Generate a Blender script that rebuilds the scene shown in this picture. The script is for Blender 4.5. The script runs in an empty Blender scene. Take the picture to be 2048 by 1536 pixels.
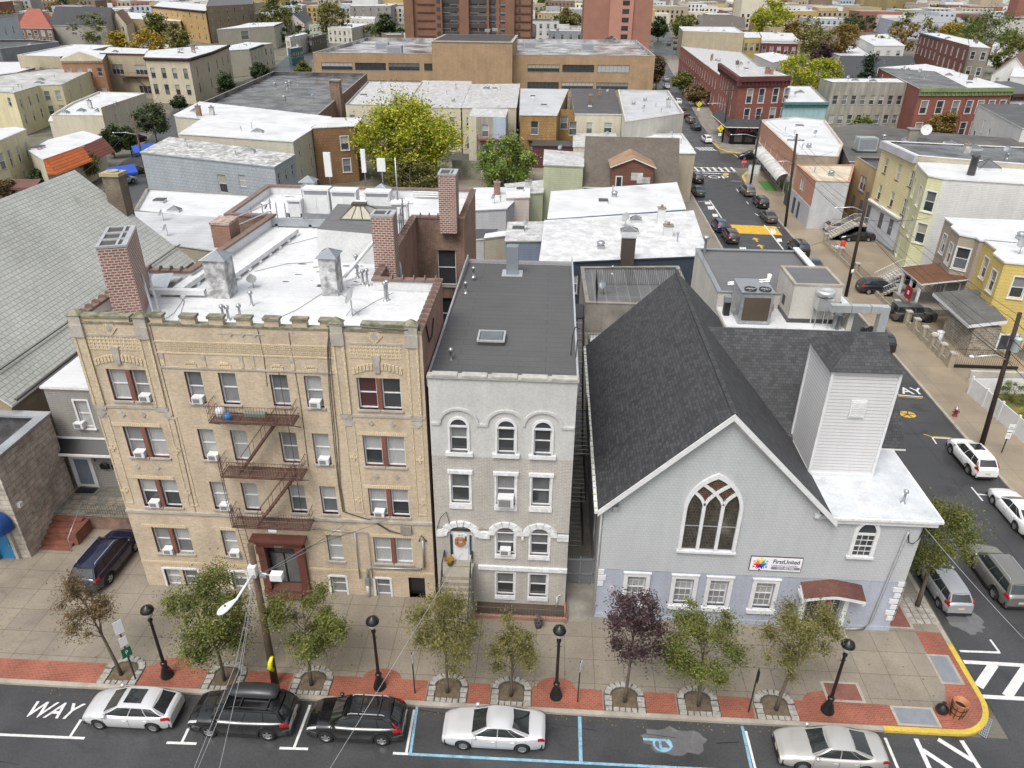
import bpy,math,random
from mathutils import Vector,Matrix
random.seed(11)
R_=random.Random(5)
sc=bpy.context.scene
COL=sc.collection
rad=math.radians
# ------------ camera
FPX,CX,CY,CH=1480.0,1024.0,768.0,32.0
_d=Vector((94.0,-807.0,FPX)).normalized()
_n=Vector((-27.904,2711.0,FPX)).normalized()
_x=_n.cross(_d)
RW=Matrix((_x,_d,-_n))
cam=bpy.data.cameras.new('camera');camo=bpy.data.objects.new('camera',cam);COL.objects.link(camo)
cam.sensor_width=36.0;cam.lens=FPX/2048*36.0;cam.clip_end=6000;cam.clip_start=.5
_c=RW.col
_m=Matrix((RW.col[0],-RW.col[1],-RW.col[2])).transposed()
camo.matrix_world=Matrix.Translation((0,0,CH))@_m.to_4x4()
sc.camera=camo
def at(px,py,z=0.0):
 """photo pixel on the horizontal plane z -> world metres (used to survey the place)"""
 r=RW@Vector((px-CX,py-CY,FPX));t=(z-CH)/r.z
 return Vector((r.x*t,r.y*t,z))
def onY(px,py,Y):
 r=RW@Vector((px-CX,py-CY,FPX));t=Y/r.y
 return Vector((r.x*t,Y,CH+r.z*t))
 # ------------ light: overcast autumn day
world=bpy.data.worlds.new("World");sc.world=world;world.use_nodes=True
wn=world.node_tree.nodes;wl=world.node_tree.links;wn.clear()
sky=wn.new('ShaderNodeTexSky');sky.sky_type='NISHITA';sky.sun_disc=False
SUN_EL,SUN_AZ=rad(58),rad(205)
sky.sun_elevation=SUN_EL;sky.sun_rotation=SUN_AZ;sky.altitude=0;sky.air_density=1.6;sky.dust_density=6.0;sky.ozone_density=1.0
hs=wn.new('ShaderNodeHueSaturation');hs.inputs['Saturation'].default_value=.32
bg=wn.new('ShaderNodeBackground');bg.inputs['Strength'].default_value=.14
wo=wn.new('ShaderNodeOutputWorld')
wl.new(sky.outputs[0],hs.inputs['Color']);wl.new(hs.outputs[0],bg.inputs[0]);wl.new(bg.outputs[0],wo.inputs[0])
sl=bpy.data.lights.new('sun','SUN');sl.energy=1.1;sl.angle=rad(24);sl.color=(1,.97,.92)
so=bpy.data.objects.new('sun',sl);COL.objects.link(so)
_sd=Vector((math.sin(SUN_AZ)*math.cos(SUN_EL),math.cos(SUN_AZ)*math.cos(SUN_EL),math.sin(SUN_EL)))
so.rotation_euler=_sd.to_track_quat('Z','Y').to_euler();so.location=(0,0,80)
sc.view_settings.view_transform='Standard';sc.view_settings.look='None';sc.view_settings.gamma=1
sc.view_settings.exposure=0.5
sc.cycles.max_bounces=5;sc.cycles.diffuse_bounces=3;sc.cycles.glossy_bounces=3;sc.cycles.transmission_bounces=3;sc.cycles.transparent_max_bounces=6
# ------------ materials
MATS={}
def _new(name):
 m=bpy.data.materials.new(name);m.use_nodes=True
 n=m.node_tree.nodes;n.clear()
 o=n.new('ShaderNodeOutputMaterial');b=n.new('ShaderNodeBsdfPrincipled')
 m.node_tree.links.new(b.outputs[0],o.inputs[0])
 return m,n,m.node_tree.links,b
def c4(c,k=1.0):return(min(1,c[0]*k),min(1,c[1]*k),min(1,c[2]*k),1)
def mat(name,c=0,rough=.8,metal=0.0,var=.25,scale=.5,kind=None,c2=None,mort=None,w=.22,h=.075,ms=.012,bump=0.0,streak=.0,dirt=None,off=.5,spec=.5,wet=0.0,coat=0.0,fine=.12,rvar=0.0,blot=None,bs=.5,bt=.52):
 """procedural surface: kind None|'brick' (bricks, boards, shingles, slabs in metres), tone variation, weather streaks"""
 if name in MATS:return MATS[name]
 m,n,l,b=_new(name)
 geo=n.new('ShaderNodeNewGeometry');uv=n.new('ShaderNodeUVMap')
 def mul(a,f0,f1,fac):
  mr=n.new('ShaderNodeMapRange');mr.inputs[1].default_value=.3;mr.inputs[2].default_value=.7
  mr.inputs[3].default_value=f0;mr.inputs[4].default_value=f1;l.new(fac,mr.inputs[0])
  v=n.new('ShaderNodeVectorMath');v.operation='SCALE'
  l.new(a,v.inputs[0]);l.new(mr.outputs[0],v.inputs['Scale']);return v.outputs[0]
 base=None;fac=None
 if kind=='brick':
  t=n.new('ShaderNodeTexBrick');t.offset=off;t.inputs['Scale'].default_value=1
  t.inputs['Color1'].default_value=c4(c);t.inputs['Color2'].default_value=c4(c2 or[x*.8 for x in c])
  t.inputs['Mortar'].default_value=c4(mort or[x*.6 for x in c]);t.inputs['Brick Width'].default_value=w
  t.inputs['Row Height'].default_value=h;t.inputs['Mortar Size'].default_value=ms;t.inputs['Mortar Smooth'].default_value=.2
  l.new(uv.outputs[0],t.inputs['Vector']);base=t.outputs['Color'];fac=t.outputs['Fac']
 else:
  rgb=n.new('ShaderNodeRGB');rgb.outputs[0].default_value=c4(c);base=rgb.outputs[0]
  if c2:
   nz=n.new('ShaderNodeTexNoise');nz.inputs['Scale'].default_value=scale*1.7;nz.inputs['Detail'].default_value=6;nz.inputs['Roughness'].default_value=.62
   l.new(geo.outputs['Position'],nz.inputs['Vector'])
   rp=n.new('ShaderNodeMapRange');rp.inputs[1].default_value=.42;rp.inputs[2].default_value=.6;l.new(nz.outputs[0],rp.inputs[0])
   mx=n.new('ShaderNodeMix');mx.data_type='RGBA';l.new(rp.outputs[0],mx.inputs[0]);l.new(base,mx.inputs[6]);mx.inputs[7].default_value=c4(c2);base=mx.outputs[2]
 if blot:
  nz=n.new('ShaderNodeTexNoise');nz.inputs['Scale'].default_value=bs;nz.inputs['Detail'].default_value=8;nz.inputs['Roughness'].default_value=.7;nz.inputs['Distortion'].default_value=.6
  mp=n.new('ShaderNodeMapping');mp.inputs['Scale'].default_value=(1,1.9,1);l.new(geo.outputs['Position'],mp.inputs['Vector']);l.new(mp.outputs[0],nz.inputs['Vector'])
  rp=n.new('ShaderNodeMapRange');rp.inputs[1].default_value=bt;rp.inputs[2].default_value=bt+.13;rp.inputs[4].default_value=.85;l.new(nz.outputs[0],rp.inputs[0])
  mx=n.new('ShaderNodeMix');mx.data_type='RGBA';l.new(rp.outputs[0],mx.inputs[0]);l.new(base,mx.inputs[6]);mx.inputs[7].default_value=c4(blot);base=mx.outputs[2]
 n1=n.new('ShaderNodeTexNoise');n1 .inputs['Scale'].default_value=scale;n1 .inputs['Detail'].default_value=5;n1 .inputs['Roughness'].default_value=.6
 l.new(geo.outputs['Position'],n1 .inputs['Vector'])
 base=mul(base,1-var,1+var*.35,n1 .outputs[0])
 n2=n.new('ShaderNodeTexNoise');n2 .inputs['Scale'].default_value=9;n2 .inputs['Detail'].default_value=4
 l.new(geo.outputs['Position'],n2 .inputs['Vector'])
 base=mul(base,1-fine,1+fine*.5,n2 .outputs[0])
 if streak:
  mp=n.new('ShaderNodeMapping');mp.inputs['Scale'].default_value=(1.6,1.6,.12);l.new(geo.outputs['Position'],mp.inputs['Vector'])
  n3=n.new('ShaderNodeTexNoise');n3 .inputs['Scale'].default_value=1;n3 .inputs['Detail'].default_value=5;n3 .inputs['Roughness'].default_value=.65
  l.new(mp.outputs[0],n3 .inputs['Vector']);base=mul(base,1-streak,1.03,n3 .outputs[0])
 l.new(base,b.inputs['Base Color'])
 b.inputs['Roughness'].default_value=rough;b.inputs['Metallic'].default_value=metal;b.inputs['Specular IOR Level'].default_value=spec
 if coat:b.inputs['Coat Weight'].default_value=coat;b.inputs['Coat Roughness'].default_value=.05
 if wet or rvar:
  k=n.new('ShaderNodeMapRange');k.inputs[1].default_value=.35;k.inputs[2].default_value=.65
  k.inputs[3].default_value=max(.05,rough-wet-rvar);k.inputs[4].default_value=rough;l.new(n1 .outputs[0],k.inputs[0]);l.new(k.outputs[0],b.inputs['Roughness'])
 if bump and fac is not None:
  bp=n.new('ShaderNodeBump');bp.inputs['Strength'].default_value=bump;bp.inputs['Distance'].default_value=.02;bp.invert=True
  l.new(fac,bp.inputs['Height']);l.new(bp.outputs[0],b.inputs['Normal'])
 MATS[name]=m;return m
def brickm(name,c,c2=None,mort=(.42,.38,.33),**k):
 k.setdefault('w',.22);k.setdefault('h',.075);k.setdefault('ms',.01)
 return mat(name,c,.88,kind='brick',c2=c2,mort=mort,bump=.3,streak=k.pop('streak',.2),**k)
def sidingm(name,c,h=.22,**k):
 return mat(name,c,k.pop('rough',.6),kind='brick',c2=[x*.97 for x in c],mort=[x*.62 for x in c],w=k.pop('w',60),h=h,ms=k.pop('ms',.016),bump=.5,streak=k.pop('streak',.1),var=k.pop('var',.1),**k)
def glassm(name,c,rough=.06,spec=.8):
 if name in MATS:return MATS[name]
 m,n,l,b=_new(name);geo=n.new('ShaderNodeNewGeometry')
 nz=n.new('ShaderNodeTexNoise');nz.inputs['Scale'].default_value=1.3;nz.inputs['Detail'].default_value=3;l.new(geo.outputs['Position'],nz.inputs['Vector'])
 mx=n.new('ShaderNodeMix');mx.data_type='RGBA';l.new(nz.outputs[0],mx.inputs[0]);mx.inputs[6].default_value=c4(c,.55);mx.inputs[7].default_value=c4(c,1.5);l.new(mx.outputs[2],b.inputs['Base Color'])
 b.inputs['Roughness'].default_value=rough;b.inputs['Specular IOR Level'].default_value=spec
 MATS[name]=m;return m
def curtainm(name,c):
 if name in MATS:return MATS[name]
 m,n,l,b=_new(name);uv=n.new('ShaderNodeUVMap')
 mp=n.new('ShaderNodeMapping');mp.inputs['Scale'].default_value=(9,1.2,1);l.new(uv.outputs[0],mp.inputs[0])
 nz=n.new('ShaderNodeTexNoise');nz.inputs['Scale'].default_value=1.5;nz.inputs['Detail'].default_value=2;l.new(mp.outputs[0],nz.inputs['Vector'])
 mx=n.new('ShaderNodeMix');mx.data_type='RGBA';l.new(nz.outputs[0],mx.inputs[0]);mx.inputs[6].default_value=c4(c,.6);mx.inputs[7].default_value=c4(c,1.25);l.new(mx.outputs[2],b.inputs['Base Color'])
 b.inputs['Roughness'].default_value=.5;b.inputs['Coat Weight'].default_value=.8;b.inputs['Coat Roughness'].default_value=.05
 MATS[name]=m;return m
def leafm(name,cols):
 if name in MATS:return MATS[name]
 m,n,l,b=_new(name);geo=n.new('ShaderNodeNewGeometry')
 r=n.new('ShaderNodeValToRGB');l.new(geo.outputs['Random Per Island'],r.inputs[0])
 e=r.color_ramp.elements;e[0].position=0;e[0].color=c4(cols[0]);e[1].position=1;e[1].color=c4(cols[-1])
 for i,c in enumerate(cols[1:-1]):
  x=e.new((i+1)/(len(cols)-1));x.color=c4(c)
 nz=n.new('ShaderNodeTexNoise');nz.inputs['Scale'].default_value=.9;nz.inputs['Detail'].default_value=2;l.new(geo.outputs['Position'],nz.inputs['Vector'])
 mr=n.new('ShaderNodeMapRange');mr.inputs[1].default_value=.3;mr.inputs[2].default_value=.7;mr.inputs[3].default_value=.6;mr.inputs[4].default_value=1.35;l.new(nz.outputs[0],mr.inputs[0])
 v=n.new('ShaderNodeVectorMath');v.operation='SCALE';l.new(r.outputs[0],v.inputs[0]);l.new(mr.outputs[0],v.inputs['Scale'])
 l.new(v.outputs[0],b.inputs['Base Color']);b.inputs['Roughness'].default_value=.55
 tr=n.new('ShaderNodeBsdfTranslucent');l.new(v.outputs[0],tr.inputs[0]);ms=n.new('ShaderNodeMixShader');ms.inputs[0].default_value=.25
 l.new(b.outputs[0],ms.inputs[1]);l.new(tr.outputs[0],ms.inputs[2]);l.new(ms.outputs[0],n['Material Output'].inputs[0])
 MATS[name]=m;return m
def paintm(name,c,metal=.4,rough=.3):
 if name in MATS:return MATS[name]
 m,n,l,b=_new(name);b.inputs['Base Color'].default_value=c4(c);b.inputs['Metallic'].default_value=metal;b.inputs['Roughness'].default_value=rough
 b.inputs['Coat Weight'].default_value=1;b.inputs['Coat Roughness'].default_value=.04;MATS[name]=m;return m
def plain(name,c=0,rough=.6,metal=0.0,var=.12):return mat(name,c,rough,metal,var=var,scale=2.5,fine=.06)
white=plain('white_paint',(.64,.65,.66),.5);trimw=plain('white_trim',(.66,.67,.68),.55,var=.18)
brown_trim=plain('brown_frame',(.13,.045,.035),.5);dark_trim=plain('dark_frame',(.06,.055,.05),.5)
black=plain('black_metal',(.012,.012,.013),.35);rust=mat('rusty_iron',(.11,.052,.04),.75,var=.4,scale=3)
galv=plain('galvanised_steel',(.42,.44,.46),.35,.7);alum=plain('aluminium',(.62,.64,.66),.3,.6)
steel_grey=plain('grey_steel',(.25,.27,.3),.5,.3);rubber=plain('tyre_rubber',(.012,.012,.012),.8)
wood_pole=mat('weathered_pole_wood',(.13,.085,.055),.85,var=.4,scale=2,streak=.3);dark_pole=mat('creosoted_pole_wood',(.045,.03,.023),.8,var=.3,scale=2,streak=.3)
concrete=mat('sidewalk_concrete',(.26,.225,.175),.6,kind='brick',c2=(.235,.205,.165),mort=(.12,.10,.08),w=1.55,h=1.55,ms=.018,off=0,var=.28,scale=.33,fine=.14,wet=.25,blot=(.17,.15,.12),bs=.45,bt=.57)
conc_edge=mat('kerb_concrete',(.36,.33,.28),.7,var=.3,scale=.8)
conc_old=mat('old_concrete',(.27,.25,.22),.75,var=.4,scale=.5,streak=.2)
paver=mat('red_brick_paver',(.31,.09,.055),.55,kind='brick',c2=(.23,.065,.04),mort=(.32,.18,.13),w=.21,h=.105,ms=.009,var=.3,scale=.45,wet=.25,off=.5)
asphalt=mat('wet_asphalt',(.055,.056,.059),.6,var=.3,scale=.22,fine=.25,wet=.3,blot=(.032,.033,.036),bs=.35,bt=.54)
asphalt2=mat('worn_asphalt',(.062,.063,.066),.6,var=.35,scale=.18,fine=.2,wet=.3)
ground_m=mat('yard_ground',(.17,.155,.13),.9,c2=(.10,.10,.07),var=.4,scale=.12)
paint_w=mat('white_road_paint',(.64,.64,.64),.6,var=.2,scale=2.5,fine=.15,blot=(.28,.28,.28),bs=5,bt=.58)
paint_y=mat('yellow_road_paint',(.62,.38,.03),.6,var=.3,scale=2);paint_b=mat('blue_road_paint',(.22,.42,.56),.6,var=.35,scale=2.5,blot=(.12,.2,.27),bs=4,bt=.54)
paint_kerb=mat('yellow_kerb_paint',(.56,.41,.05),.6,var=.2,scale=2,blot=(.4,.33,.12),bs=3)
silver=mat('silver_roof_coating',(.62,.63,.645),.5,var=.16,scale=.3,fine=.08,kind='brick',c2=(.60,.61,.625),mort=(.50,.51,.53),w=11,h=.98,ms=.02,blot=(.46,.47,.49),bs=.55,bt=.54,wet=.2)
silver_old=mat('worn_silver_roof',(.58,.585,.59),.5,var=.35,scale=.9,fine=.2,c2=(.42,.415,.405),wet=.2)
silver_grey=mat('grey_silver_roof',(.46,.47,.49),.5,kind='brick',c2=(.5,.51,.53),mort=(.3,.31,.32),w=9,h=.95,ms=.03,var=.25,scale=.4,wet=.15)
tar=mat('tar_roof',(.055,.055,.058),.5,kind='brick',c2=(.065,.065,.068),mort=(.03,.03,.032),w=9,h=.95,ms=.03,var=.3,scale=.25,wet=.2)
tar_wet=mat('wet_tar_roof',(.05,.05,.053),.5,var=.4,scale=.15,wet=.42,c2=(.16,.16,.17))
grey_roll=mat('grey_roll_roof',(.13,.13,.135),.7,kind='brick',c2=(.125,.125,.13),mort=(.085,.085,.09),w=7,h=1.0,ms=.02,var=.12,scale=.4)
charcoal_roll=mat('charcoal_roll_roof',(.088,.088,.09),.68,kind='brick',c2=(.084,.084,.086),mort=(.05,.05,.052),w=9,h=.62,ms=.018,var=.12,scale=.35)
shingle=mat('charcoal_shingles',(.062,.064,.068),.75,kind='brick',c2=(.032,.034,.037),mort=(.018,.018,.02),w=.3,h=.2,ms=.012,var=.22,scale=1.0,bump=.4)
shingle_br=mat('brown_shingles',(.13,.11,.09),.85,kind='brick',c2=(.10,.085,.07),mort=(.06,.05,.045),w=.35,h=.22,ms=.012,var=.2,scale=.6)
slate=mat('pale_slate_tiles',(.45,.465,.435),.8,kind='brick',c2=(.39,.405,.375),mort=(.19,.2,.18),w=.42,h=.36,ms=.018,var=.22,scale=.12,bump=.6,blot=(.27,.27,.2),bs=.25,bt=.6)
stone_cap=mat('mossy_stone_coping',(.27,.25,.2),.85,var=.4,scale=1.5,c2=(.13,.14,.07));terra=mat('terracotta_coping',(.20,.135,.11),.6,var=.3,scale=2)
cast=mat('cast_stone',(.40,.37,.33),.8,var=.3,scale=1.5)
b_yel=brickm('yellow_brick',(.57,.465,.34),(.48,.38,.265),(.52,.45,.36),var=.18,scale=.35,streak=.16,w=.24,h=.09,blot=(.42,.33,.23),bs=.6,bt=.56)
b_cream=mat('cream_trim_brick',(.61,.51,.35),.85,kind='brick',c2=(.56,.46,.31),mort=(.36,.29,.19),w=.11,h=.24,ms=.012,var=.15)
b_red=brickm('red_side_brick',(.34,.155,.11),(.27,.12,.085),(.33,.27,.22),var=.3)
b_dkred=brickm('dark_courtyard_brick',(.25,.125,.08),(.14,.075,.055),(.36,.3,.25),var=.45,scale=.7,streak=.3)
b_chim=mat('pink_chimney_brick',(.24,.12,.095),.85,kind='brick',c2=(.16,.075,.06),mort=(.46,.37,.33),w=.3,h=.14,ms=.028,var=.15)
b_oldch=brickm('old_brown_chimney_brick',(.19,.15,.11),(.12,.095,.07),(.2,.17,.13),w=.3,h=.12,ms=.02,var=.4)
b_grey=mat('grey_glazed_brick',(.42,.395,.36),.7,kind='brick',c2=(.36,.335,.305),mort=(.5,.48,.45),w=.28,h=.095,ms=.018,var=.12,scale=.5,streak=.15)
stucco_g=mat('light_grey_stucco',(.50,.50,.49),.85,var=.1,scale=.6,streak=.1)
stucco_b=mat('blue_grey_stucco',(.37,.40,.475),.85,var=.12,scale=.6,streak=.12)
sh_grey=mat('grey_wall_shingles',(.45,.47,.485),.75,kind='brick',c2=(.435,.455,.47),mort=(.345,.36,.375),w=.22,h=.17,ms=.011,var=.06,bump=.25,streak=.06,fine=.05)
g_dark=glassm('dark_window_glass',(.04,.043,.047));g_mid=glassm('grey_window_glass',(.11,.12,.125));g_blue=glassm('blue_window_glass',(.03,.045,.075))
cur_w=curtainm('white_blind',(.36,.37,.37));cur_g=curtainm('grey_curtain',(.2,.205,.21));cur_y=curtainm('cream_blind',(.33,.31,.24));cur_r=curtainm('dark_red_curtain',(.06,.015,.017))
# ------------ mesh builder
ORG={}
def tag(o,label=None,cat=None,group=None,kind=None):
 if label:o['label']=label
 if cat:o['category']=cat
 if group:o['group']=group
 if kind:o['kind']=kind
 return o
class MB:
 def __init__(s,m=None):s.v=[];s.f=[];s.mi=[];s.ms=[];s.cur=0;s.smooth=[];s.sm=False;m and s.use(m)
 def use(s,m):
  if m not in s.ms:s.ms.append(m)
  s.cur=s.ms.index(m);return s
 def poly(s,pts,m=None):
  if m:s.use(m)
  k=len(s.v);s.v+=[tuple(p)for p in pts];s.f.append(tuple(range(k,k+len(pts))));s.mi.append(s.cur);s.smooth.append(s.sm)
 def raw(s,vs,fs,m=None):
  if m:s.use(m)
  k=len(s.v);s.v+=[tuple(p)for p in vs]
  for f in fs:s.f.append(tuple(k+i for i in f));s.mi.append(s.cur);s.smooth.append(s.sm)
 def box(s,x0,y0,z0,x1,y1,z1,m=None):
  s.raw([(x0,y0,z0),(x1,y0,z0),(x1,y1,z0),(x0,y1,z0),(x0,y0,z1),(x1,y0,z1),(x1,y1,z1),(x0,y1,z1)],[(0,3,2,1),(4,5,6,7),(0,1,5,4),(1,2,6,5),(2,3,7,6),(3,0,4,7)],m)
 def obox(s,o,ux,uy,x0,y0,z0,x1,y1,z1,m=None):
  P=lambda x,y,z:(o[0]+ux[0]*x+uy[0]*y,o[1]+ux[1]*x+uy[1]*y,o[2]+z)
  s.raw([P(x0,y0,z0),P(x1,y0,z0),P(x1,y1,z0),P(x0,y1,z0),P(x0,y0,z1),P(x1,y0,z1),P(x1,y1,z1),P(x0,y1,z1)],[(0,3,2,1),(4,5,6,7),(0,1,5,4),(1,2,6,5),(2,3,7,6),(3,0,4,7)],m)
 def prism(s,pts,z0,z1,m=None,mtop=None,bottom=False):
  n=len(pts)
  if m:s.use(m)
  for i in range(n):
   a,b=pts[i],pts[(i+1)%n];s.poly([(a[0],a[1],z0),(b[0],b[1],z0),(b[0],b[1],z1),(a[0],a[1],z1)])
  if mtop:s.use(mtop)
  s.poly([(p[0],p[1],z1)for p in pts])
  if bottom:s.poly([(p[0],p[1],z0)for p in reversed(pts)])
 def tube(s,pts,r,seg=6,m=None,cap=True):
  if m:s.use(m)
  rr=r if isinstance(r,(list,tuple))else[r]*len(pts)
  pts=[Vector(p)for p in pts];k=len(s.v);n=len(pts)
  for i,p in enumerate(pts):
   d=(pts[min(i+1,n-1)]-pts[max(i-1,0)])
   d=d.normalized()if d.length>1e-6 else Vector((0,0,1))
   a=d.cross(Vector((0,0,1))if abs(d.z)<.9 else Vector((1,0,0))).normalized();b=d.cross(a)
   for j in range(seg):
    t=2*math.pi*j/seg;s.v.append(tuple(p+a*math.cos(t)*rr[i]+b*math.sin(t)*rr[i]))
  for i in range(n-1):
   for j in range(seg):
    j2=(j+1)%seg;s.f.append((k+i*seg+j2,k+i*seg+j,k+(i+1)*seg+j,k+(i+1)*seg+j2));s.mi.append(s.cur);s.smooth.append(seg>5)
  if cap:
   s.f.append(tuple(k+j for j in range(seg)));s.mi.append(s.cur);s.smooth.append(False)
   s.f.append(tuple(k+(n-1)*seg+j for j in reversed(range(seg))));s.mi.append(s.cur);s.smooth.append(False)
 def lathe(s,c,prof,seg=12,m=None,axis='z',cap=True):
  if m:s.use(m)
  k=len(s.v);n=len(prof)
  for r,z in prof:
   for j in range(seg):
    t=2*math.pi*j/seg;x,y=r*math.cos(t),r*math.sin(t)
    s.v.append((c[0]+x,c[1]+y,c[2]+z)if axis=='z' else(c[0]+x,c[1]+z,c[2]+y))
  for i in range(n-1):
   for j in range(seg):
    j2=(j+1)%seg;q=(k+i*seg+j,k+i*seg+j2,k+(i+1)*seg+j2,k+(i+1)*seg+j)
    s.f.append(q if axis=='z' else q[::-1]);s.mi.append(s.cur);s.smooth.append(True)
  if cap and prof[-1][0]>1e-3:s.f.append(tuple(k+(n-1)*seg+j for j in range(seg)));s.mi.append(s.cur);s.smooth.append(False)
 def build(s,name,parent=None,origin=None,mats=None):
  if not s.f:return None
  if parent is not None:O=ORG.get(parent.name,Vector((0,0,0)))
  elif origin is not None:O=Vector(origin)
  else:
   xs=[v[0]for v in s.v];ys=[v[1]for v in s.v];O=Vector(((min(xs)+max(xs))/2,(min(ys)+max(ys))/2,min(v[2]for v in s.v)))
  me=bpy.data.meshes.new(name);me.from_pydata([(a-O.x,b-O.y,c-O.z)for a,b,c in s.v],[],s.f)
  for m in s.ms:me.materials.append(m)
  me.polygons.foreach_set('material_index',s.mi);me.polygons.foreach_set('use_smooth',s.smooth)
  uvl=me.uv_layers.new(name='UVMap').data
  for p in me.polygons:
   nx,ny,nz=p.normal
   if abs(nz)>.93:ux,uy=(1,0,0),(0,1,0)
   else:
    h=math.hypot(nx,ny);ux=(-ny/h,nx/h,0)
    if abs(nz)<.1:uy=(0,0,1)
    else:uy=(ny*ux[2]-nz*ux[1],nz*ux[0]-nx*ux[2],nx*ux[1]-ny*ux[0])
   for li in p.loop_indices:
    v=s.v[me.loops[li].vertex_index]
    uvl[li].uv=(v[0]*ux[0]+v[1]*ux[1]+v[2]*ux[2],v[0]*uy[0]+v[1]*uy[1]+v[2]*uy[2])
  o=bpy.data.objects.new(name,me);COL.objects.link(o)
  if parent is not None:o.parent=parent;ORG[o.name]=O
  else:o.location=O;ORG[o.name]=O
  return o
def empty(name,loc,label,cat,group=None,rz=0.0):
 o=bpy.data.objects.new(name,None);COL.objects.link(o);o.location=loc;o.rotation_euler=(0,0,rz);o.empty_display_size=.3
 ORG[o.name]=Vector(loc);return tag(o,label,cat,group)
def struct(mb,name,**k):return tag(mb.build(name,**k),kind='structure')
def copy_tree(o,parent=None):
 c=o.copy();COL.objects.link(c);c.parent=parent
 if parent is not None:
  for k in('category','group'):
   if k in c:del c[k]
 for ch in list(o.children):copy_tree(ch,c)
 return c
def text_mesh(body,size,m,name,parent,loc,rot,ext=.004,sx=1.0,shear=0.0,align='CENTER',space=1.0,bold=0.0):
 cu=bpy.data.curves.new(name,'FONT');cu.body=body;cu.size=size;cu.extrude=ext;cu.align_x=align;cu.align_y='CENTER';cu.shear=shear;cu.space_character=space;cu.offset=bold
 t=bpy.data.objects.new(name+'_curve',cu);me=bpy.data.meshes.new_from_object(t);bpy.data.objects.remove(t);bpy.data.curves.remove(cu)
 me.materials.clear();me.materials.append(m)
 o=bpy.data.objects.new(name,me);COL.objects.link(o);o.scale=(sx,1,1)
 if parent is not None:o.parent=parent;o.location=Vector(loc)-ORG.get(parent.name,Vector())
 else:o.location=loc
 o.rotation_euler=rot;return o
 # ------------ building kit
WM={};EX=[]
def prj(x,y,z):
 v=RW.transposed()@Vector((x,y,z-CH));return CX+FPX*v.x/v.z,CY+FPX*v.y/v.z
PANES=[(g_dark,g_dark),(g_dark,g_mid),(cur_w,g_dark),(cur_g,g_dark),(g_mid,g_dark),(cur_w,g_mid),(cur_y,g_dark),(cur_g,g_mid),(cur_w,cur_w)]
def win_frame(mb,w,h,fm,style):
 t=.065 if w<1.6 else.08
 mb.use(fm)
 mb.box(-w/2,-.02,0,-w/2+t,.06,h);mb.box(w/2-t,-.02,0,w/2,.06,h)
 mb.box(-w/2+t,-.02,h-t,w/2-t,.06,h);mb.box(-w/2+t,-.02,0,w/2-t,.06,t)
 if style in('sash','trim','grid'):mb.box(-w/2+t,-.01,h*.5-.03,w/2-t,.05,h*.5+.03)
 if style=='strip':
  n=max(2,round(w/1.3))
  for i in range(1,n):x=-w/2+w*i/n;mb.box(x-.03,-.01,t,x+.03,.05,h-t)
 if style=='grid':
  for i in(1,2):x=-w/2+w*i/3;mb.box(x-.012,.0,t,x+.012,.04,h*.5-.03);mb.box(x-.012,.0,h*.5+.03,x+.012,.04,h-t)
  for zz in(.25,.75):mb.box(-w/2+t,.001,h*zz-.012,w/2-t,.039,h*zz+.012)
def win_pane(mb,w,h,gu,gl):
 mb.poly([(-w/2+.04,.03,h*.5),(w/2-.04,.03,h*.5),(w/2-.04,.03,h-.04),(-w/2+.04,.03,h-.04)],gu)
 mb.poly([(-w/2+.04,.032,.04),(w/2-.04,.032,.04),(w/2-.04,.032,h*.5),(-w/2+.04,.032,h*.5)],gl)
def win_trim(mb,w,h,tm,rv,tw=.12):
 mb.use(tm);y0,y1=-rv-.035,-rv+.03
 mb.box(-w/2-tw,y0,-tw*.6,-w/2,y1,h+tw);mb.box(w/2,y0,-tw*.6,w/2+tw,y1,h+tw)
 mb.box(-w/2,y0,h,w/2,y1,h+tw)
 mb.box(-w/2-tw-.05,y0-.08,-tw*1.3,w/2+tw+.05,y1,-tw*.6)
def win_obj(name,key,fn,parent,loc,ang=0.0):
 if key in WM:
  o=bpy.data.objects.new(name,WM[key]);COL.objects.link(o)
 else:
  mb=MB();fn(mb);o=mb.build(name,origin=(0,0,0));WM[key]=o.data
 o.parent=parent;o.location=loc;o.rotation_euler=(0,0,ang)
 return o
def place_win(parent,P,ang,w,h,style='sash',fm=None,near=False,panes=None,rv=.12,tm=None):
 fm=fm or white;gu,gl=panes or R_.choice(PANES);w=round(w,2);h=round(h,2)
 loc=Vector(P)-ORG[parent.name]
 if not near:
  def fn(mb):
   win_frame(mb,w,h,fm,style);win_pane(mb,w,h,gu,gl)
   if style=='trim':win_trim(mb,w,h,tm or fm,rv)
   else:mb.box(-w/2-.06,-rv-.07,-.07,w/2+.06,.0,0,tm or cast)
  return win_obj('window',('f',w,h,style,fm.name,gu.name,gl.name,rv,tm and tm.name),fn,parent,loc,ang)
 o=win_obj('window',('n',w,h,style,fm.name),lambda mb:win_frame(mb,w,h,fm,style),parent,loc,ang)
 win_obj('pane',('p',w,h,gu.name,gl.name),lambda mb:win_pane(mb,w,h,gu,gl),o,(0,0,0))
 if style=='trim':win_obj('surround',('t',w,h,(tm or fm).name,rv),lambda mb:win_trim(mb,w,h,tm or fm,rv),o,(0,0,0))
 else:win_obj('sill',('s',w,rv,(tm or cast).name),lambda mb:mb.box(-w/2-.08,-rv-.09,-.11,w/2+.08,.0,0,tm or cast),o,(0,0,0))
 return o
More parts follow.
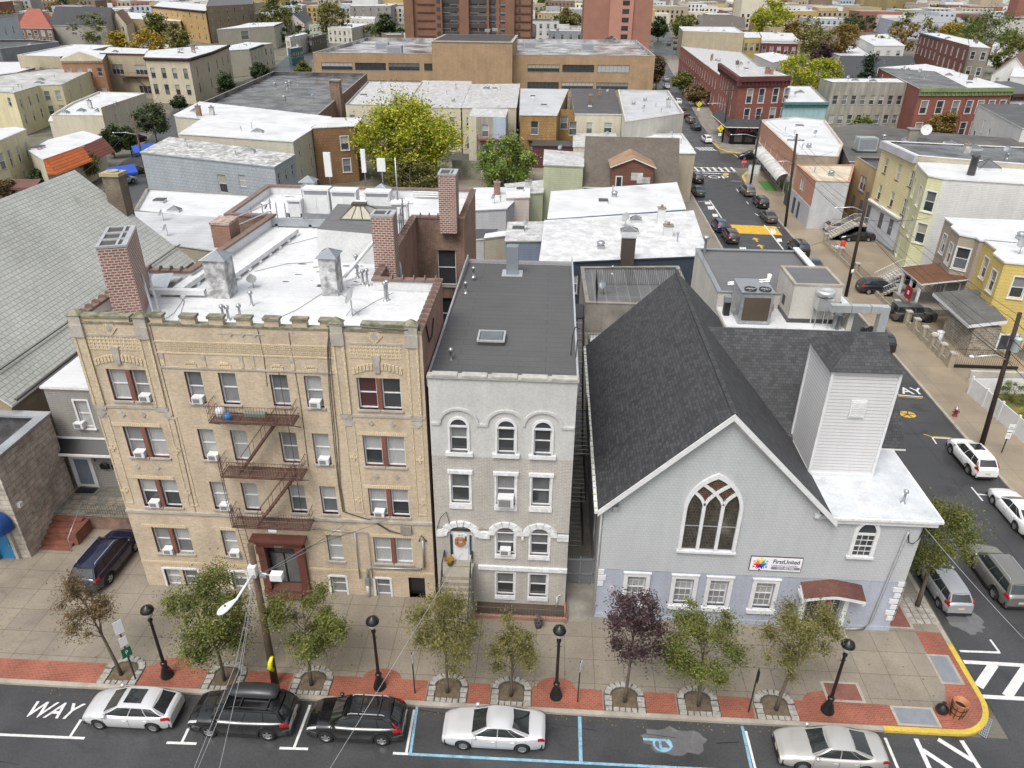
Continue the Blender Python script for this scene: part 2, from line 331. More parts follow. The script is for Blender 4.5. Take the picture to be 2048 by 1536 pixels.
def wall_holes(mb,P0,P1,z0,z1,holes,m,rv=.12,mrev=None,inv=False):
 """a wall from P0 to P1 (outside on its right-hand side) with rectangular openings (u0, z0, u1, z1) and their reveals"""
 d=Vector((P1[0]-P0[0],P1[1]-P0[1]));L=d.length;d/=L;nrm=Vector((d.y,-d.x))
 us=sorted(set([0,L]+[x for h in holes for x in(h[0],h[2])]));zs=sorted(set([z0,z1]+[x for h in holes for x in(h[1],h[3])]))
 us=[u for u in us if-1e-6<=u<=L+1e-6];zs=[z for z in zs if z0-1e-6<=z<=z1+1e-6]
 Q=lambda u,z,k=0:(P0[0]+d.x*u-nrm.x*k,P0[1]+d.y*u-nrm.y*k,z)
 mb.use(m)
 for i in range(len(us)-1):
  for j in range(len(zs)-1):
   uc,zc=(us[i]+us[i+1])/2,(zs[j]+zs[j+1])/2
   if any(h[0]<uc<h[2]and h[1]<zc<h[3]for h in holes):continue
   mb.poly([Q(us[i],zs[j]),Q(us[i+1],zs[j]),Q(us[i+1],zs[j+1]),Q(us[i],zs[j+1])])
 if mrev:mb.use(mrev)
 for a,b,c,e in holes:
  k=rv+.08
  mb.poly([Q(a,b),Q(a,b,k),Q(a,e,k),Q(a,e)][::-1]);mb.poly([Q(c,b),Q(c,b,k),Q(c,e,k),Q(c,e)])
  mb.poly([Q(a,b),Q(c,b),Q(c,b,k),Q(a,b,k)][::-1][::-1]);mb.poly([Q(a,e),Q(a,e,k),Q(c,e,k),Q(c,e)])
 return Q,math.atan2(d.y,d.x),L
def offset(pts,k):
 n=len(pts);out=[]
 for i in range(n):
  p0,p,p1=Vector(pts[i-1][:2]),Vector(pts[i][:2]),Vector(pts[(i+1)%n][:2])
  a=(p-p0).normalized();b=(p1-p).normalized();na=Vector((-a.y,a.x));nb=Vector((-b.y,b.x))
  q=na+nb;den=1+na.dot(nb)
  out.append(p+q/max(den,.25)*k)
 return out
def area(pts):return sum(pts[i-1][0]*pts[i][1]-pts[i][0]*pts[i-1][1]for i in range(len(pts)))/2
def grid_wins(L,z,spec):
 n,rows,w,h=spec[:4];top=spec[4]if len(spec)>4 else 1.0;sp=spec[5]if len(spec)>5 else 3.1
 m0=spec[6]if len(spec)>6 else L/n*.5;m1=spec[7]if len(spec)>7 else m0
 out=[]
 for r in range(rows):
  for i in range(n):
   u=m0+(L-m0-m1)*(i/(n-1)if n>1 else.5);zt=z-top-r*sp
   if zt-h>.3 and u-w/2>.1 and u+w/2<L-.1:out.append((u,zt-h,w,h))
 return out
def ring(mb,pts,k0,k1,z0,z1,m,skip=()):
 a=offset(pts,k0);b=offset(pts,k1);n=len(pts);mb.use(m)
 for i in range(n):
  if i in skip:continue
  j=(i+1)%n
  mb.poly([(*a[i],z1),(*a[j],z1),(*b[j],z1),(*b[i],z1)]);mb.poly([(*a[i],z0),(*a[j],z0),(*a[j],z1),(*a[i],z1)])
  mb.poly([(*b[j],z0),(*b[i],z0),(*b[i],z1),(*b[j],z1)]);mb.poly([(*a[j],z0),(*a[i],z0),(*b[i],z0),(*b[j],z0)])
def roof_item(kind,parent,x,y,z,r=None,m=None):
 r=r or R_;mb=MB()
 if kind=='vent_pipe':
  h=r.uniform(.5,1.1);mb.lathe((x,y,z),[(.16,0),(.07,.08),(.06,h),(.13,h),(.13,h+.12),(.02,h+.2)],8,m or galv)
 elif kind=='roof_hatch':
  a,b=r.uniform(.4,.7),r.uniform(.4,.6);mb.box(x-a,y-b,z-.05,x+a,y+b,z+.35,m or silver);mb.box(x-a-.06,y-b-.06,z+.35,x+a+.06,y+b+.06,z+.43,tar)
 elif kind=='skylight':
  a,b=r.uniform(.6,1.0),r.uniform(.5,.8);mb.box(x-a,y-b,z-.05,x+a,y+b,z+.25,m or silver_grey)
  v=[(x-a,y-b,z+.25),(x+a,y-b,z+.25),(x+a,y+b,z+.25),(x-a,y+b,z+.25),(x,y,z+.75)]
  mb.raw(v,[(0,1,4),(1,2,4),(2,3,4),(3,0,4)],g_mid)
  for i in range(4):mb.tube([v[i],v[4]],.035,4,steel_grey)
 elif kind=='chimney':
  a,b=r.uniform(.35,.5),r.uniform(.3,.45);h=r.uniform(1.0,1.7);mb.box(x-a,y-b,z-.1,x+a,y+b,z+h,m or r.choice([b_oldch,silver_old,b_red]));mb.box(x-a-.06,y-b-.06,z+h,x+a+.06,y+b+.06,z+h+.12,conc_old)
  mb.lathe((x,y,z+h+.12),[(.12,0),(.14,.3),(.09,.3),(.08,.1)],8,terra)
 elif kind=='exhaust_fan':
  mb.box(x-.35,y-.35,z-.05,x+.35,y+.35,z+.35,galv);mb.lathe((x,y,z+.35),[(.3,0),(.42,.12),(.42,.3),(.28,.42),(.0,.45)],10,galv)
 elif kind=='satellite_dish':
  mb.tube([(x,y,z),(x,y,z+.9)],.03,6,galv);c=Vector((x-.1,y-.1,z+.95))
  ax=Vector((-.6,-.5,.5)).normalized();a=ax.orthogonal().normalized();b=ax.cross(a);mb.use(m or steel_grey)
  rr=[(0,-.02),(.22,0),(.4,.09)];vs=[]
  for q,o in rr:
   for j in range(12):t=j*math.pi/6;vs.append(c+a*math.cos(t)*q+b*math.sin(t)*q+ax*o)
  mb.raw(vs,[(i*12+j,i*12+(j+1)%12,(i+1)*12+(j+1)%12,(i+1)*12+j)for i in(0,1)for j in range(12)]);mb.tube([c-b*.35+ax*.05,c+ax*.5-b*.1],.015,4,galv)
 elif kind=='condenser_unit':
  a=r.uniform(.5,.8);mb.box(x-a,y-a,z,x+a,y+a,z+.15,tar);mb.box(x-a+.05,y-a+.05,z+.15,x+a-.05,y+a-.05,z+1.1,galv)
  mb.box(x-a+.12,y-a+.045,z+.3,x+a-.12,y-a+.05,z+1.0,steel_grey);mb.lathe((x,y,z+1.1),[(a*.7,0),(a*.7,.06),(a*.5,.07),(.0,.03)],12,steel_grey)
 return mb.build(kind,parent)
def qpt(pts,u,v):
 a,b,c,d=[Vector(p[:2])for p in(pts[0],pts[1],pts[2],pts[3])]if len(pts)==4 else[Vector(p[:2])for p in(pts[0],pts[1],pts[len(pts)//2],pts[-1])]
 return a*(1-u)*(1-v)+b*u*(1-v)+c*u*v+d*(1-u)*v
def flat(name,label,pts,z,wm,rm=None,cat='building',para=.3,cop=None,wins=None,base=0.0,cornice=None,style='sash',fm=None,group=None,near=False,items=3,seed=None,parcel=None,tm=None,rv=.12,roofz=None,slope=0):
 """flat-roofed building: outline (counter-clockwise), wall mesh with real openings, roof, parapet coping, windows, rooftop fittings"""
 pts=[Vector(p[:2])for p in pts];wins=dict(wins or{})
 if area(pts)<0:raise ValueError('outline order '+label)
 c=sum(pts,Vector((0,0)))/len(pts);EX.append((pts,z));root=empty(name,(c.x,c.y,base),label,cat,group)
 mb=MB();n=len(pts);jobs=[]
 for i in range(n):
  P0,P1=pts[i],pts[(i+1)%n];L=(P1-P0).length;lst=[]
  sp=wins.get(i)
  if sp:
   for s_ in(sp if isinstance(sp,list)else[sp]):
    if s_[0]=='at':lst.append(s_[1:])
    else:lst+=grid_wins(L,z,s_)
  holes=[(u-w/2,zb,u+w/2,zb+h)for u,zb,w,h in[l[:4]for l in lst]]
  Q,ang,_=wall_holes(mb,P0,P1,base,z,holes,wm.get(i,wm[None])if isinstance(wm,dict)else wm,rv)
  for l in lst:jobs.append((Q(l[0],l[1],rv),ang,l[2],l[3],l[4]if len(l)>4 else style))
 if para>.05:
  b=offset(pts,.25);
  for i in range(n):j=(i+1)%n;mb.poly([(*b[j],z-para),(*b[i],z-para),(*b[i],z),(*b[j],z)],rm or silver)
 mb.build('wall',root)
 for j in jobs:place_win(root,j[0],j[1],j[2],j[3],j[4],fm,near,rv=rv,tm=tm)
 r=MB();ins=offset(pts,.2 if para>.05 else-.12)
 r.poly([(*p,z-para)for p in ins],rm or silver)
 if para<=.05:
  r.poly([(*p,z-para-.16)for p in reversed(ins)],rm or silver)
  for i in range(n):j=(i+1)%n;r.poly([(*ins[i],z-para-.16),(*ins[j],z-para-.16),(*ins[j],z-para),(*ins[i],z-para)],cop or trimw)
 r.build('roof',root)
 if para>.05:k=MB();ring(k,pts,-.05,.29,z,z+.07,cop or conc_old);k.build('coping',root)
 for e,(cm,ch,cd)in(cornice or{}).items():
  P0,P1=pts[e],pts[(e+1)%n];d=(P1-P0).normalized();nr=Vector((d.y,-d.x));L=(P1-P0).length
  k=MB(cm);o=(P0 .x,P0 .y,z-ch)
  k.obox(o,(d.x,d.y),(nr.x,nr.y),-.1,.003,0,L+.1,cd*.5,ch*.55);k.obox(o,(d.x,d.y),(nr.x,nr.y),-.15,.003,ch*.55,L+.15,cd,ch+.1)
  m=max(2,int(L/.9))
  for i in range(m+1):u=L*i/m;k.obox(o,(d.x,d.y),(nr.x,nr.y),u-.07,cd*.5,ch*.1,u+.07,cd*.85,ch*.55)
  k.build('cornice',root)
 rr=random.Random(seed if seed is not None else int(abs(c.x*7+c.y*13)))
 if items:
  for q in range(items):
   p=qpt(pts,rr.uniform(.15,.85),rr.uniform(.15,.85));roof_item(rr.choice(['vent_pipe','vent_pipe','roof_hatch','skylight','chimney','exhaust_fan','satellite_dish']),root,p.x,p.y,z-para,rr)
 return root
def gable(name,label,pts,zE,zR,axis,wm,rm,cat='house',wins=None,base=0.0,over=.3,fm=None,style='sash',near=False,group=None,chim=False,hip=0.0,tm=None):
 pts=[Vector(p[:2])for p in pts];a,b,c,d=pts;n=4
 EX.append((pts,zR));ce=(a+b+c+d)/4;root=empty(name,(ce.x,ce.y,base),label,cat,group)
 if axis=='x':r0,r1=(a+d)/2,(b+c)/2
 else:r0,r1=(a+b)/2,(d+c)/2
 mb=MB();wins=wins or{};jobs=[]
 for i in range(4):
  P0,P1=pts[i],pts[(i+1)%4];L=(P1-P0).length;lst=[]
  sp=wins.get(i)
  if sp:
   for s_ in(sp if isinstance(sp,list)else[sp]):
    if s_[0]=='at':lst.append(s_[1:])
    else:lst+=grid_wins(L,zE,s_)
  Q,ang,_=wall_holes(mb,P0,P1,base,zE,[(l[0]-l[2]/2,l[1],l[0]+l[2]/2,l[1]+l[3])for l in lst],wm)
  for l in lst:jobs.append((Q(l[0],l[1],.12),ang,l[2],l[3]))
 if not hip:
  for tri in(((a,b,r0),(c,d,r1))if axis=='y' else((b,c,r1),(d,a,r0))):
   mb.poly([(*tri[0],zE),(*tri[1],zE),(*tri[2],zR)],wm)
 mb.build('wall',root)
 for j in jobs:place_win(root,j[0],j[1],j[2],j[3],style,fm,near,tm=tm)
 dr=(r1-r0).normalized();e=over
 R0,R1=r0-dr*(e-hip),r1+dr*(e-hip)
 rf=MB()
 if axis=='x':sides=((a,b,R0,R1),(c,d,R1,R0))
 else:sides=((b,c,R0,R1),(d,a,R1,R0))
 for P,Q2,A,B in sides:
  dd=(Q2-P).normalized();outw=Vector((dd.y,-dd.x));run=abs((P-r0).dot(outw));sl=(zR-zE)/max(run,.1)
  p0=P-dd*e+outw*e;p1=Q2+dd*e+outw*e;ze=zE-sl*e
  top=[(*p0,ze+.12),(*p1,ze+.12),(*B,zR+.12),(*A,zR+.12)]
  rf.poly(top,rm);rf.poly([(*p0,ze),(*A,zR),(*B,zR),(*p1,ze)],trimw)
  for i in range(4):
   if i==2:continue
   q0,q1=top[i],top[(i+1)%4];rf.poly([(q0[0],q0[1],q0[2]-.14),(q1[0],q1[1],q1[2]-.14),q1,q0],trimw)
 if hip:
  for tri,A in(((b,c),R1),((d,a),R0))if axis=='x' else(((a,b),R0),((c,d),R1)):
   dd=(tri[1]-tri[0]).normalized();outw=Vector((dd.y,-dd.x))
   rf.poly([(*(tri[0]-dd*e+outw*e),zE),(*(tri[1]+dd*e+outw*e),zE),(*A,zR+.12)],rm)
 rf.build('roof',root)
 if chim:p=r0*.35+r1*.65;roof_item('chimney',root,p.x+.6,p.y+.3,zR-.8)
 return root
def box_rect(x0,y0,x1,y1):return[(x0,y0),(x1,y0),(x1,y1),(x0,y1)]
ZO={'A':(0,0),'B':(400,0),'C':(800,100),'D':(1200,0),'E':(1648,0),'F':(0,250),'G':(900,280),'H':(1300,250),'I':(1648,250),'J':(1648,500),'K':(0,0)}
def sv(o,z,*xy):
 ox,oy=ZO[o];s=1.0 if o=='K' else 5.12
 return[at(ox+xy[i]/s,oy+xy[i+1]/s,z).to_2d()for i in range(0,len(xy),2)]
 # ------------ ground, roads, pavements, markings
def slab(name,pts,z,m,thick=0.0,side=None):
 mb=MB(m)
 if thick:mb.prism(pts,z-thick,z,side or m,m)
 else:mb.poly([(p[0],p[1],z)for p in pts])
 return struct(mb,name)
slab('ground',[(-2500,-200),(2500,-200),(2500,4000),(-2500,4000)],-.04,ground_m)
slab('road',[(-300,-80),(300,-80),(300,24.5),(-300,24.5)],0,asphalt)
slab('side_road',[(23.0,24.5),(33.6,24.5),(33.7,52),(34.6,111),(35.1,150),(24.5,150),(24.0,121)],.004,asphalt)
slab('cross_road',[(-75,150),(240,152),(240,164),(-80,164)],.0,asphalt2)
slab('side_road_beyond',[(25.2,164),(35.6,164),(39.4,216),(64,436),(92,700),(78,700),(52,436),(28.6,216)],.004,asphalt2)
slab('avenue',[at(x,y)for x,y in((190,420),(318,395),(345,300),(400,240),(585,150),(700,60),(650,60),(530,145),(350,215),(285,290),(225,340))],-.02,asphalt2)
K=.13
def arc(cx,cy,r,a0,a1,n=8):return[(cx+r*math.cos(rad(a0+(a1-a0)*i/n)),cy+r*math.sin(rad(a0+(a1-a0)*i/n)))for i in range(n+1)]
walk=[(-130,24.75)]+arc(20.6,26.75,2.0,-90,0)+[(22.65,40),(23.7,121),(24.0,148),(-20,148),(-20,64),(-130,64)]
slab('sidewalk',walk,K,concrete,.17)
kb=MB(conc_edge);kp=[(-130,24.5)]+arc(20.6,26.75,2.25,-90,0)+[(22.9,40),(23.95,121),(24.25,148)];ki=[(-130,24.75)]+arc(20.6,26.75,2.0,-90,0)+[(22.65,40),(23.7,121),(24.0,148)]
def kerb_run(mb,a,b,i0,i1,z=K+.012):
 for i in range(i0,i1):
  mb.poly([(*a[i],z),(*a[i+1],z),(*b[i+1],z),(*b[i],z)]);mb.poly([(*a[i],-.02),(*a[i+1],-.02),(*a[i+1],z),(*a[i],z)]);mb.poly([(*b[i+1],-.02),(*b[i],-.02),(*b[i],z),(*b[i+1],z)])
kerb_run(kb,kp,ki,0,12);struct(kb,'kerb')
ye=MB(paint_kerb);ykp=[(17.1,24.49)]+arc(20.6,26.75,2.26,-90,0)+[(22.87,30.2)];yki=[(17.1,24.76)]+arc(20.6,26.75,1.99,-90,0)+[(22.58,30.2)]
kerb_run(ye,ykp,yki,0,10,K+.016);struct(ye,'kerb_paint')
slab('sidewalk_east',[(33.85,24.5),(46,24.5),(46,110),(42,147),(38.5,147.2),(36.2,144.5),(35.1,140),(34.85,111),(33.95,52)],K,mat('east_walk_concrete',(.30,.245,.175),.5,kind='brick',c2=(.27,.22,.16),mort=(.16,.13,.1),w=3.2,h=3.4,ms=.02,off=0,var=.3,scale=.25,wet=.2),.17)
kb=MB(conc_edge);a=[(33.65,24.5),(33.75,52),(34.65,111),(34.95,138)];b=[(33.9,24.5),(34.0,52),(34.9,111),(35.2,138)];kerb_run(kb,a,b,0,3);struct(kb,'kerb_east')
kb=MB(paint_kerb);a=[(34.95,138),(35.5,143),(37.5,147.2)];b=[(35.3,138),(35.85,142.7),(37.9,146.8)];kerb_run(kb,a,b,0,2,K+.02);a=[(40.5,163.5),(37.0,165.6),(36.0,169),(35.9,176)];b=[(40.7,163.9),(37.3,165.95),(36.35,169.2),(36.25,176)];kerb_run(kb,b,a,0,3,K+.02);struct(kb,'kerb_paint_far')
slab('sidewalk_north',[(36.1,169),(37.2,165.8),(41,163.8),(120,163.8),(120,172),(39.5,174),(41,190),(60,400),(52,400),(37.5,200)],K,conc_old,.17)
bp=MB(paver)
for x0,x1 in((-60,-22.55),(-20.4,-17.1),(-14.95,-12.55),(-10.4,-5.5),(-3.35,-2.25),(-.1,3.45),(5.6,7.15),(9.3,10.95),(13.1,20.6)):bp.poly([(x0,24.76,K+.004),(x1,24.76,K+.004),(x1,26.0,K+.004),(x0,26.0,K+.004)])
pa=arc(20.6,26.75,1.97,-90,0);bp.poly([(x,y,K+.004)for x,y in pa]+[(22.58,31.0,K+.004),(21.2,31.0,K+.004),(21.2,27.3,K+.004),(20.9,26.6,K+.004),(20.6,26.0,K+.004)])
struct(bp,'paver_strip')
bp=MB(paver)
for lx in(-19.05,-7.92,1.10,14.62):bp.poly([(lx+math.cos(t*math.pi/12)*1.0,26.0+math.sin(t*math.pi/12)*.62,K+.005)for t in range(13)])
struct(bp,'paver_apron')
for nm,x0,y0,x1,y1,m in(('utility_cover',18.0,24.95,19.8,25.85,steel_grey),('utility_cover',21.25,27.6,22.15,29.3,steel_grey),('utility_cover',14.95,26.15,16.6,27.15,mat('rusty_hatch',(.2,.08,.06),.7,var=.3,scale=2)),('utility_cover',20.0,31.3,21.1,33.0,MATS['rusty_hatch'])):
 mb=MB(conc_edge);mb.box(x0-.15,y0-.12,K+.002,x1+.15,y1+.12,K+.012);mb.box(x0,y0,K+.004,x1,y1,K+.02,m)
 tag(mb.build(nm),{18.0:'grey steel utility cover in the red pavers near the street corner',21.25:'grey cover plate in the pavers along the side street kerb',14.95:'rusty red hatch framed in concrete beside the right-hand lamp post',20.0:'rusty red hatch in the pavement by the blue-grey church corner'}[x0],'utility cover')
SZ=[0]
def stripe(mb,a,b,w,z=.009):
 SZ[0]=(SZ[0]+1)%12;z+=SZ[0]*.0006
 a,b=Vector(a[:2]),Vector(b[:2]);d=(b-a).normalized();n=Vector((-d.y,d.x))*w/2
 mb.poly([(*(a-n),z),(*(b-n),z),(*(b+n),z),(*(a+n),z)])
def zx(o,s,x,y):return at(o[0]+x/s,o[1]+y/s)
Z4,Z5,Z6,Z7=(0,1100),(650,1100),(1348,1100),(1300,600)
mk=MB(paint_w)
for o,s,x0,y0,x1,y1,w in((Z4,2.926,-300,1068,495,1102,.13),(Z4,2.926,410,1094,475,992,.13),(Z4,2.926,975,1128,1150,1134,.13),(Z4,2.926,1065,1125,1103,1045,.13),(Z4,2.926,1635,1160,1803,1165,.13),(Z4,2.926,1722,1155,1815,908,.13),(Z5,2.926,398,1190,488,1194,.13),(Z5,2.926,476,1185,522,935,.12),(Z6,2.926,420,1060,480,1300,.12),(Z6,2.926,1235,1100,1315,1290,.14),(Z6,2.926,1415,1105,1500,1290,.22),(Z6,2.926,1455,1170,1680,1320,.24),(Z6,2.926,1545,1108,1750,1235,.24),(Z6,2.926,1682,1115,1800,1300,.22),(Z6,2.926,1695,655,2300,690,.24),(Z6,2.926,1787,857,2300,885,.24),(Z6,2.926,1872,668,1782,800,.45),(Z6,2.926,2062,690,1948,858,.45),(Z6,2.926,1672,592,1908,601,.14),(Z6,2.926,1905,601,1850,525,.12),(Z7,2.738,1358,520,1495,532,.14),(Z7,2.738,1545,754,1645,760,.14),(Z7,2.738,1545,754,1568,788,.12),(Z7,2.738,1760,1025,1822,1100,.12),(Z7,2.738,1793,1063,1870,1072,.12)):
 stripe(mk,zx(o,s,x0,y0),zx(o,s,x1,y1),w)
H_=(1300,250)
for x0,y0,x1,y1,w in((460,232,650,232,.35),(500,250,690,262,.35),(440,430,870,455,.3),(440,470,870,482,.3),(455,490,730,498,.5),(610,770,735,955,.2),(490,785,615,780,.15),(1170,1025,1365,1275,.2),(820,572,935,578,.14),(1075,905,1110,930,.15),(985,785,1010,810,.15),(885,655,905,685,.15),(1330,1050,1160,1040,.12),(860,300,900,330,.15)):stripe(mk,zx(H_,5.12,x0,y0),zx(H_,5.12,x1,y1),w,.012)
for i in range(7):stripe(mk,zx(H_,5.12,455+i*62,433),zx(H_,5.12,500+i*62,478),.45,.0125)
for i in range(6):stripe(mk,zx(H_,5.12,470+i*30,232),zx(H_,5.12,520+i*30,262),.3,.0125)
for x,y,a,b in((595,800,55,26),(628,848,60,34),(672,925,55,30),(1270,1090,50,50),(1330,1180,50,34),(965,1280,66,55)):mk.poly([Vector((*zx(H_,5.12,*q)[:2],.011))for q in((x-a/2,y+b/2),(x+a/2,y+b/2),(x+a/2-b*.3,y-b/2),(x-a/2-b*.3,y-b/2))])
struct(mk,'road_marking')
mk=MB(paint_b)
for o,s,x0,y0,x1,y1,w in((Z5,2.926,490,1195,2060,1275,.14),(Z5,2.926,500,1190,540,912,.13),(Z5,2.926,1490,975,1497,1250,.17),(Z6,2.926,398,1030,455,1290,.14),(Z6,2.926,20,1275,500,1300,.14)):stripe(mk,zx(o,s,x0,y0),zx(o,s,x1,y1),w)
wx,wy=at(1318,1484).x,at(1318,1484).y
for a,b in(((-.75,.1),(.05,.1)),((.0,.1),(.35,.12)),((.05,.1),(.05,-.35)),((.05,-.35),(.4,-.35)),((.33,.1),(.6,-.25))):stripe(mk,(wx+a[0],wy+a[1]),(wx+b[0],wy+b[1]),.13,.0095)
for t in range(10):a0,a1=rad(150+t*26),rad(176+t*26);stripe(mk,(wx+.15+.42*math.cos(a0),wy-.12+.36*math.sin(a0)),(wx+.15+.42*math.cos(a1),wy-.12+.36*math.sin(a1)),.11,.0098)
struct(mk,'road_marking_blue')
mk=MB(paint_y)
mk.poly([Vector((*zx(H_,5.12,*q)[:2],.01))for q in((880,1108),(1355,1130),(1285,1040),(820,1020))])
for cx_,cy_ in((1085,1175),(1135,1245)):
 c=zx(H_,5.12,cx_,cy_);stripe(mk,(c.x,c.y-.9),(c.x,c.y+.2),.28,.012);mk.poly([(c.x-.55,c.y+.1,.012),(c.x+.55,c.y+.1,.012),(c.x,c.y+1.0,.012)])
mk.poly([Vector((*zx(H_,5.12,775+35*math.cos(t),505+14*math.sin(t))[:2],.012))for t in[i*.524 for i in range(12)][::-1]])
c=at(1815,829)
for k in range(5):
 a0=k*72;mk.poly([(c.x+.12*math.cos(rad(a0+36)),c.y+.12*math.sin(rad(a0+36)),.01)]+[(c.x+.68*math.cos(rad(a0+4+q*16)),c.y+.55*math.sin(rad(a0+4+q*16)),.01)for q in range(5)])
for x0,y0,x1,y1 in((1355,510,1330,500),(1360,528,1490,540),(1497,735,1545,750),(1548,748,1650,755)):stripe(mk,zx(Z7,2.738,x0,y0),zx(Z7,2.738,x1,y1),.1,.013)
struct(mk,'road_marking_yellow')
def ground_text(s,px,py,w,m,name='road_lettering',sx=1.0,shear=0.0,size=1.0,rz=0.0):
 c=at(px,py);o=text_mesh(s,size,m,name,None,(c.x,c.y,.013),(0,0,rz),.001,sx,shear,bold=.02);o['kind']='structure'
ground_text('WAY',101,1422,1,paint_w,sx=.86,shear=.35,size=1.25)
ground_text('STOP',1420,354,1,paint_w,sx=1.0,size=3.0);ground_text('BUMP',1530,511,1,mat('orange_road_paint',(.6,.3,.12),.7,var=.2),sx=1.15,size=2.2);ground_text('WAY',1805,782,1,paint_w,sx=.9,size=1.7)
pud=plain('rain_water',(.13,.13,.135),.04);pud.node_tree.nodes['Principled BSDF'].inputs['Specular IOR Level'].default_value=1.0  # muddy grey, raised to stand in for the sky mirrored in the water
def puddle(cx_,cy_,rx,ry,seed,m=None):
 r=random.Random(seed);mb=MB(pud);c=at(cx_,cy_)
 mb.poly([(c.x+rx*k*math.cos(t),c.y+ry*k*math.sin(t),.006)for t,k in[(i*2*math.pi/26,r.uniform(.72,1.05))for i in range(26)]]);struct(mb,'puddle')
puddle(1352,1482,1.75,.82,3);puddle(1930,1243,1.15,1.0,5)
dr=MB(steel_grey);ps=[zx(Z6,2.926,*q)for q in((1745,1052),(1825,1102),(1862,995),(1782,958))]
dr.poly([(p.x,p.y,.012)for p in ps],plain('drain_pit',(.004,.004,.004),.9));dr.use(MATS['galvanised_steel'])
for i in range(9):stripe(dr,ps[0].lerp(ps[1],i/8),ps[3].lerp(ps[2],i/8),.05,.022)
for i in range(9):stripe(dr,ps[0].lerp(ps[3],i/8),ps[1].lerp(ps[2],i/8),.05,.024)
tag(dr.build('storm_drain'),'square storm drain grate in the asphalt at the street corner','drain grate')
# ------------ the tall yellow brick apartment block
CF=31.8
W5=[('A',-22.05,-19.9),('B',-18.05,-17.2),('C',-16.32,-15.45),('D',-13.72,-12.83),('E',-11.98,-11.12),('F',-9.33,-7.15)]
def ap_wins():
 out=[]
 for r,(z0,z1)in enumerate(((12.88,14.68),(9.4,11.3),(6.07,7.93),(2.68,4.56))):
  for n_,a,b in W5:
   if r==3 and n_ in 'CD':continue
   if n_ in 'AF':w=(b-a-.24)/2;out.append(('at',a+23.2+w/2,z0,w,z1-z0));out.append(('at',b+23.2-w/2,z0,w,z1-z0))
   else:out.append(('at',(a+b)/2+23.2,z0,b-a,z1-z0))
 for a,b in((-22.0,-20.0),(-18.0,-17.1),(-12.1,-11.2),(-9.45,-8.6)):
  if b-a>1.5:out+=[('at',a+23.2+.45,.12,.9,1.3),('at',b+23.2-.45,.12,.9,1.3)]
  else:out.append(('at',(a+b)/2+23.2,.12,b-a,1.38))
 return out
AP=[(-23.2,CF),(-5.95,CF),(-5.95,38.8),(-9.5,38.8),(-9.5,51),(-6.1,51),(-6.1,59),(-23.0,59),(-23.0,50.4),(-19.8,50.4),(-20.6,39.2),(-23.2,39.2)]
_pts=[Vector(p)for p in AP]
apt=empty('apartment_building',(-14.6,31.8,K),'five-storey yellow brick apartment block with a notched parapet and rusty fire escape','apartment building')
mb=MB();holes={0:[(l[1]-l[3]/2,l[2],l[1]+l[3]/2,l[2]+l[4])for l in ap_wins()]+[(7.45,.13,9.45,3.75),(15.7,.13,16.65,1.66)],4:[(1.4,12.2,2.75,14.9),(1.4,8.6,2.75,11.2)],3:[(7,12,8,14)],1:[]}
wmz={0:b_yel,1:b_red,2:b_dkred,3:b_red,4:b_dkred,5:b_red,6:b_yel,7:b_red,8:b_dkred,9:b_dkred,10:b_dkred,11:b_red}
Qs={}
for i in range(12):
 P0,P1=_pts[i],_pts[(i+1)%12];Qs[i]=wall_holes(mb,P0,P1,0,17.2,holes.get(i,[]),wmz[i],.2,brown_trim if i==0 else None)
b_=offset(_pts,.3)
for i in range(12):j=(i+1)%12;mb.poly([(*b_[j],16.5),(*b_[i],16.5),(*b_[i],17.2),(*b_[j],17.2)],silver)
mb.box(-7.6,CF+.28,0,-6.4,36,1.9,black)  # black block painted in for the darkness inside the passage opening
mb.build('wall',apt)
r=MB(silver);ins=offset(_pts,.25);r.poly([(*p,16.6)for p in ins],silver);r.build('roof',apt)
k=MB();ring(k,_pts,-.06,.36,17.2,17.34,terra,(0,))
for i in(1,2,3,4,5,10,11):
 P0,P1=_pts[i],_pts[(i+1)%12];d=(P1-P0).normalized();L=(P1-P0).length;nr=Vector((d.y,-d.x))
 for u in range(int(L/.62)):q=P0+d*(u*.62+.3)-nr*.15;k.tube([(q.x-d.x*.03,q.y-d.y*.03,17.33),(q.x+d.x*.03,q.y+d.y*.03,17.33)],.235,8,terra)
k.build('coping',apt)
def ap_deco(name,fn,m):mb=MB(m);fn(mb);return mb.build(name,apt)
def merlons(mb):
 xs=[(-19.15,-18.55)]+[(-17.62+i*1.36,-16.92+i*1.36)for i in range(6)]
 for a,b in[(-22.7,-20.2)]+xs+[(-9.9+1.1,-6.6)]:
  mb.box(a,CF-.004,17.29,b,CF+.32,17.5 if b-a>1.5 else 17.62,b_yel);mb.box(a-.06,CF-.07,(17.5 if b-a>1.5 else 17.62),b+.06,CF+.38,(17.5 if b-a>1.5 else 17.62)+.12,stone_cap)
 mb.box(-23.2,CF-.05,17.2,-5.9,CF+.36,17.29,stone_cap)
ap_deco('parapet_merlons',merlons,b_yel)
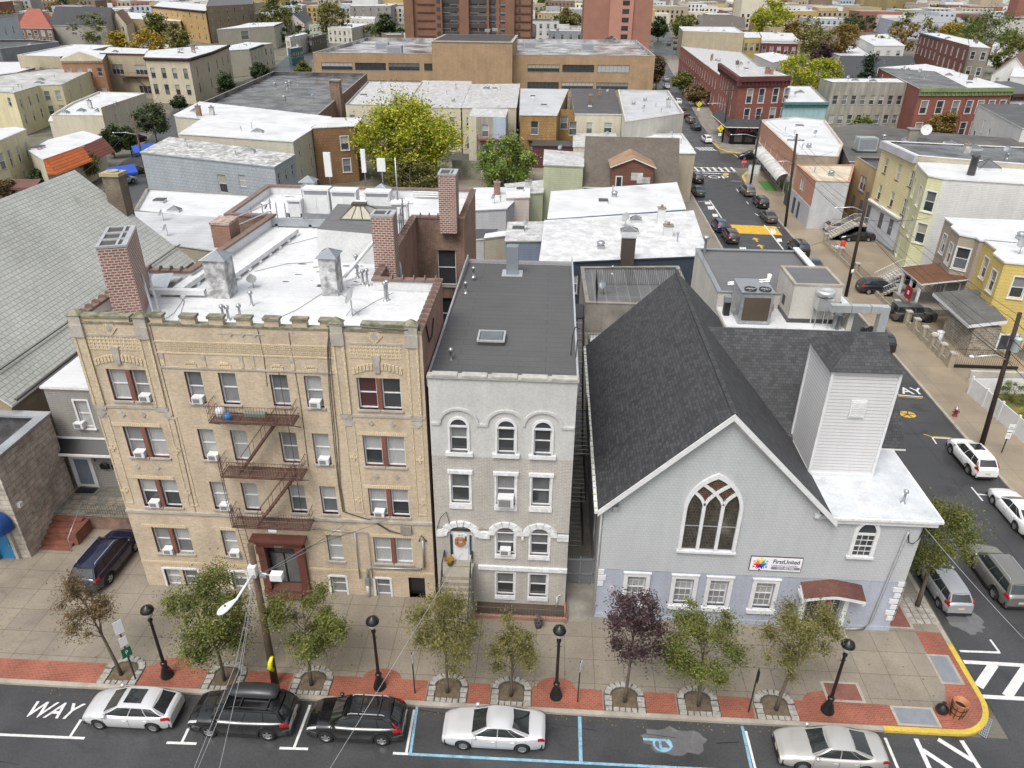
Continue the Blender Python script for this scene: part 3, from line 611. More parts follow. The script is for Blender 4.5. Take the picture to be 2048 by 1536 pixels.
for x in(-22.9,-19.65,-10.05,-6.45):
 def pier(mb,x=x):
  mb.box(x-.3,CF-.06,12.6,x+.3,CF,16.9,b_yel)
  mb.box(x-.3,CF-.1,12.6,x-.17,CF-.058,16.4,b_cream);mb.box(x+.17,CF-.1,12.6,x+.3,CF-.058,16.4,b_cream)
  mb.box(x-.32,CF-.14,16.45,x+.32,CF+.02,17.1,cast);mb.box(x-.3,CF-.1,17.1,x+.3,CF+.3,17.6,cast)
  v=[(x-.36,CF-.16,17.6),(x+.36,CF-.16,17.6),(x+.36,CF+.36,17.6),(x-.36,CF+.36,17.6),(x,CF+.1,17.9)];mb.raw(v,[(0,1,4),(1,2,4),(2,3,4),(3,0,4),(3,2,1,0)],stone_cap)
  mb.box(x-.3,CF-.06,12.3,x+.3,CF,12.6,cast)
 ap_deco('pier',pier,b_yel)
for x in(-22.9,-19.25,-9.95,-6.45):
 def lines(mb,x=x):
  for dx in(-.28,.2):mb.box(x+dx,CF-.03,6.2,x+dx+.08,CF,11.9)
  mb.box(x-.28,CF-.032,11.85,x+.28,CF,11.97,cast);mb.box(x-.2,CF-.03,6.2,x+.2,CF,6.28,b_cream)
 ap_deco('brick_panel_outline',lines,b_cream)
ap_deco('belt_course',lambda mb:(mb.box(-23.22,CF-.09,5.62,-5.93,CF,5.78),mb.box(-23.21,CF-.05,12.42,-19.3,CF,12.56),mb.box(-9.9,CF-.05,12.42,-6.0,CF,12.56),mb.box(-19.2,CF-.05,14.86,-10.2,CF,14.95)),cast)
ap_deco('soldier_band',lambda mb:(mb.box(-23.2,CF-.03,1.85,-15.9,CF,2.07),mb.box(-13.3,CF-.03,1.85,-5.96,CF,2.07)),b_cream)
def herring(mb):
 mb.box(-19.2,CF-.03,15.68,-10.2,CF,15.76);mb.box(-19.2,CF-.03,16.28,-10.2,CF,16.36);x=-18.8
 while x<-10.5:
  for s_ in(0,1,2,3):mb.raw([(x+.02,CF-.025,15.8+s_*.12),(x+.2,CF-.025,15.86+s_*.12),(x+.2,CF-.025,15.93+s_*.12),(x+.02,CF-.025,15.87+s_*.12)],[(0,1,2,3)]);mb.raw([(x+.22,CF-.025,15.86+s_*.12),(x+.4,CF-.025,15.8+s_*.12),(x+.4,CF-.025,15.87+s_*.12),(x+.22,CF-.025,15.93+s_*.12)],[(0,1,2,3)])
  x+=.44
 for x in(-19.0,-16.9,-15.0,-14.45,-12.45,-10.4):
  mb.box(x-.1,CF-.035,15.0,x+.1,CF,15.35);mb.box(x-.1,CF-.04,15.35,x+.1,CF,15.66,cast);mb.use(b_cream)
ap_deco('herringbone_band',herring,b_cream)
def diam(mb,x,z,r_,m,y=.045):mb.raw([(x-r_,CF-y,z),(x,CF-y,z-r_*1.15),(x+r_,CF-y,z),(x,CF-y,z+r_*1.15),(x-r_,CF,z),(x,CF,z-r_*1.15),(x+r_,CF,z),(x,CF,z+r_*1.15)],[(0,1,2,3),(0,4,5,1),(1,5,6,2),(2,6,7,3),(3,7,4,0)],m)
for cx_,half in((-21.28,1.3),(-8.25,1.3)):
 def head(mb,c=cx_):
  mb.box(c-1.3,CF-.03,16.5,c+1.3,CF,16.6,cast);mb.use(b_cream)
  for i in range(13):mb.box(c-1.3+i*.2,CF-.02,15.75,c-1.18+i*.2,CF,16.46)
  for q in range(4):mb.box(c-1.3,CF-.026,15.78+q*.18,c+1.3,CF,15.84+q*.18)
  for i in range(14):
   t=-1.25+i*.18;mb.box(c+t,CF-.05,14.86+.3*(1-(t/1.3)**2),c+t+.14,CF,15.2+.33*(1-(t/1.3)**2))
  mb.raw([(c-.13,CF-.09,15.0),(c+.13,CF-.09,15.0),(c+.2,CF-.09,15.95),(c-.2,CF-.09,15.95),(c-.13,CF,15.0),(c+.13,CF,15.0),(c+.2,CF,15.95),(c-.2,CF,15.95)],[(0,1,2,3),(0,3,7,4),(1,5,6,2),(3,2,6,7),(0,4,5,1)],cast)
 ap_deco('window_arch',head,b_cream)
 ap_deco('diamond_ornament',lambda mb,c=cx_:(diam(mb,c,16.98,.4,b_cream),diam(mb,c,16.98,.2,cast,.06)),b_cream)
 for z in(12.05,8.75):
  for dx in(-.55,.55):ap_deco('stone_diamond',lambda mb:diam(mb,cx_+dx,z,.15,cast),cast)
 for dx in(-1.65,1.85):
  ap_deco('stone_diamond',lambda mb:diam(mb,cx_+dx,12.12,.26,cast),cast)
  for z in(9.9,7.1):ap_deco('brick_cross',lambda mb:(mb.box(cx_+dx-.2,CF-.04,z-.07,cx_+dx+.2,CF,z+.07),mb.box(cx_+dx-.07,CF-.045,z-.2,cx_+dx+.07,CF,z+.2)),b_cream)
 for z in(11.32,7.95,4.58):ap_deco('soldier_course',lambda mb:mb.box(cx_-1.3,CF-.03,z,cx_+1.3,CF,z+.2),b_cream)
for x in(-17.62,-15.88,-13.27,-11.55):
 def smallheads(mb,x=x):mb.box(x-.32,CF-.035,14.95,x+.32,CF,15.05);mb.box(x-.32,CF-.035,15.05,x-.2,CF,15.15);mb.box(x+.2,CF-.035,15.05,x+.32,CF,15.15);mb.box(x-.22,CF-.037,15.15,x+.22,CF,15.25)
 ap_deco('window_head',smallheads,b_cream)
for x in(-17.62,-11.55):ap_deco('soldier_course',lambda mb:mb.box(x-.5,CF-.03,4.58,x+.5,CF,4.76),b_cream)
ap_deco('parapet_ornament',lambda mb:([diam(mb,-15.3+i*.6,16.85,.12,cast)for i in range(3)],mb.box(-15.9,CF-.02,16.82,-13.6,CF,16.88)),cast)
rr=random.Random(21);ACS={}
q0=Qs[0][0]
for l in ap_wins():
 place_win(apt,q0(l[1],l[2],.2),0,l[3],l[4],'sash',white,True,rr.choice([(cur_w,g_mid),(cur_w,cur_w),(cur_w,cur_g),(cur_g,cur_g),(cur_w,g_dark),(g_mid,cur_g),(cur_w,cur_w)])if not(l[1]>13.7 and l[2]>12)else(cur_r,cur_r)if l[1]<15 else(g_dark,g_dark),.2,cast)
for z0,z1 in((12.88,14.68),(9.4,11.3),(6.07,7.93),(2.68,4.56)):
 for c in(-20.975,-8.24):ap_deco('window_mullion',lambda mb:mb.box(c-.115,CF-.012,z0,c+.115,CF+.1,z1),mat('red_brown_mullion',(.19,.075,.055),.6,var=.2))
for a,b in((-22.0,-20.0),(-18.0,-17.1),(-12.1,-11.2),(-9.45,-8.6)):ap_deco('window_surround',lambda mb:(mb.box(a-.12,CF-.04,.02,a,CF+.05,1.55),mb.box(b,CF-.04,.02,b+.12,CF+.05,1.55),mb.box(a,CF-.04,1.46,b,CF+.05,1.6)),trimw)
for i,l in((4,(1.4,12.2,2.75,14.9)),(4,(1.4,8.6,2.75,11.2)),(3,(7,12,8,14))):place_win(apt,Qs[i][0]((l[0]+l[2])/2,l[1],.2),Qs[i][1],l[2]-l[0],l[3]-l[1],'sash',white,True,(g_dark,g_dark),.2)
def hood(mb):
 m=brown_trim;mb.box(-16.2,CF-.62,4.28,-13.1,CF,4.45,m);mb.box(-16.05,CF-.5,4.05,-13.25,CF,4.28);mb.box(-15.9,CF-.35,3.75,-13.4,CF,4.05)
 for x in(-15.98,-13.75):mb.box(x,CF-.3,.13,x+.42,CF,3.75);mb.box(x-.04,CF-.42,3.3,x+.46,CF,3.78);mb.box(x-.04,CF-.36,.13,x+.46,CF,.5)
ap_deco('entrance_hood',hood,brown_trim)
text_mesh('2207',.3,cast,'house_number',apt,(-14.65,CF-.36,3.9),(rad(90),0,0),.01)
dmb=MB(black)
dmb.box(-15.75,CF+.35,.5,-13.75,CF+.4,3.75,dark_trim)
for x in(-15.55,-14.7):dmb.box(x,CF+.32,.62,x+.75,CF+.36,2.75,g_mid);dmb.box(x-.04,CF+.3,.6,x,CF+.38,2.8,black);dmb.box(x+.75,CF+.3,.6,x+.79,CF+.38,2.8,black)
dmb.box(-15.6,CF+.31,2.9,-13.9,CF+.36,3.6,g_dark);dd=dmb.build('door',apt)
h_=MB(galv);h_.box(-14.82,CF+.24,1.5,-14.78,CF+.3,1.9);h_.build('handle',dd)
st=MB(mat('brownstone',(.14,.06,.045),.8,var=.3));st.box(-15.75,CF-.35,K,-13.75,CF+.34,.5);st.box(-15.75,CF-.75,K,-13.75,CF-.35,.32);st.build('entrance_step',apt)
def pipes(mb):
 y=CF-.12;mb.tube([(-9.9,y,.15),(-9.9,y,1.2)],.09,8);mb.box(-10.0,CF-.25,1.1,-9.75,CF,1.6,steel_grey);mb.use(galv)
 mb.tube([(-9.85,y,1.6),(-9.8,y,2.25),(-9.6,y,2.42),(-6.75,y,2.42),(-6.5,y,2.6),(-6.5,y,4.6)],.06,8)
 mb.tube([(-10.3,y,1.5),(-10.3,y,4.9)],.04,6);mb.tube([(-9.55,y,1.6),(-9.55,y,4.9),(-12.8,y,5.1)],.03,6)
 mb.box(-7.7,CF-.16,4.95,-7.1,CF,5.5,conc_old);mb.tube([(-6.7,y,4.5),(-6.55,y-.1,5.0),(-6.3,y,4.5)],.05,6)
ap_deco('service_pipe',pipes,trimw)
def cable(pts,r=.02,n=10,sag=.0):
 out=[]
 for i in range(len(pts)-1):
  a,b=Vector(pts[i]),Vector(pts[i+1])
  for j in range(n if sag else 2):
   t=j/(n if sag else 2);p=a.lerp(b,t);p.z-=sag*4*t*(1-t);out.append(p)
 out.append(Vector(pts[-1]));return out
def cables(mb):
 y=CF-.05
 for dx in(0,.05,.12):mb.tube([(-10.35+dx,y,17.5),(-10.6+dx,y,16.2),(-10.75+dx*1.6,y,14),(-10.85+dx*2,y,11),(-10.9+dx,y,8.2),(-10.85+dx,y,6.3),(-10.2+dx,y,6.05),(-9.3+dx,y,5.75),(-8.3,y,5.0+dx),(-7.5,y,4.85)],.016,4)
 mb.tube([(-10.5,y,17.45),(-9.0,CF-.1,17.5),(-6.6,CF-.1,17.4),(-6.0,CF+1.5,17.3)],.04,5);mb.tube([(-5.9,CF+1,17.2),(-5.88,CF+1.6,16.0),(-5.88,CF+2.4,15.9),(-5.88,CF+3.2,16.6)],.04,5)
 for x,z0,z1 in((-19.2,5.6,17.2),(-13.9,14,17.2),(-13.2,4.9,15),(-12.4,9.2,17)):mb.tube([(x,CF-.02,z0),(x+.08,CF-.02,(z0+z1)/2),(x,CF-.02,z1)],.014,4)
 mb.tube([(-12.7,CF-.06,5.6),(-11.6,CF-.06,5.55),(-10.2,CF-.06,5.5)],.02,4)
ap_deco('cable_bundle',cables,black)
fe=MB(rust);fe.use(rust);fe.box(-16.75,CF-.06,12.3,-16.7,CF,12.36);fe=fe.build('fire_escape',apt)
def landing(z):
 mb=MB(rust);x0,x1,y0,y1=-16.75,-12.5,CF-1.05,CF-.02
 for i in range(11):y=y0+(y1-y0)*i/10;mb.box(x0,y-.014,z-.03,x1,y+.014,z)
 for x in(x0,x0+1.4,x0+2.85,x1):mb.box(x-.02,y0,z-.07,x+.02,y1,z-.03);mb.tube([(x,y0+.1,z-.08),(x,y1,z-.75)],.022,4)
 mb.box(x0,y0-.02,z-.05,x1,y0+.02,z+.01);mb.build('landing',fe)
 mb=MB(rust)
 for hh in(.12,.5,.95):mb.tube([(x0,y1,z+hh),(x0,y0,z+hh),(x1,y0,z+hh),(x1,y1,z+hh)],.018,4)
 n=30
 for i in range(n+1):x=x0+(x1-x0)*i/n;mb.tube([(x,y0,z),(x,y0,z+.95)],.011,4,cap=False)
 for x in(x0,x1):
  for j in range(6):y=y0+(y1-y0)*j/6;mb.tube([(x,y,z),(x,y,z+.95)],.011,4,cap=False)
 mb.build('railing',fe)
for z in(12.4,9.06,5.72):landing(z)
def flight(za,xa,zb,xb,y0=CF-.85,y1=CF-.35):
 mb=MB(rust)
 for y in(y0,y1):mb.tube([(xa,y,za),(xb,y,zb)],.035,4);mb.tube([(xa,y,za+.75),(xb,y,zb+.75)],.016,4)
 n=13
 for i in range(1,n):t=i/n;x=xa+(xb-xa)*t;z=za+(zb-za)*t;mb.box(x-.1,y0,z-.02,x+.1,y1,z)
 for t in(.05,.35,.65,.95):
  for y in(y0,y1):x=xa+(xb-xa)*t;z=za+(zb-za)*t;mb.tube([(x,y,z),(x,y,z+.75)],.014,4)
 mb.build('stair_flight',fe)
flight(12.4,-13.4,9.06,-15.9);flight(9.06,-12.9,5.72,-15.4)
mb=MB(rust)
for x in(-16.55,-16.15):mb.tube([(x,CF-1.0,7.0),(x+.25,CF-.95,2.3)],.022,4)
for i in range(15):t=i/15;mb.tube([(-16.55+.25*t,CF-1.0,7-4.6*t),(-16.15+.25*t,CF-1.0,7-4.6*t)],.014,4)
for x in(-16.9,-16.8):mb.tube([(x,CF-.75,5.7),(x,CF-.75,10.2)],.02,4)
for i in range(14):mb.tube([(-16.98,CF-.75,5.9+i*.3),(-16.7,CF-.75,5.9+i*.3)],.012,4)
mb.build('ladder',fe)
def brick_chimney(x,y,w,d,z0,z1,ang=0.0,n=1,lbl=None):
 ux=(math.cos(ang),math.sin(ang));uy=(-ux[1],ux[0])
 for i in range(n):
  o=(x+uy[0]*d*1.02*i,y+uy[1]*d*1.02*i,0);mb=MB(b_chim);mb.obox(o,ux,uy,0,0,z0,w,d,z1-.08,b_chim)
  c=mb.build('chimney',apt);k=MB(alum)
  k.obox(o,ux,uy,-.02,-.02,z1-.08,w+.02,d+.02,z1-.03,alum)
  for a,b,cc,e in((-.03,-.03,w+.03,.1),(-.03,d-.1,w+.03,d+.03),(-.03,.1,.12,d-.1),(w-.22,.1,w+.03,d-.1),(w*.62,.1,w*.7,d-.1)):k.obox(o,ux,uy,a,b,z1-.03,cc,e,z1+.04)
  k.obox(o,ux,uy,.12,.1,z1-.028,w-.22,d-.1,z1-.02,dark_trim);k.build('flue_cap',c)
brick_chimney(-21.95,33.45,1.35,1.12,16.5,20.45,rad(20),3)
brick_chimney(-10.15,40.65,1.25,1.1,16.5,20.3)
brick_chimney(-7.75,50.45,1.2,1.6,16.3,20.4)
def brace(a,b):
 mb=MB(galv);mb.tube([a,b],.06,4);mb.tube([(a[0]+.15,a[1]+.35,a[2]),(b[0]+.15,b[1]+.3,b[2])],.06,4);mb.tube([b,(b[0],b[1],16.6)],.06,4);mb.build('chimney_brace',apt)
brace((-20.8,34.8,18.6),(-19.5,32.9,17.2));brace((-10.1,41.3,18.8),(-11.9,39.6,16.8))
shaft_m=mat('stained_silver_shaft',(.66,.67,.68),.6,c2=(.3,.3,.3),var=.4,scale=1.2,streak=.35)
for x0,y0,x1,y1,zt in((-18.45,36.7,-17.3,37.9,18.75),(-12.45,37.55,-11.55,38.7,18.75),(-19.45,56.7,-18.45,57.7,18.1),(-13.9,57.6,-12.95,58.5,17.4)):
 mb=MB(shaft_m);mb.box(x0,y0,16.5,x1,y1,zt);s_=mb.build('ventilation_shaft',apt)
 mb=MB(steel_grey);cx_,cy_=(x0+x1)/2,(y0+y1)/2;v=[(x0-.12,y0-.12,zt+.02),(x1+.12,y0-.12,zt+.02),(x1+.12,y1+.12,zt+.02),(x0-.12,y1+.12,zt+.02),(cx_,cy_,zt+.42)];mb.raw(v,[(0,1,4),(1,2,4),(2,3,4),(3,0,4),(3,2,1,0)])
 for i in range(4):mb.tube([v[i],v[4]],.03,4,galv)
 mb.build('cap',s_)
mb=MB(mat('grey_bulkhead_coating',(.48,.49,.5),.6,var=.2,scale=.7));v=[(-14.25,42.9,16.5),(-10.1,42.9,16.5),(-10.1,47.6,16.5),(-14.25,47.6,16.5),(-14.25,43.6,18.5),(-10.1,43.4,18.3),(-10.1,47.6,18.9),(-14.0,47.6,19.0)]
mb.raw(v,[(0,1,5,4),(1,2,6,5),(2,3,7,6),(3,0,4,7)]);mb.poly([v[4],v[5],v[6],v[7]],grey_roll);bh=mb.build('stair_bulkhead',apt)
mb=MB(steel_grey);mb.box(-13.1,44.6,18.5,-10.9,46.6,18.85);v=[(-13.1,44.6,18.86),(-10.9,44.6,18.86),(-10.9,46.6,18.86),(-13.1,46.6,18.86),(-12.4,45.4,19.5),(-11.7,45.4,19.5),(-11.7,45.8,19.5),(-12.4,45.8,19.5)]
mb.raw(v,[(0,1,5,4),(1,2,6,5),(2,3,7,6),(3,0,4,7),(4,5,6,7)],cur_y);mb.use(dark_trim)
for a,b in((0,4),(1,5),(2,6),(3,7),(0,1),(1,2),(4,5),(5,6)):mb.tube([v[a],v[b]],.05,4)
for t in(.33,.66):mb.tube([Vector(v[0]).lerp(Vector(v[1]),t),Vector(v[4]).lerp(Vector(v[5]),t)],.035,4)
mb.box(-12.5,45.35,19.5,-11.6,45.85,19.65);mb.build('skylight',bh)
mb=MB(shaft_m);mb.box(-22.3,38.1,16.6,-20.9,39.0,16.95);mb.raw([(-22.3,37.4,16.7),(-21.0,37.2,16.9),(-20.9,38.1,17.5),(-22.2,38.3,17.3)],[(0,1,2,3)],alum);mb.tube([(-22.4,37.2,16.7),(-20.7,37.0,16.7),(-20.7,37.0,17.0),(-22.4,37.2,17.0)],.04,4,galv);mb.build('roof_hatch',apt)
mb=MB(trimw)
for a,b,w in(((-20.3,37.1),(-20.1,40),.3),((-22.8,36.8),(-18.7,36.9),.18),((-18.4,38.2),(-17.4,48.4),.28)):
 a,b=Vector(a),Vector(b);d=(b-a).normalized();L=(b-a).length;mb.obox((a.x,a.y,16.75),d,(-d.y,d.x),0,-w,0,L,w,.28)
 for i in range(int(L/1.4)+1):mb.obox((a.x,a.y,16.6),d,(-d.y,d.x),i*1.4,-w-.1,0,i*1.4+.25,w+.1,.15)
mb.build('cable_tray',apt)
mb=MB(b_chim);mb.box(-21.7,45.2,16.6,-20.5,46.8,18.1,b_red);mb.box(-21.75,45.15,18.1,-20.45,46.85,18.25,mat('flaking_white_brick',(.45,.4,.37),.8,c2=(.3,.15,.11),var=.3,scale=2));mb.build('chimney',apt)
ap_steel=MB(galv);ap_steel.box(-19.6,49.9,16.7,-13.5,50.2,17.2);ap_steel.box(-19.0,51.4,16.9,-12.4,51.55,17.2)
for x in(-19.2,-16.8,-14):ap_steel.box(x-.1,49.9,16.6,x+.1,51.5,16.85)
ap_steel.use(galv)
for x,y,h in((-20.3,50.6,1.5),(-19.3,50.6,1.6),(-18.6,50.4,1.6),(-20.0,51.3,1.5)):ap_steel.tube([(x,y,16.6),(x,y,16.6+h)],.04,5)
for z in(17.6,18.1):ap_steel.tube([(-20.3,50.6,z),(-19.3,50.6,z)],.03,5);ap_steel.tube([(-10.2,50.0,z+.5),(-9.7,46.2,z+.5)],.03,5)
for x,y in((-10.2,50.0),(-10.0,48.8),(-9.85,47.5),(-9.7,46.2)):ap_steel.tube([(x,y,16.6),(x,y,18.8)],.05,5)
ap_steel.tube([(-22.4,46.9,17.4),(-19.3,49.8,18.4)],.05,5);ap_steel.tube([(-22.4,46.5,16.9),(-19.3,49.4,17.9)],.05,5)
for i in range(4):p=Vector((-22.4,46.7,17)).lerp(Vector((-19.3,49.6,18)),i/3);ap_steel.tube([p,p+Vector((0,0,.7))],.03,5)
ap_steel.build('steel_frame',apt)
def telecom(x,y,w,d,h,lbl,door=2):
 o=empty('equipment_cabinet',(x+w/2,y+d/2,16.85),lbl,'equipment cabinet','telecom cabinets on the apartment roof')
 mb=MB(white);mb.box(x,y,16.85,x+w,y+d,16.85+h);mb.box(x-.04,y-.06,16.85+h-.1,x+w+.04,y+d,16.85+h+.04);mb.box(x+.05,y+.05,16.6,x+w-.05,y+d-.05,16.85,galv);mb.build('housing',o)
 for i in range(door):a=x+.06+i*(w-.12)/door;m2=MB(white);m2 .box(a+.02,y-.03,16.95,a+(w-.12)/door-.02,y,16.85+h*.78);m2 .build('door',o)
 m2=MB(steel_grey);m2 .box(x+.1,y-.025,16.85+h*.81,x+w-.1,y,16.85+h*.93);m2 .build('vent',o)
telecom(-17.75,52.0,1.85,1.0,1.95,'wide white two-door cabinet, leftmost large one on the apartment roof');telecom(-15.7,51.9,1.8,1.0,1.9,'wide white two-door cabinet in the middle of the apartment roof row');telecom(-13.4,52.4,1.8,.9,1.75,'white cabinet with a cable wheel in front, right end of the rooftop row')
telecom(-18.75,51.4,.95,.7,1.3,'small white cabinet at the left end of the rooftop row',1);telecom(-13.9,51.3,.75,.6,1.25,'slim grey-white cabinet between the large rooftop cabinets',1);telecom(-12.6,51.0,.8,.6,.95,'low white cabinet behind the middle brick chimney',1);telecom(-11.4,51.6,1.2,.7,1.2,'white cabinet beside the steel rail near the courtyard',1)
def antenna(x,y,z,h,w,lbl,pole=True):
 o=empty('panel_antenna',(x,y,16.6),lbl,'antenna','panel antennas on the apartment roof');mb=MB(white);mb.box(x-w/2,y-.12,z,x+w/2,y+.08,z+h);mb.build('panel',o);mb=MB(galv);mb.tube([(x,y+.1,16.6),(x,y+.1,z+h*.7)],.04,6);mb.build('mast',o)
antenna(-17.9,59.3,18.0,1.9,.55,'broad white panel antenna in front of the brown house');antenna(-15.0,59.3,18.4,1.8,.35,'tall narrow white panel antenna beside the yellow-green tree');antenna(-13.5,58.9,18.6,1.0,.65,'short wide panel antenna on a mast at the rear parapet')
o=empty('mast_pole',(-11.45,54.5,16.6),'thin grey steel mast rising from the rear roof behind the chimney','mast');mb=MB(galv);mb.tube([(-11.45,54.5,16.6),(-11.45,54.5,20.6)],[.07,.04],8);mb.build('pole',o);mb=MB(galv);mb.tube([(-12.2,54.5,16.7),(-11.45,54.5,18.2),(-10.7,54.5,16.7)],.03,5);mb.tube([(-12.2,54.5,16.7),(-10.7,54.5,16.7)],.05,5);mb.build('footing',o)
mb=MB(trimw)
for dz in(0,.18,.36):mb.tube([(-11.0,58.4,16.8+dz),(-7.8,58.4,16.8+dz)],.05,6)
mb.build('pipe_run',apt)
def dish(x,y,z,r_,lbl,m=None,ax=(-.75,-.35,.45),pole=.9,parent=None):
 o=empty('satellite_dish',(x,y,z),lbl,'satellite dish');mb=MB(galv);mb.tube([(x,y,z),(x,y,z+pole)],.03,6);mb.tube([(x-.35,y,z),(x,y,z+pole*.5),(x+.3,y+.2,z)],.018,4);mb.build('mount',o)
 c=Vector((x,y,z+pole))+Vector((-.05,-.02,.25));A=Vector(ax).normalized();a=A.orthogonal().normalized();b=A.cross(a);mb=MB(m or plain('dish_grey',(.3,.31,.32),.5));vs=[];mb.sm=True
 for q,oo in((.001,-.09),(r_*.5,-.065),(r_,.03)):
  for j in range(16):t=j*math.pi/8;vs.append(c+a*math.cos(t)*q+b*math.sin(t)*q+A*oo)
 mb.raw(vs,[(i*16+j,i*16+(j+1)%16,(i+1)*16+(j+1)%16,(i+1)*16+j)for i in(0,1)for j in range(16)]);mb.build('reflector',o)
 mb=MB(galv);mb.tube([c-b*r_*.8,c+A*r_*1.5],.015,4);e=c+A*r_*1.5;mb.box(e.x-.06,e.y-.06,e.z-.05,e.x+.06,e.y+.06,e.z+.05);mb.build('receiver_arm',o)
dish(-10.1,34.9,16.6,.45,'grey satellite dish near the front parapet of the yellow brick block');dish(-20.2,51.2,16.6,.35,'small dish at the left of the rear apartment roof',ax=(-.8,-.2,.4));dish(-16.6,38.4,16.6,.28,'low dish lying by the grey bulkhead on the white roof',ax=(.2,-.5,.7),pole=.3)
mb=MB(galv);mb.tube([(-9.55-.25,40,4),(-9.8,40.2,15.4),(-10.0,40.4,15.7)],.1,8)
mb=MB(alum);mb.tube([(-9.3,43.5,10),(-9.3,43.5,16.2),(-9.35,43.5,16.5),(-9.7,43.5,16.6)],.14,8);mb.build('exhaust_duct',apt)
rr=random.Random(4)
for i in range(6):x,y=rr.uniform(-18,-8),rr.uniform(33.5,38);roof_item('vent_pipe',apt,x,y,16.6,rr)
for i in range(4):x,y=rr.uniform(-14,-9.8),rr.uniform(39,42);roof_item('vent_pipe',apt,x,y,16.6,rr)
patch=MB(tar)
for i in range(26):
 x,y=rr.uniform(-15.5,-10),rr.uniform(38.6,42.7);a=rr.uniform(.08,.35);b=rr.uniform(.03,.12);patch.poly([(x+a*math.cos(t)*rr.uniform(.6,1.1),y+b*math.sin(t),16.604)for t in[k*.8 for k in range(8)]])
for i in range(14):
 x,y=rr.uniform(-22,-7),rr.uniform(56.5,58.6);a=rr.uniform(.15,.6);patch.poly([(x+a*math.cos(t)*rr.uniform(.6,1.1),y+a*.25*math.sin(t),16.604)for t in[k*.8 for k in range(8)]])
patch.build('tar_patch',apt)
mb=MB(black)
for pts in(((-20.9,37.5),(-19.6,36.2),(-18.6,33.2),(-16.6,32.2)),((-19.8,32.3),(-19.4,34.5),(-19.9,37.2)),((-12.5,38),(-13.2,35.5),(-14.2,33.6),(-14.6,32.2)),((-10.1,35),(-9.4,36.8),(-8.6,38.3)),((-17.5,41),(-16,42.5),(-14.5,42.9)),((-17.2,46),(-15.6,48),(-14.4,48.3))):
 mb.tube([(x,y,16.63)for x,y in pts],.012,4)
mb.build('roof_cable',apt)
acg=mat('ac_grille',(.2,.2,.21),.6,var=.1)
def ac(x,y,z,lbl,w=.56,h=.36,d=.3,grp='window air conditioners on the yellow apartment block',ang=0.0):
 o=empty('air_conditioner',(x,y,z),lbl,'air conditioner',grp,ang);s_=ORG[o.name];ORG[o.name]=Vector((0,0,0))
 mb=MB(white);mb.box(-w/2,-d,0,w/2,.1,h);mb.build('casing',o);mb=MB(acg);mb.box(-w/2+.06,-d-.012,.06,w/2-.16,-d,h-.07);mb.build('grille',o)
FL={'5':(12.88,'top-floor'),'4':(9.4,'fourth-floor'),'3':(6.07,'third-floor'),'2':(2.68,'second-floor')}
for f,x,d in(('5',-20.35,'left paired window'),('5',-17.6,'single window left of the fire escape'),('5',-11.55,'single window right of the fire escape'),('4',-21.45,'left paired window'),('4',-17.45,'single window left of the fire escape'),('4',-11.5,'single window right of the fire escape'),('3',-21.4,'left paired window'),('3',-17.4,'single window behind the fire escape ladder'),('3',-8.8,'right paired window'),('2',-21.35,'left paired window'),('2',-17.45,'single window left of the entrance')):
 ac(x,CF+.1,FL[f][0]+.05,f'white air conditioner in the {FL[f][1]} {d}')
 # ------------ grey row house with arched windows
GY=31.7;GR=box_rect(-5.75,GY,1.58,50.4)
gh=empty('row_house',(-2.1,GY,K),'grey three-storey row house with arched top windows, charcoal roof and white stoop door','row house')
gp=[Vector(p)for p in GR];mb=MB()
lower=[(c+5.75-.5,z0,c+5.75+.5,z1)for c,z0,z1 in((-4.3,7.3,9.2),(-1.88,7.3,9.2),(-.02,7.3,9.2),(-1.88,3.85,5.35),(0,3.85,5.35),(-1.88,.75,2.45),(0,.75,2.45))];lower.append((1.4-.62,3.15,1.4+.62,5.3))
wall_holes(mb,gp[0],gp[1],0,10.3,lower,b_grey,.14);upper=[(c+5.75-.45,10.6,c+5.75+.45,12.15)for c in(-4.3,-1.88,-.02)]
wall_holes(mb,gp[0],gp[1],10.3,14.9,upper,stucco_g,.14)
for i in(1,2,3):wall_holes(mb,gp[i],gp[(i+1)%4],0,14.5,[],sidingm('grey_clapboard',(.36,.37,.38)))
mb.build('wall',gh)
mb=MB(charcoal_roll);mb.poly([(-5.8,GY+.25,14.75),(1.62,GY+.25,14.75),(1.62,44.2,14.55),(-5.8,44.2,14.55)]);mb.poly([(-5.8,44.2,14.48),(1.62,44.2,14.48),(1.62,50.5,14.2),(-5.8,50.5,14.2)]);mb.box(-5.8,44.1,14.3,1.62,44.2,14.56)
for x in(-5.86,1.56):mb.box(x,GY+.3,14.2,x+.1,50.5,14.78,alum)
mb.build('roof',gh)
mb=MB(plain('pale_coping',(.42,.41,.38),.8,var=.3));mb.box(-5.8,GY-.1,14.9,1.65,GY+.35,15.0)
for i in range(5):x=-5.55+i*1.47;mb.box(x,GY-.12,15.0,x+1.25,GY+.3,15.1,MATS['pale_coping'])
mb.build('coping',gh)
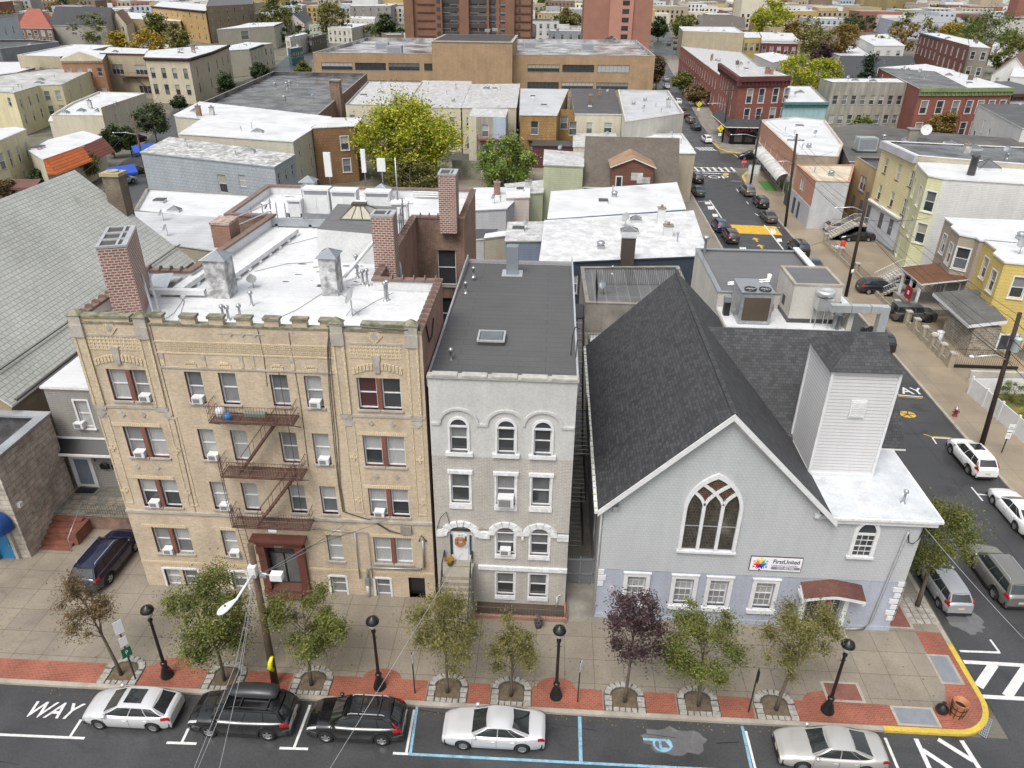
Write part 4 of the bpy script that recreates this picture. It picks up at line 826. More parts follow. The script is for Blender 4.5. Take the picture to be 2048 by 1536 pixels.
for c in(-4.3,-1.88,-.02):
 place_win(gh,(c,GY+.14,10.6),0,.9,1.55,'sash',white,True,(g_dark,g_dark)if c>-3 else(cur_g,g_dark),.14,white)
 mb=MB(g_dark);mb.poly([(c+.42*math.cos(t),GY-.005,12.15+.42*math.sin(t))for t in[math.pi*i/12 for i in range(13)]]);mb.use(white)
 for i in range(12):
  t0,t1=math.pi*i/12,math.pi*(i+1)/12
  mb.raw([(c+r_*math.cos(t),y,12.15+r_*math.sin(t))for y in(GY-.07,GY)for t in(t0,t1)for r_ in(.42,.56)],[(0,1,3,2),(1,5,7,3),(0,2,6,4)])
 mb.box(c-.56,GY-.07,10.4,c-.45,GY,12.15);mb.box(c+.45,GY-.07,10.4,c+.56,GY,12.15);mb.box(c-.7,GY-.16,10.38,c+.7,GY,10.6);mb.box(c-.45,GY-.06,12.1,c+.45,GY,12.2);mb.build('arched_surround',gh)
mb=MB(stucco_g)
for c,r_ in((-4.3,.95),(-1.92,.92),(-.04,.94)):
 for i in range(16):
  t0,t1=math.pi*i/16,math.pi*(i+1)/16
  mb.raw([(c+q*math.cos(t),y,12.3+q*.9*math.sin(t))for y in(GY-.09+c*.001,GY)for t in(t0,t1)for q in(r_-.05,r_+.09)],[(0,1,3,2),(1,5,7,3),(0,2,6,4)])
mb.box(-5.7,GY-.08,12.2,-5.25,GY,12.34);mb.box(-3.42,GY-.08,12.2,-2.8,GY,12.34);mb.box(.9,GY-.08,12.2,1.55,GY,12.34);mb.build('moulding',gh)
rusty=mat('white_rock_face',(.68,.69,.70),.8,var=.25,scale=4)
for c,z0,z1 in((-4.3,7.3,9.2),(-1.88,7.3,9.2),(-.02,7.3,9.2),(-1.88,3.85,5.35),(0,3.85,5.35),(-1.88,.75,2.45),(0,.75,2.45)):
 o=place_win(gh,(c,GY+.14,z0),0,1.0,z1-z0,'sash',white,True,R_.choice([(cur_w,g_mid),(cur_g,g_dark),(g_mid,g_dark)]),.14,white)
 mb=MB(rusty)
 if z0>7:mb.box(c-.66,GY-.12,z1+.05,c+.66,GY,z1+.25);mb.box(c-.62,GY-.1,z0-.35,c+.62,GY,z0-.1)
 else:mb.box(c-.6,GY-.1,z0-.28,c+.6,GY,z0-.1)
 mb.box(c-.6,GY-.04,z0-.1,c-.5,GY,z1+.05);mb.box(c+.5,GY-.04,z0-.1,c+.6,GY,z1+.05);mb.box(c-.5,GY-.04,z1,c+.5,GY,z1+.05);mb.build('surround',gh)
 if 3<z0<4:
  mb=MB(g_dark);mb.poly([(c+.45*math.cos(t),GY-.006,5.36+.4*math.sin(t))for t in[math.pi*i/12 for i in range(13)]],g_mid);mb.use(white)
  for i in range(12):
   t0,t1=math.pi*i/12,math.pi*(i+1)/12;mb.raw([(c+r_*math.cos(t),y,5.36+r_*.9*math.sin(t))for y in(GY-.06,GY)for t in(t0,t1)for r_ in(.45,.58)],[(0,1,3,2),(1,5,7,3),(0,2,6,4)])
  mb.build('fanlight',gh)
mb=MB(rusty);R3=random.Random(2)
for c,r_ in((-4.35,1.02),(-1.88,.86),(0,.86)):
 n=9 if r_>1 else 7
 for i in range(n):
  t0,t1=math.pi*i/n+.02,math.pi*(i+1)/n-.02;dd=R3 .uniform(.1,.16)
  mb.raw([(c+q*math.cos(t),y,(5.25 if r_<1 else 5.05)+q*.88*math.sin(t))for y in(GY-dd,GY)for t in(t0,t1)for q in(r_-.24,r_+.14)],[(0,1,3,2),(1,5,7,3),(0,2,6,4),(0,4,5,1),(2,3,7,6)])
for a,b in((-5.72,-5.3),(-3.35,-2.75),(-1.0,-.88),(.95,1.58)):
 for z in(4.98,5.2):mb.box(a,GY-R3 .uniform(.1,.15),z,b,GY,z+.2)
mb.box(-3.4,GY-.14,2.72,1.6,GY,2.98);mb.build('rock_face_band',gh)
dmb=MB(white);dmb.box(-4.95,GY+.1,3.15,-3.75,GY+.15,5.3,trimw);dmb.box(-4.78,GY+.04,3.2,-3.98,GY+.1,5.1,white)
for x in(-4.95,-3.9):dmb.box(x,GY+.06,3.6,x+.12,GY+.105,5.0,g_blue)
dmb.box(-4.14,GY+.03,4.6,-4.04,GY+.045,4.95,dark_trim);dmb.poly([(-4.35+.6*math.cos(t),GY-.006,5.32+.42*math.sin(t))for t in[math.pi*i/12 for i in range(13)]],g_dark);dmb.use(white)
for i in range(12):
 t0,t1=math.pi*i/12,math.pi*(i+1)/12;dmb.raw([(-4.35+q*math.cos(t),y,5.32+q*.75*math.sin(t))for y in(GY-.06,GY)for t in(t0,t1)for q in(.58,.7)],[(0,1,3,2),(1,5,7,3),(0,2,6,4)])
d_=dmb.build('door',gh);mb=MB(galv);mb.lathe((-4.08,GY+.02,4.15),[(0,-.02),(.035,0),(0,.03)],8);mb.build('handle',d_)
mb=MB(mat('autumn_wreath',(.28,.09,.03),.9,c2=(.45,.25,.12),scale=12,var=.4))
for i in range(34):t=i*2*math.pi/34;q=.23+R3 .uniform(-.03,.03);x,z=-4.42+q*math.cos(t),4.6+q*math.sin(t);s_=R3 .uniform(.035,.065);mb.box(x-s_,GY-.06-s_,z-s_,x+s_,GY+.03,z+s_)
tag(mb.build('wreath'),'round autumn wreath hanging on the white door of the grey row house','wreath')
text_mesh('2211',.13,dark_trim,'house_number',gh,(-4.38,GY+.035,5.0),(rad(90),0,0),.004)
st=MB(mat('stoop_concrete',(.30,.27,.22),.8,var=.3,scale=1.2));st.box(-5.3,30.5,K,-3.7,GY,3.1);N=12
for i in range(N):st.box(-5.3,30.5-.19*(i+1),K,-3.7,30.5-.19*i,3.1-(3.0/(N+1))*(i+1))
st.box(-5.35,31.3,3.1,-3.65,GY,3.18);stp=st.build('stoop',gh)
for x in(-5.28,-3.72):
 mb=MB(black);mb.tube([(x,31.6,4.0),(x,30.5,4.0),(x,28.25,1.15),(x,28.2,K)],.035,6);mb.tube([(x,30.5,3.1),(x,30.5,4.0)],.03,6);mb.tube([(x,31.6,3.1),(x,31.6,4.0)],.03,6)
 for i in range(10):t=i/10;y=30.5-2.25*t;zt=4.0-2.85*t;mb.tube([(x,y,zt-.9),(x,y,zt)],.012,4)
 mb.build('handrail',stp)
mb=MB(mat('flower_pot_green',(.05,.08,.05),.5));mb.lathe((-4.95,31.35,3.18),[(.14,0),(.22,.3),(.2,.3)],12);fo=mb.build('pot');tag(fo,'orange mums in a dark green pot on the stoop landing','flower pot')
mb=MB(mat('orange_mums',(.5,.2,.02),.8,c2=(.2,.16,.02),scale=20,var=.4))
for i in range(60):t=R3 .uniform(0,6.28);q=R3 .uniform(0,.26);x,y,z=-4.95+q*math.cos(t),31.35+q*math.sin(t),3.5+(.3-q)*.6+R3 .uniform(-.03,.05);s_=.04;mb.box(x-s_,y-s_,z-s_,x+s_,y+s_,z+s_)
mb.build('flowers',fo)
mb=MB(mat('wet_brown_soil',(.07,.05,.035),.7,var=.4));mb.poly([(-3.5,30.55,K+.006),(1.58,30.6,K+.006),(1.58,GY,K+.006),(-3.5,GY,K+.006)]);struct(mb,'front_yard')
mb=MB(b_red);mb.box(-3.5,30.4,K,1.7,30.58,K+.25);mb.box(1.55,30.58,K,1.72,GY,K+.3)
yf=tag(mb.build('yard_fence'),'low iron railing on a red brick kerb before the grey row house','fence')
mb=MB(black);mb.tube([(-3.5,30.5,.95),(1.64,30.5,.95),(1.64,31.6,1.05)],.02,4)
for i in range(32):x=-3.5+i*.165;mb.tube([(x,30.5,.3),(x,30.5,.95)],.009,4)
for i in range(9):y=30.5+i*.13;mb.tube([(1.64,y,.3),(1.64,y,1.0)],.009,4)
mb.build('railing',yf)
ac(-1.88,GY+.1,7.32,'large white air conditioner in the middle second-storey window of the grey house',.85,.6,.45,'window air conditioners on the grey row house');ac(-1.88,GY+.1,3.88,'small white air conditioner in the first-storey window near the wreath door',.6,.38,.3,'window air conditioners on the grey row house')
mb=MB(galv);mb.box(-2.9,47.8,14.2,-2.1,48.5,16.3,mat('blue_grey_metal',(.2,.23,.26),.5,var=.2));mb.box(-3.2,47.5,14.25,-1.8,48.8,14.36,alum);mb.build('chimney',gh)
mb=MB(alum);mb.box(-3.7,35.9,14.7,-2.3,37.2,14.95,dark_trim);mb.box(-3.6,36.0,14.95,-2.4,37.1,14.97,g_mid);mb.box(-3.75,35.85,14.9,-2.25,35.95,15.0,alum);mb.box(-3.75,37.15,14.9,-2.25,37.25,15.0);mb.box(-3.75,35.95,14.9,-3.65,37.15,15.0);mb.box(-2.35,35.95,14.9,-2.25,37.15,15.0);mb.build('skylight',gh)
for x,y in((-5.2,43.6),(-5.0,46.5),(-4.9,34.0)):roof_item('vent_pipe',gh,x,y,14.6,rr)
mb=MB(black);mb.tube([(1.3,35.0,14.7),(1.35,35.4,15.6),(1.5,36.0,15.9),(1.75,36.2,15.7)],.03,5);mb.tube([(1.55,34.6,14.7),(1.6,35.2,15.5),(1.85,35.7,15.3)],.03,5);mb.build('ladder_hook',gh)
mb=MB(trimw);mb.tube([(1.1,GY-.2,.2),(1.1,GY-.1,.9),(1.3,GY-.1,1.05)],.05,6);mb.build('drain_pipe',gh)
mb=MB(black);mb.tube([(-5.7,GY-.05,5.6),(-2,GY-.05,5.55),(1.6,GY-.05,5.5)],.02,4);mb.tube([(-5.7,GY-.1,5.3),(-5.4,GY-.2,6.4),(-5.1,GY-.1,6.7),(-4.95,GY-.1,6.0),(-5.3,GY-.1,5.5)],.02,4);mb.build('service_cable',gh)
# ------------ the grey shingled church with its white tower
YF=31.0
ch=empty('church',(9,YF,K),'grey shingled church with a steep charcoal roof, pointed stained-glass window and square white tower','church')
mb=MB();gw=[(5.42,1.42),(8.04,1.42),(9.93,1.4),(12.43,1.38)]
holes=[(c-3.3-.5,z,c-3.3+.5,z+1.9)for c,z in gw]+[(14.85-3.3,.3,16.75-3.3,2.85)]
wall_holes(mb,(3.3,YF),(19.7,YF),0,3.75,holes,stucco_b,.18)
wall_holes(mb,(3.3,YF-.03),(19.7,YF-.03),3.75,8.1,[],sh_grey);mb.poly([(3.3,YF-.03,3.75),(19.7,YF-.03,3.75),(19.7,YF,3.75),(3.3,YF,3.75)][::-1])
mb.poly([(3.3,YF-.03,8.1),(14.9,YF-.03,8.1),(9.05,YF-.03,13.8)],sh_grey)
sidew=sidingm('white_grey_clapboard',(.5,.51,.52),.2)
wall_holes(mb,(19.7,YF),(19.7,37.4),0,8.1,[(1.5,1.4,2.6,3.2),(4,1.4,5.1,3.2)],sh_grey);wall_holes(mb,(19.7,37.4),(20.6,37.4),0,8.3,[],sh_grey);wall_holes(mb,(20.6,37.4),(20.6,47.5),0,8.3,[(2,1.4,3.1,3.3),(5,1.4,6.1,3.3),(7.8,1.4,8.9,3.3)],sh_grey)
mb.poly([(20.6,37.4,8.3),(20.6,47.5,8.3),(20.6,47.5,9.4),(20.6,43.1,12.9)],sh_grey)
wall_holes(mb,(20.6,47.5),(3.3,47.5),0,8.3,[],sidew);wall_holes(mb,(3.3,50),(3.3,YF),0,8.1,[(4,2,5,4),(9,2,10,4),(14,2,15,4)],sidew)
mb.poly([(3.3,50,8.1),(9.05,50,13.8),(14.9,50,8.1)],sidew);wall_holes(mb,(14.9,50),(3.3,50),0,8.1,[],sidew)
mb.box(3.27,YF-.05,0,19.73,YF-.003,.42,stucco_b);mb.build('wall',ch)
def slope(mb,a,b,c,d,t,m,me):
 mb.poly([a,b,c,d],m);lo=[(p[0],p[1],p[2]-t)for p in(a,b,c,d)];mb.poly(lo[::-1],me)
 q=[a,b,c,d]
 for i in range(4):j=(i+1)%4;mb.poly([lo[i],lo[j],q[j],q[i]])
mb=MB();slope(mb,(2.95,30.55,8.0),(9.02,30.55,14.05),(9.02,50.3,14.05),(2.95,50.3,8.0),.12,shingle,trimw);slope(mb,(9.02,30.55,14.05),(15.1,30.55,7.95),(15.1,50.3,7.95),(9.02,50.3,14.05),.12,shingle,trimw)
for i in range(64):y=30.6+i*.31;mb.box(8.9,y,14.03,9.14,y+.29,14.1,shingle)
mb.build('nave_roof',ch)
mb=MB();slope(mb,(11.2,37.2,8.25),(21.1,37.2,8.25),(21.1,43.1,13.02),(9.9,43.1,13.02),.12,shingle,trimw);slope(mb,(9.9,43.1,13.02),(21.1,43.1,13.02),(21.1,47.4,9.5),(11.5,47.4,9.5),.12,shingle,trimw);mb.build('transept_roof',ch)
mb=MB(white)
for xa,xb in((2.95,9.02),(15.1,9.02)):
 d=1 if xb>xa else-1;za=8.0 if d>0 else 7.95
 mb.raw([(xa,30.5,za-.3),(xb,30.5,13.75),(xb,30.5,14.1),(xa,30.5,za+.06),(xa,30.56,za-.3),(xb,30.56,13.75),(xb,30.56,14.1),(xa,30.56,za+.06)],[(0,1,2,3),(3,2,6,7),(0,4,5,1),(7,6,5,4)],white)
 mb.raw([(xa+d*.3,YF-.08,za),(xb,YF-.08,13.45),(xb,YF-.08,13.75),(xa+d*.3,YF-.08,za+.3),(xa+d*.3,YF-.02,za),(xb,YF-.02,13.45),(xb,YF-.02,13.75),(xa+d*.3,YF-.02,za+.3)],[(0,1,2,3),(3,2,6,7),(0,4,5,1)],white)
for x,z in((3.75,8.2),(14.2,8.2)):mb.raw([(x,30.56,z+.1),(x+.25,30.56,z+.1),(x+.25,YF,z-.6),(x,YF,z-.6),(x,YF,z+.2),(x+.25,YF,z+.2)],[(0,1,2,3),(0,3,4),(1,5,2)],white)
mb.build('bargeboard',ch)
mb=MB(trimw);mb.box(2.78,30.6,7.8,2.95,50.2,7.97,trimw)
for i in range(34):y=30.8+i*.58;mb.box(2.76,y,7.96,2.97,y+.06,8.02,plain('copper_green',(.4,.42,.25),.6))
mb.tube([(3.15,30.8,7.8),(3.2,30.95,7.2),(3.2,30.95,.5)],.06,6,trimw);mb.build('gutter',ch)
flat_m=mat('white_membrane',(.60,.62,.645),.45,var=.2,scale=.6,c2=(.52,.55,.58),wet=.2)
mb=MB(flat_m);mb.box(14.0,30.75,7.98,20.3,37.45,8.2);mb.build('flat_roof',ch)
mb=MB(trimw);mb.box(14.9,30.62,8.0,20.4,30.75,8.14);mb.box(20.3,30.75,8.05,20.42,37.45,8.16);mb.box(14.9,30.75,7.7,20.25,YF,7.98)
for i in range(9):mb.box(15.2+i*.62,30.6,8.13,15.26+i*.62,30.76,8.17)
mb.build('eave',ch);roof_item('vent_pipe',ch,18.9,32.1,8.2,random.Random(3))
tm_=sidingm('white_tower_clapboard',(.60,.60,.61),.2,var=.04,fine=.03,streak=.05,ms=.02)
tw=MB(tm_)
for a,b in(((14.65,34.3),(18.05,34.3)),((18.05,34.3),(18.05,37.8)),((18.05,37.8),(14.65,37.8)),((14.65,37.8),(14.65,34.3))):wall_holes(tw,a,b,8.2,14.75,[],tm_)
tw.use(white)
for x,y in((14.65,34.3),(18.05,34.3),(14.65,37.8),(18.05,37.8)):tw.box(x-.07,y-.07,8.2,x+.07,y+.07,14.7,white)
tw.box(14.6,34.22,8.2,18.1,34.3,8.42,white);tw.box(14.57,34.22,8.2,14.65,37.8,8.42);tw=tw.build('tower',ch)
mb=MB(shingle);v=[(14.42,34.07,14.7),(18.28,34.07,14.7),(18.28,38.03,14.7),(14.42,38.03,14.7),(16.35,36.05,16.15)];mb.raw(v,[(0,1,4),(1,2,4),(2,3,4),(3,0,4)],shingle);mb.raw(v[:4],[(3,2,1,0)],trimw);mb.build('tower_roof',tw)
mb=MB(white);mb.box(15.95,34.2,12.0,16.75,34.3,13.0)
for i in range(8):mb.box(16.03,34.17,12.08+i*.11,16.67,34.2,12.14+i*.11,trimw)
mb.build('louver',tw)
def gothic(xc,hw,z0,zs,n=12):
 r_=hw*1.68;pts=[(xc-hw,z0),(xc-hw,zs)];cx_=xc-hw+r_;am=math.acos((r_-hw)/r_)
 L=[(cx_-r_*math.cos(am*i/n),zs+r_*math.sin(am*i/n))for i in range(1,n+1)]
 return pts+L+[(2*xc-x,z)for x,z in reversed(L[:-1])]+[(xc+hw,zs),(xc+hw,z0)]
stained=mat('stained_glass',(.04,.04,.038),.12,kind='brick',c2=(.06,.055,.048),mort=(.11,.09,.06),w=.16,h=.2,ms=.014,off=.5,var=.5,scale=3)
stained2=mat('stained_glass_red',(.11,.035,.025),.2,kind='brick',c2=(.05,.03,.025),mort=(.15,.12,.08),w=.12,h=.12,ms=.014,var=.5,scale=4)
def frame_ring(mb,inner,outer,y0,y1):
 for i in range(len(inner)-1):a,b,c,d=inner[i],inner[i+1],outer[i+1],outer[i];mb.raw([(a[0],y0,a[1]),(b[0],y0,b[1]),(c[0],y0,c[1]),(d[0],y0,d[1]),(a[0],y1,a[1]),(b[0],y1,b[1]),(c[0],y1,c[1]),(d[0],y1,d[1])],[(0,1,2,3),(0,4,5,1),(3,2,6,7)])
xc,zt=8.87,8.12
I_,O_=gothic(xc,1.33,5.5,zt-.05),gothic(xc,1.52,5.38,zt-.05)
gwn=MB(white);frame_ring(gwn,I_,O_,YF-.16,YF-.03);gwn.box(xc-1.56,YF-.22,5.27,xc+1.56,YF-.03,5.4,white)
for x in(-.48,.48):gwn.box(xc+x-.09,YF-.14,5.4,xc+x+.09,YF-.06,8.45)
def bar(mb,p,q,w,y0=YF-.14,y1=YF-.06):
 d=Vector((q[0]-p[0],q[1]-p[1])).normalized();n=Vector((-d.y,d.x))*w/2
 c=[(p[0]-n.x,p[1]-n.y),(q[0]-n.x,q[1]-n.y),(q[0]+n.x,q[1]+n.y),(p[0]+n.x,p[1]+n.y)];mb.raw([(x,y0,z)for x,z in c]+[(x,y1,z)for x,z in c],[(0,1,2,3),(0,4,5,1),(3,2,6,7)])
def arcbar(cx_,r_,a0,a1,zc):
 P=[(cx_+r_*math.cos(rad(a0+(a1-a0)*i/10)),zc+r_*math.sin(rad(a0+(a1-a0)*i/10)))for i in range(11)]
 for i in range(10):bar(gwn,P[i],P[i+1],.17)
for s_ in(-1,1):
 for P in(((-.48,8.4),(-.33,8.75),(-.1,9.05),(.2,9.35),(.62,9.68)),((-.48,8.4),(-.62,8.75),(-.82,9.0),(-1.06,9.22))):
  for i in range(len(P)-1):bar(gwn,(xc+s_*P[i][0],P[i][1]),(xc+s_*P[i+1][0],P[i+1][1]),.16,YF-.14-.002*i-.001*s_)
gw_=gwn.build('stained_glass_window',ch)
mb=MB(stained);mb.poly([(x,YF-.05,z)for x,z in reversed(I_)][::-1],stained);mb.poly([(xc+dx,YF-.053,z)for dx,z in((0,9.25),(.5,9.62),(0,10.05),(-.5,9.62))],stained2)
for s_ in(-1,1):mb.poly([(xc+s_*dx,YF-.053,z)for dx,z in((.48,8.55),(.98,9.2),(.56,9.6),(.08,9.1))],stained2)
mb.poly([(xc-1.7,YF-.0545,5.5),(xc+1.7,YF-.0545,5.5),(xc+1.7,YF-.0545,6.95),(xc-1.7,YF-.0545,6.95)],g_mid)if 0 else None;mb.use(alum);mb.box(xc-1.32,YF-.07,7.0,xc+1.32,YF-.055,7.05)
mb.build('pane',gw_)
xs_=16.89;I2,O2=gothic(xs_,.46,5.55,7.05),gothic(xs_,.65,5.45,7.05);mb=MB(white);frame_ring(mb,I2,O2,YF-.15,YF-.03);mb.box(xs_-.7,YF-.2,5.35,xs_+.7,YF-.03,5.5,white);mb.box(xs_-.46,YF-.12,6.9,xs_+.46,YF-.05,7.02)
for x in(-.16,.16):mb.box(xs_+x-.012,YF-.09,5.5,xs_+x+.012,YF-.06,6.9)
for z in(5.82,6.15,6.55):mb.box(xs_-.46,YF-.095,z,xs_+.46,YF-.065,z+(.06 if z==6.15 else.025))
g2=mb.build('pointed_window',ch);mb=MB(g_dark);mb.poly([(x,YF-.05,z)for x,z in I2],g_dark);mb.build('pane',g2)
for c,z in gw:
 o=place_win(ch,(c,YF+.18,z),0,1.0,1.9,'grid',white,True,(cur_w,cur_g),.18,white)
 mb=MB(white);mb.box(c-.72,YF-.09,z-.05,c-.5,YF,z+2.12);mb.box(c+.5,YF-.09,z-.05,c+.72,YF,z+2.12);mb.box(c-.5,YF-.09,z+1.9,c+.5,YF,z+2.12);mb.box(c-.77,YF-.13,z+2.12,c+.77,YF,z+2.2);mb.box(c-.8,YF-.18,z-.3,c+.8,YF,z-.05);mb.build('surround',ch)
for e0,e1 in((32.5+.55,1.4),(35+.55,1.4)):place_win(ch,(19.7-.12,e0,e1),rad(90),1.1,1.8,'sash',white,False,(g_dark,g_dark),.12,white)
q=MB(white)
for side,x0 in((0,19.7),(1,3.3)):
 for i in range(7):
  z=.95+i*.42
  if side==0:w=.5 if i%2 else.34;q.box(x0-w,YF-.07,z,x0+.04,YF+.0,z+.3);q.box(x0,YF-.07,z,x0+.06,YF+.45,z+.3)
  elif i>3:q.box(x0-.03,YF-.07,z-.1,x0+(.42 if i%2 else.3),YF,z+.24)
  q.box(x0-.06 if side else x0,YF,z,x0 if side else x0+.06,YF+(.5 if i%2 else.3),z+.3)
q.build('quoins',ch)
mb=MB(mat('red_brown_shingles',(.13,.05,.038),.8,kind='brick',c2=(.10,.038,.03),mort=(.07,.03,.02),w=.25,h=.15,ms=.01,var=.3));xm=15.85
xs=[14.25+i*.272 for i in range(13)];zf=lambda x:3.28+.3*(1-(abs(x-xm)/1.66)**1.3)
for i in range(12):
 a,b=xs[i],xs[i+1];mb.poly([(a,30.1,zf(a)-.22),(b,30.1,zf(b)-.22),(b,YF,zf(b)+.12),(a,YF,zf(a)+.12)])
cn=mb.build('canopy',ch);mb=MB(white)
for i in range(12):
 a,b=xs[i],xs[i+1];mb.poly([(a,30.08,zf(a)-.44),(b,30.08,zf(b)-.44),(b,30.08,zf(b)-.23),(a,30.08,zf(a)-.23)]);mb.poly([(a,30.08,zf(a)-.44),(a,YF,zf(a)-.12),(b,YF,zf(b)-.12),(b,30.08,zf(b)-.44)][::-1])
for x in(14.2,17.38):mb.box(x,30.12,2.7,x+.12,YF,2.95)
mb.build('fascia',cn)
mb=MB(white)
for x in(14.5,16.82):mb.box(x,YF-.14,K,x+.26,YF,2.75)
mb.build('door_pilaster',ch)
mb=MB(dark_trim);mb.box(14.85,YF+.12,.3,16.75,YF+.17,2.85,g_dark)
for x in(14.85,15.76,16.66):mb.box(x,YF+.06,.3,x+.09,YF+.12,2.85,galv)
mb.box(14.85,YF+.06,2.74,16.75,YF+.12,2.85,galv);cd=mb.build('door',ch)
mb=MB(mat('cross_emblem_red',(.35,.12,.12),.5));f_=[(15.95,1.0),(16.15,.9),(16.12,1.35),(16.32,1.7),(16.2,2.2),(15.98,1.9),(15.9,1.45)];mb.poly([(x,YF+.11,z)for x,z in f_]);mb.box(16.33,YF+.1,.95,16.37,YF+.115,2.3,white);mb.box(16.18,YF+.1,1.85,16.55,YF+.115,1.89,white);mb.build('emblem',cd)
mb=MB(white);mb.box(15.1,YF+.1,2.45,15.55,YF+.12,2.6);mb.build('notice',cd)
st=MB(MATS['stoop_concrete']);st.box(14.4,29.9,K,17.2,YF,.3);st.box(14.6,30.2,.3,17.0,YF+.1,.42);st.build('entrance_step',ch)
mb=MB(plain('grey_conduit',(.36,.37,.39),.6));mb.tube([(18.95,YF-.12,7.3),(18.9,YF-.12,7.0),(18.55,YF-.12,.9),(18.3,YF-.12,.3),(17.3,YF-.12,.2)],.06,8);mb.build('conduit',ch)
mb=MB(black);mb.tube([(18.95,YF-.1,7.3),(19.1,YF-.15,6.6),(19.35,YF-.15,6.5),(19.6,YF-.1,6.8),(19.65,YF-.1,7.6)],.03,5);mb.build('service_cable',ch)
sg=empty('sign_board',(12.7,YF-.03,4.25),'white sign board reading FirstUnited Learning Center with a rainbow flower logo','sign')
mb=MB(dark_trim);mb.box(11.3,YF-.1,4.19,14.05,YF-.03,5.16);mb.box(11.33,YF-.112,4.22,14.02,YF-.1,5.13,plain('sign_white',(.78,.77,.82),.4,var=.02));mb.build('board',sg)
navy=plain('sign_navy',(.012,.015,.05),.5,var=0);gry=plain('sign_grey',(.2,.2,.24),.5,var=0)
text_mesh('FirstUnited',.40,navy,'lettering',sg,(13.2,YF-.12,4.86),(rad(90),0,0),.003,.78,bold=.006)
text_mesh('Learning Center',.235,gry,'lettering',sg,(13.15,YF-.12,4.6),(rad(90),0,0),.003,.92)
mb=MB(gry);mb.poly([(12.5,YF-.118,4.32),(13.95,YF-.118,4.32),(14.02,YF-.118,4.41),(13.95,YF-.118,4.5),(12.5,YF-.118,4.5),(12.42,YF-.118,4.41)]);mb.build('phone_band',sg)
text_mesh('(201) 868 9085',.15,MATS['sign_white'],'lettering',sg,(13.22,YF-.124,4.41),(rad(90),0,0),.002,1.0)
lg=MB();cx_,cz_=11.85,4.67
for i,c in enumerate(((.85,.6,.02),(.05,.42,.28),(.02,.12,.5),(.06,.02,.35),(.6,.01,.02),(.85,.2,.03))):
 a=rad(90-i*60);m=plain(f'logo_colour_{i}',c,.5,var=0);U=lambda r_,t:(cx_+r_*math.cos(a+rad(t)),YF-.118-.0005*i,cz_+r_*math.sin(a+rad(t)))
 lg.poly([U(0,0),U(.2,-32),U(.4,-24),U(.24,0),U(.4,24),U(.2,32)],m);c0=U(.385,0);lg.poly([(c0[0]+.055*math.cos(t*.63),c0[1]-.001,c0[2]+.055*math.sin(t*.63))for t in range(10)],m)
lg.build('logo',sg)
mb=MB(white);mb.box(4.0,YF-.02,2.3,4.22,YF,2.5);mb.box(4.05,YF-.03,2.35,4.17,YF-.02,2.45,mat('notice_red',(.5,.05,.05),.5));tag(mb.build('notice_plate'),'small white and red notice plate on the blue-grey church wall','notice')
al=MB(conc_old);al.poly([(1.7,30.5,K+.004),(3.25,30.5,K+.004),(3.25,60,K+.004),(1.7,60,K+.004)]);struct(al,'alley_paving')
gt=empty('alley_gate',(2.4,33.6,K),'grey metal double gate closing the narrow alley beside the grey row house','gate')
mb=MB(steel_grey);mb.box(1.62,33.55,.2,3.28,33.6,2.1,plain('gate_sheet',(.16,.17,.18),.6))
for x in(1.62,2.42,3.2):mb.box(x,33.5,K,x+.08,33.64,2.25,galv)
for z in(.9,2.0):mb.box(1.62,33.5,z,3.28,33.55,z+.07)
for i in range(14):x=1.68+i*.12;mb.tube([(x,33.57,2.1),(x,33.57,2.32)],.012,4)
mb.build('leaf',gt)
es=empty('outdoor_stair',(2.3,50,K),'black steel stair climbing beside the charcoal-roofed row house','stair')
mb=MB(black)
for i in range(22):y=44+i*.42;z=3+i*.27;mb.box(1.75,y,z,2.75,y+.26,z+.04,steel_grey if i%2 else galv)
mb.tube([(1.75,44,2.9),(1.75,53.3,9.0)],.05,4,black);mb.tube([(2.78,44,2.9),(2.78,53.3,9.0)],.05,4);mb.tube([(2.78,44,3.9),(2.78,53.3,10)],.03,4);mb.tube([(1.72,44,3.9),(1.72,53.3,10)],.03,4);mb.box(1.7,53.2,8.9,2.9,56,9.0);mb.build('flight',es)
mb=MB(black)
for z in(3.2,6.4,9.6):
 for k in range(10):x=1.62;y=33.5+k*.5;mb.tube([(x,y,z),(x,y,z+1)],.015,4)
 mb.tube([(1.62,33.4,z),(2.5,33.4,z),(2.5,38,z),(1.62,38,z)],.04,4);mb.tube([(2.5,33.4,z+1),(2.5,38,z+1)],.02,4)
 for k in range(12):y=33.4+k*.42;mb.tube([(2.5,y,z),(2.5,y,z+1)],.012,4);mb.tube([(1.62,y,z),(2.5,y,z)],.015,4)
mb.build('side_fire_escape',gh)
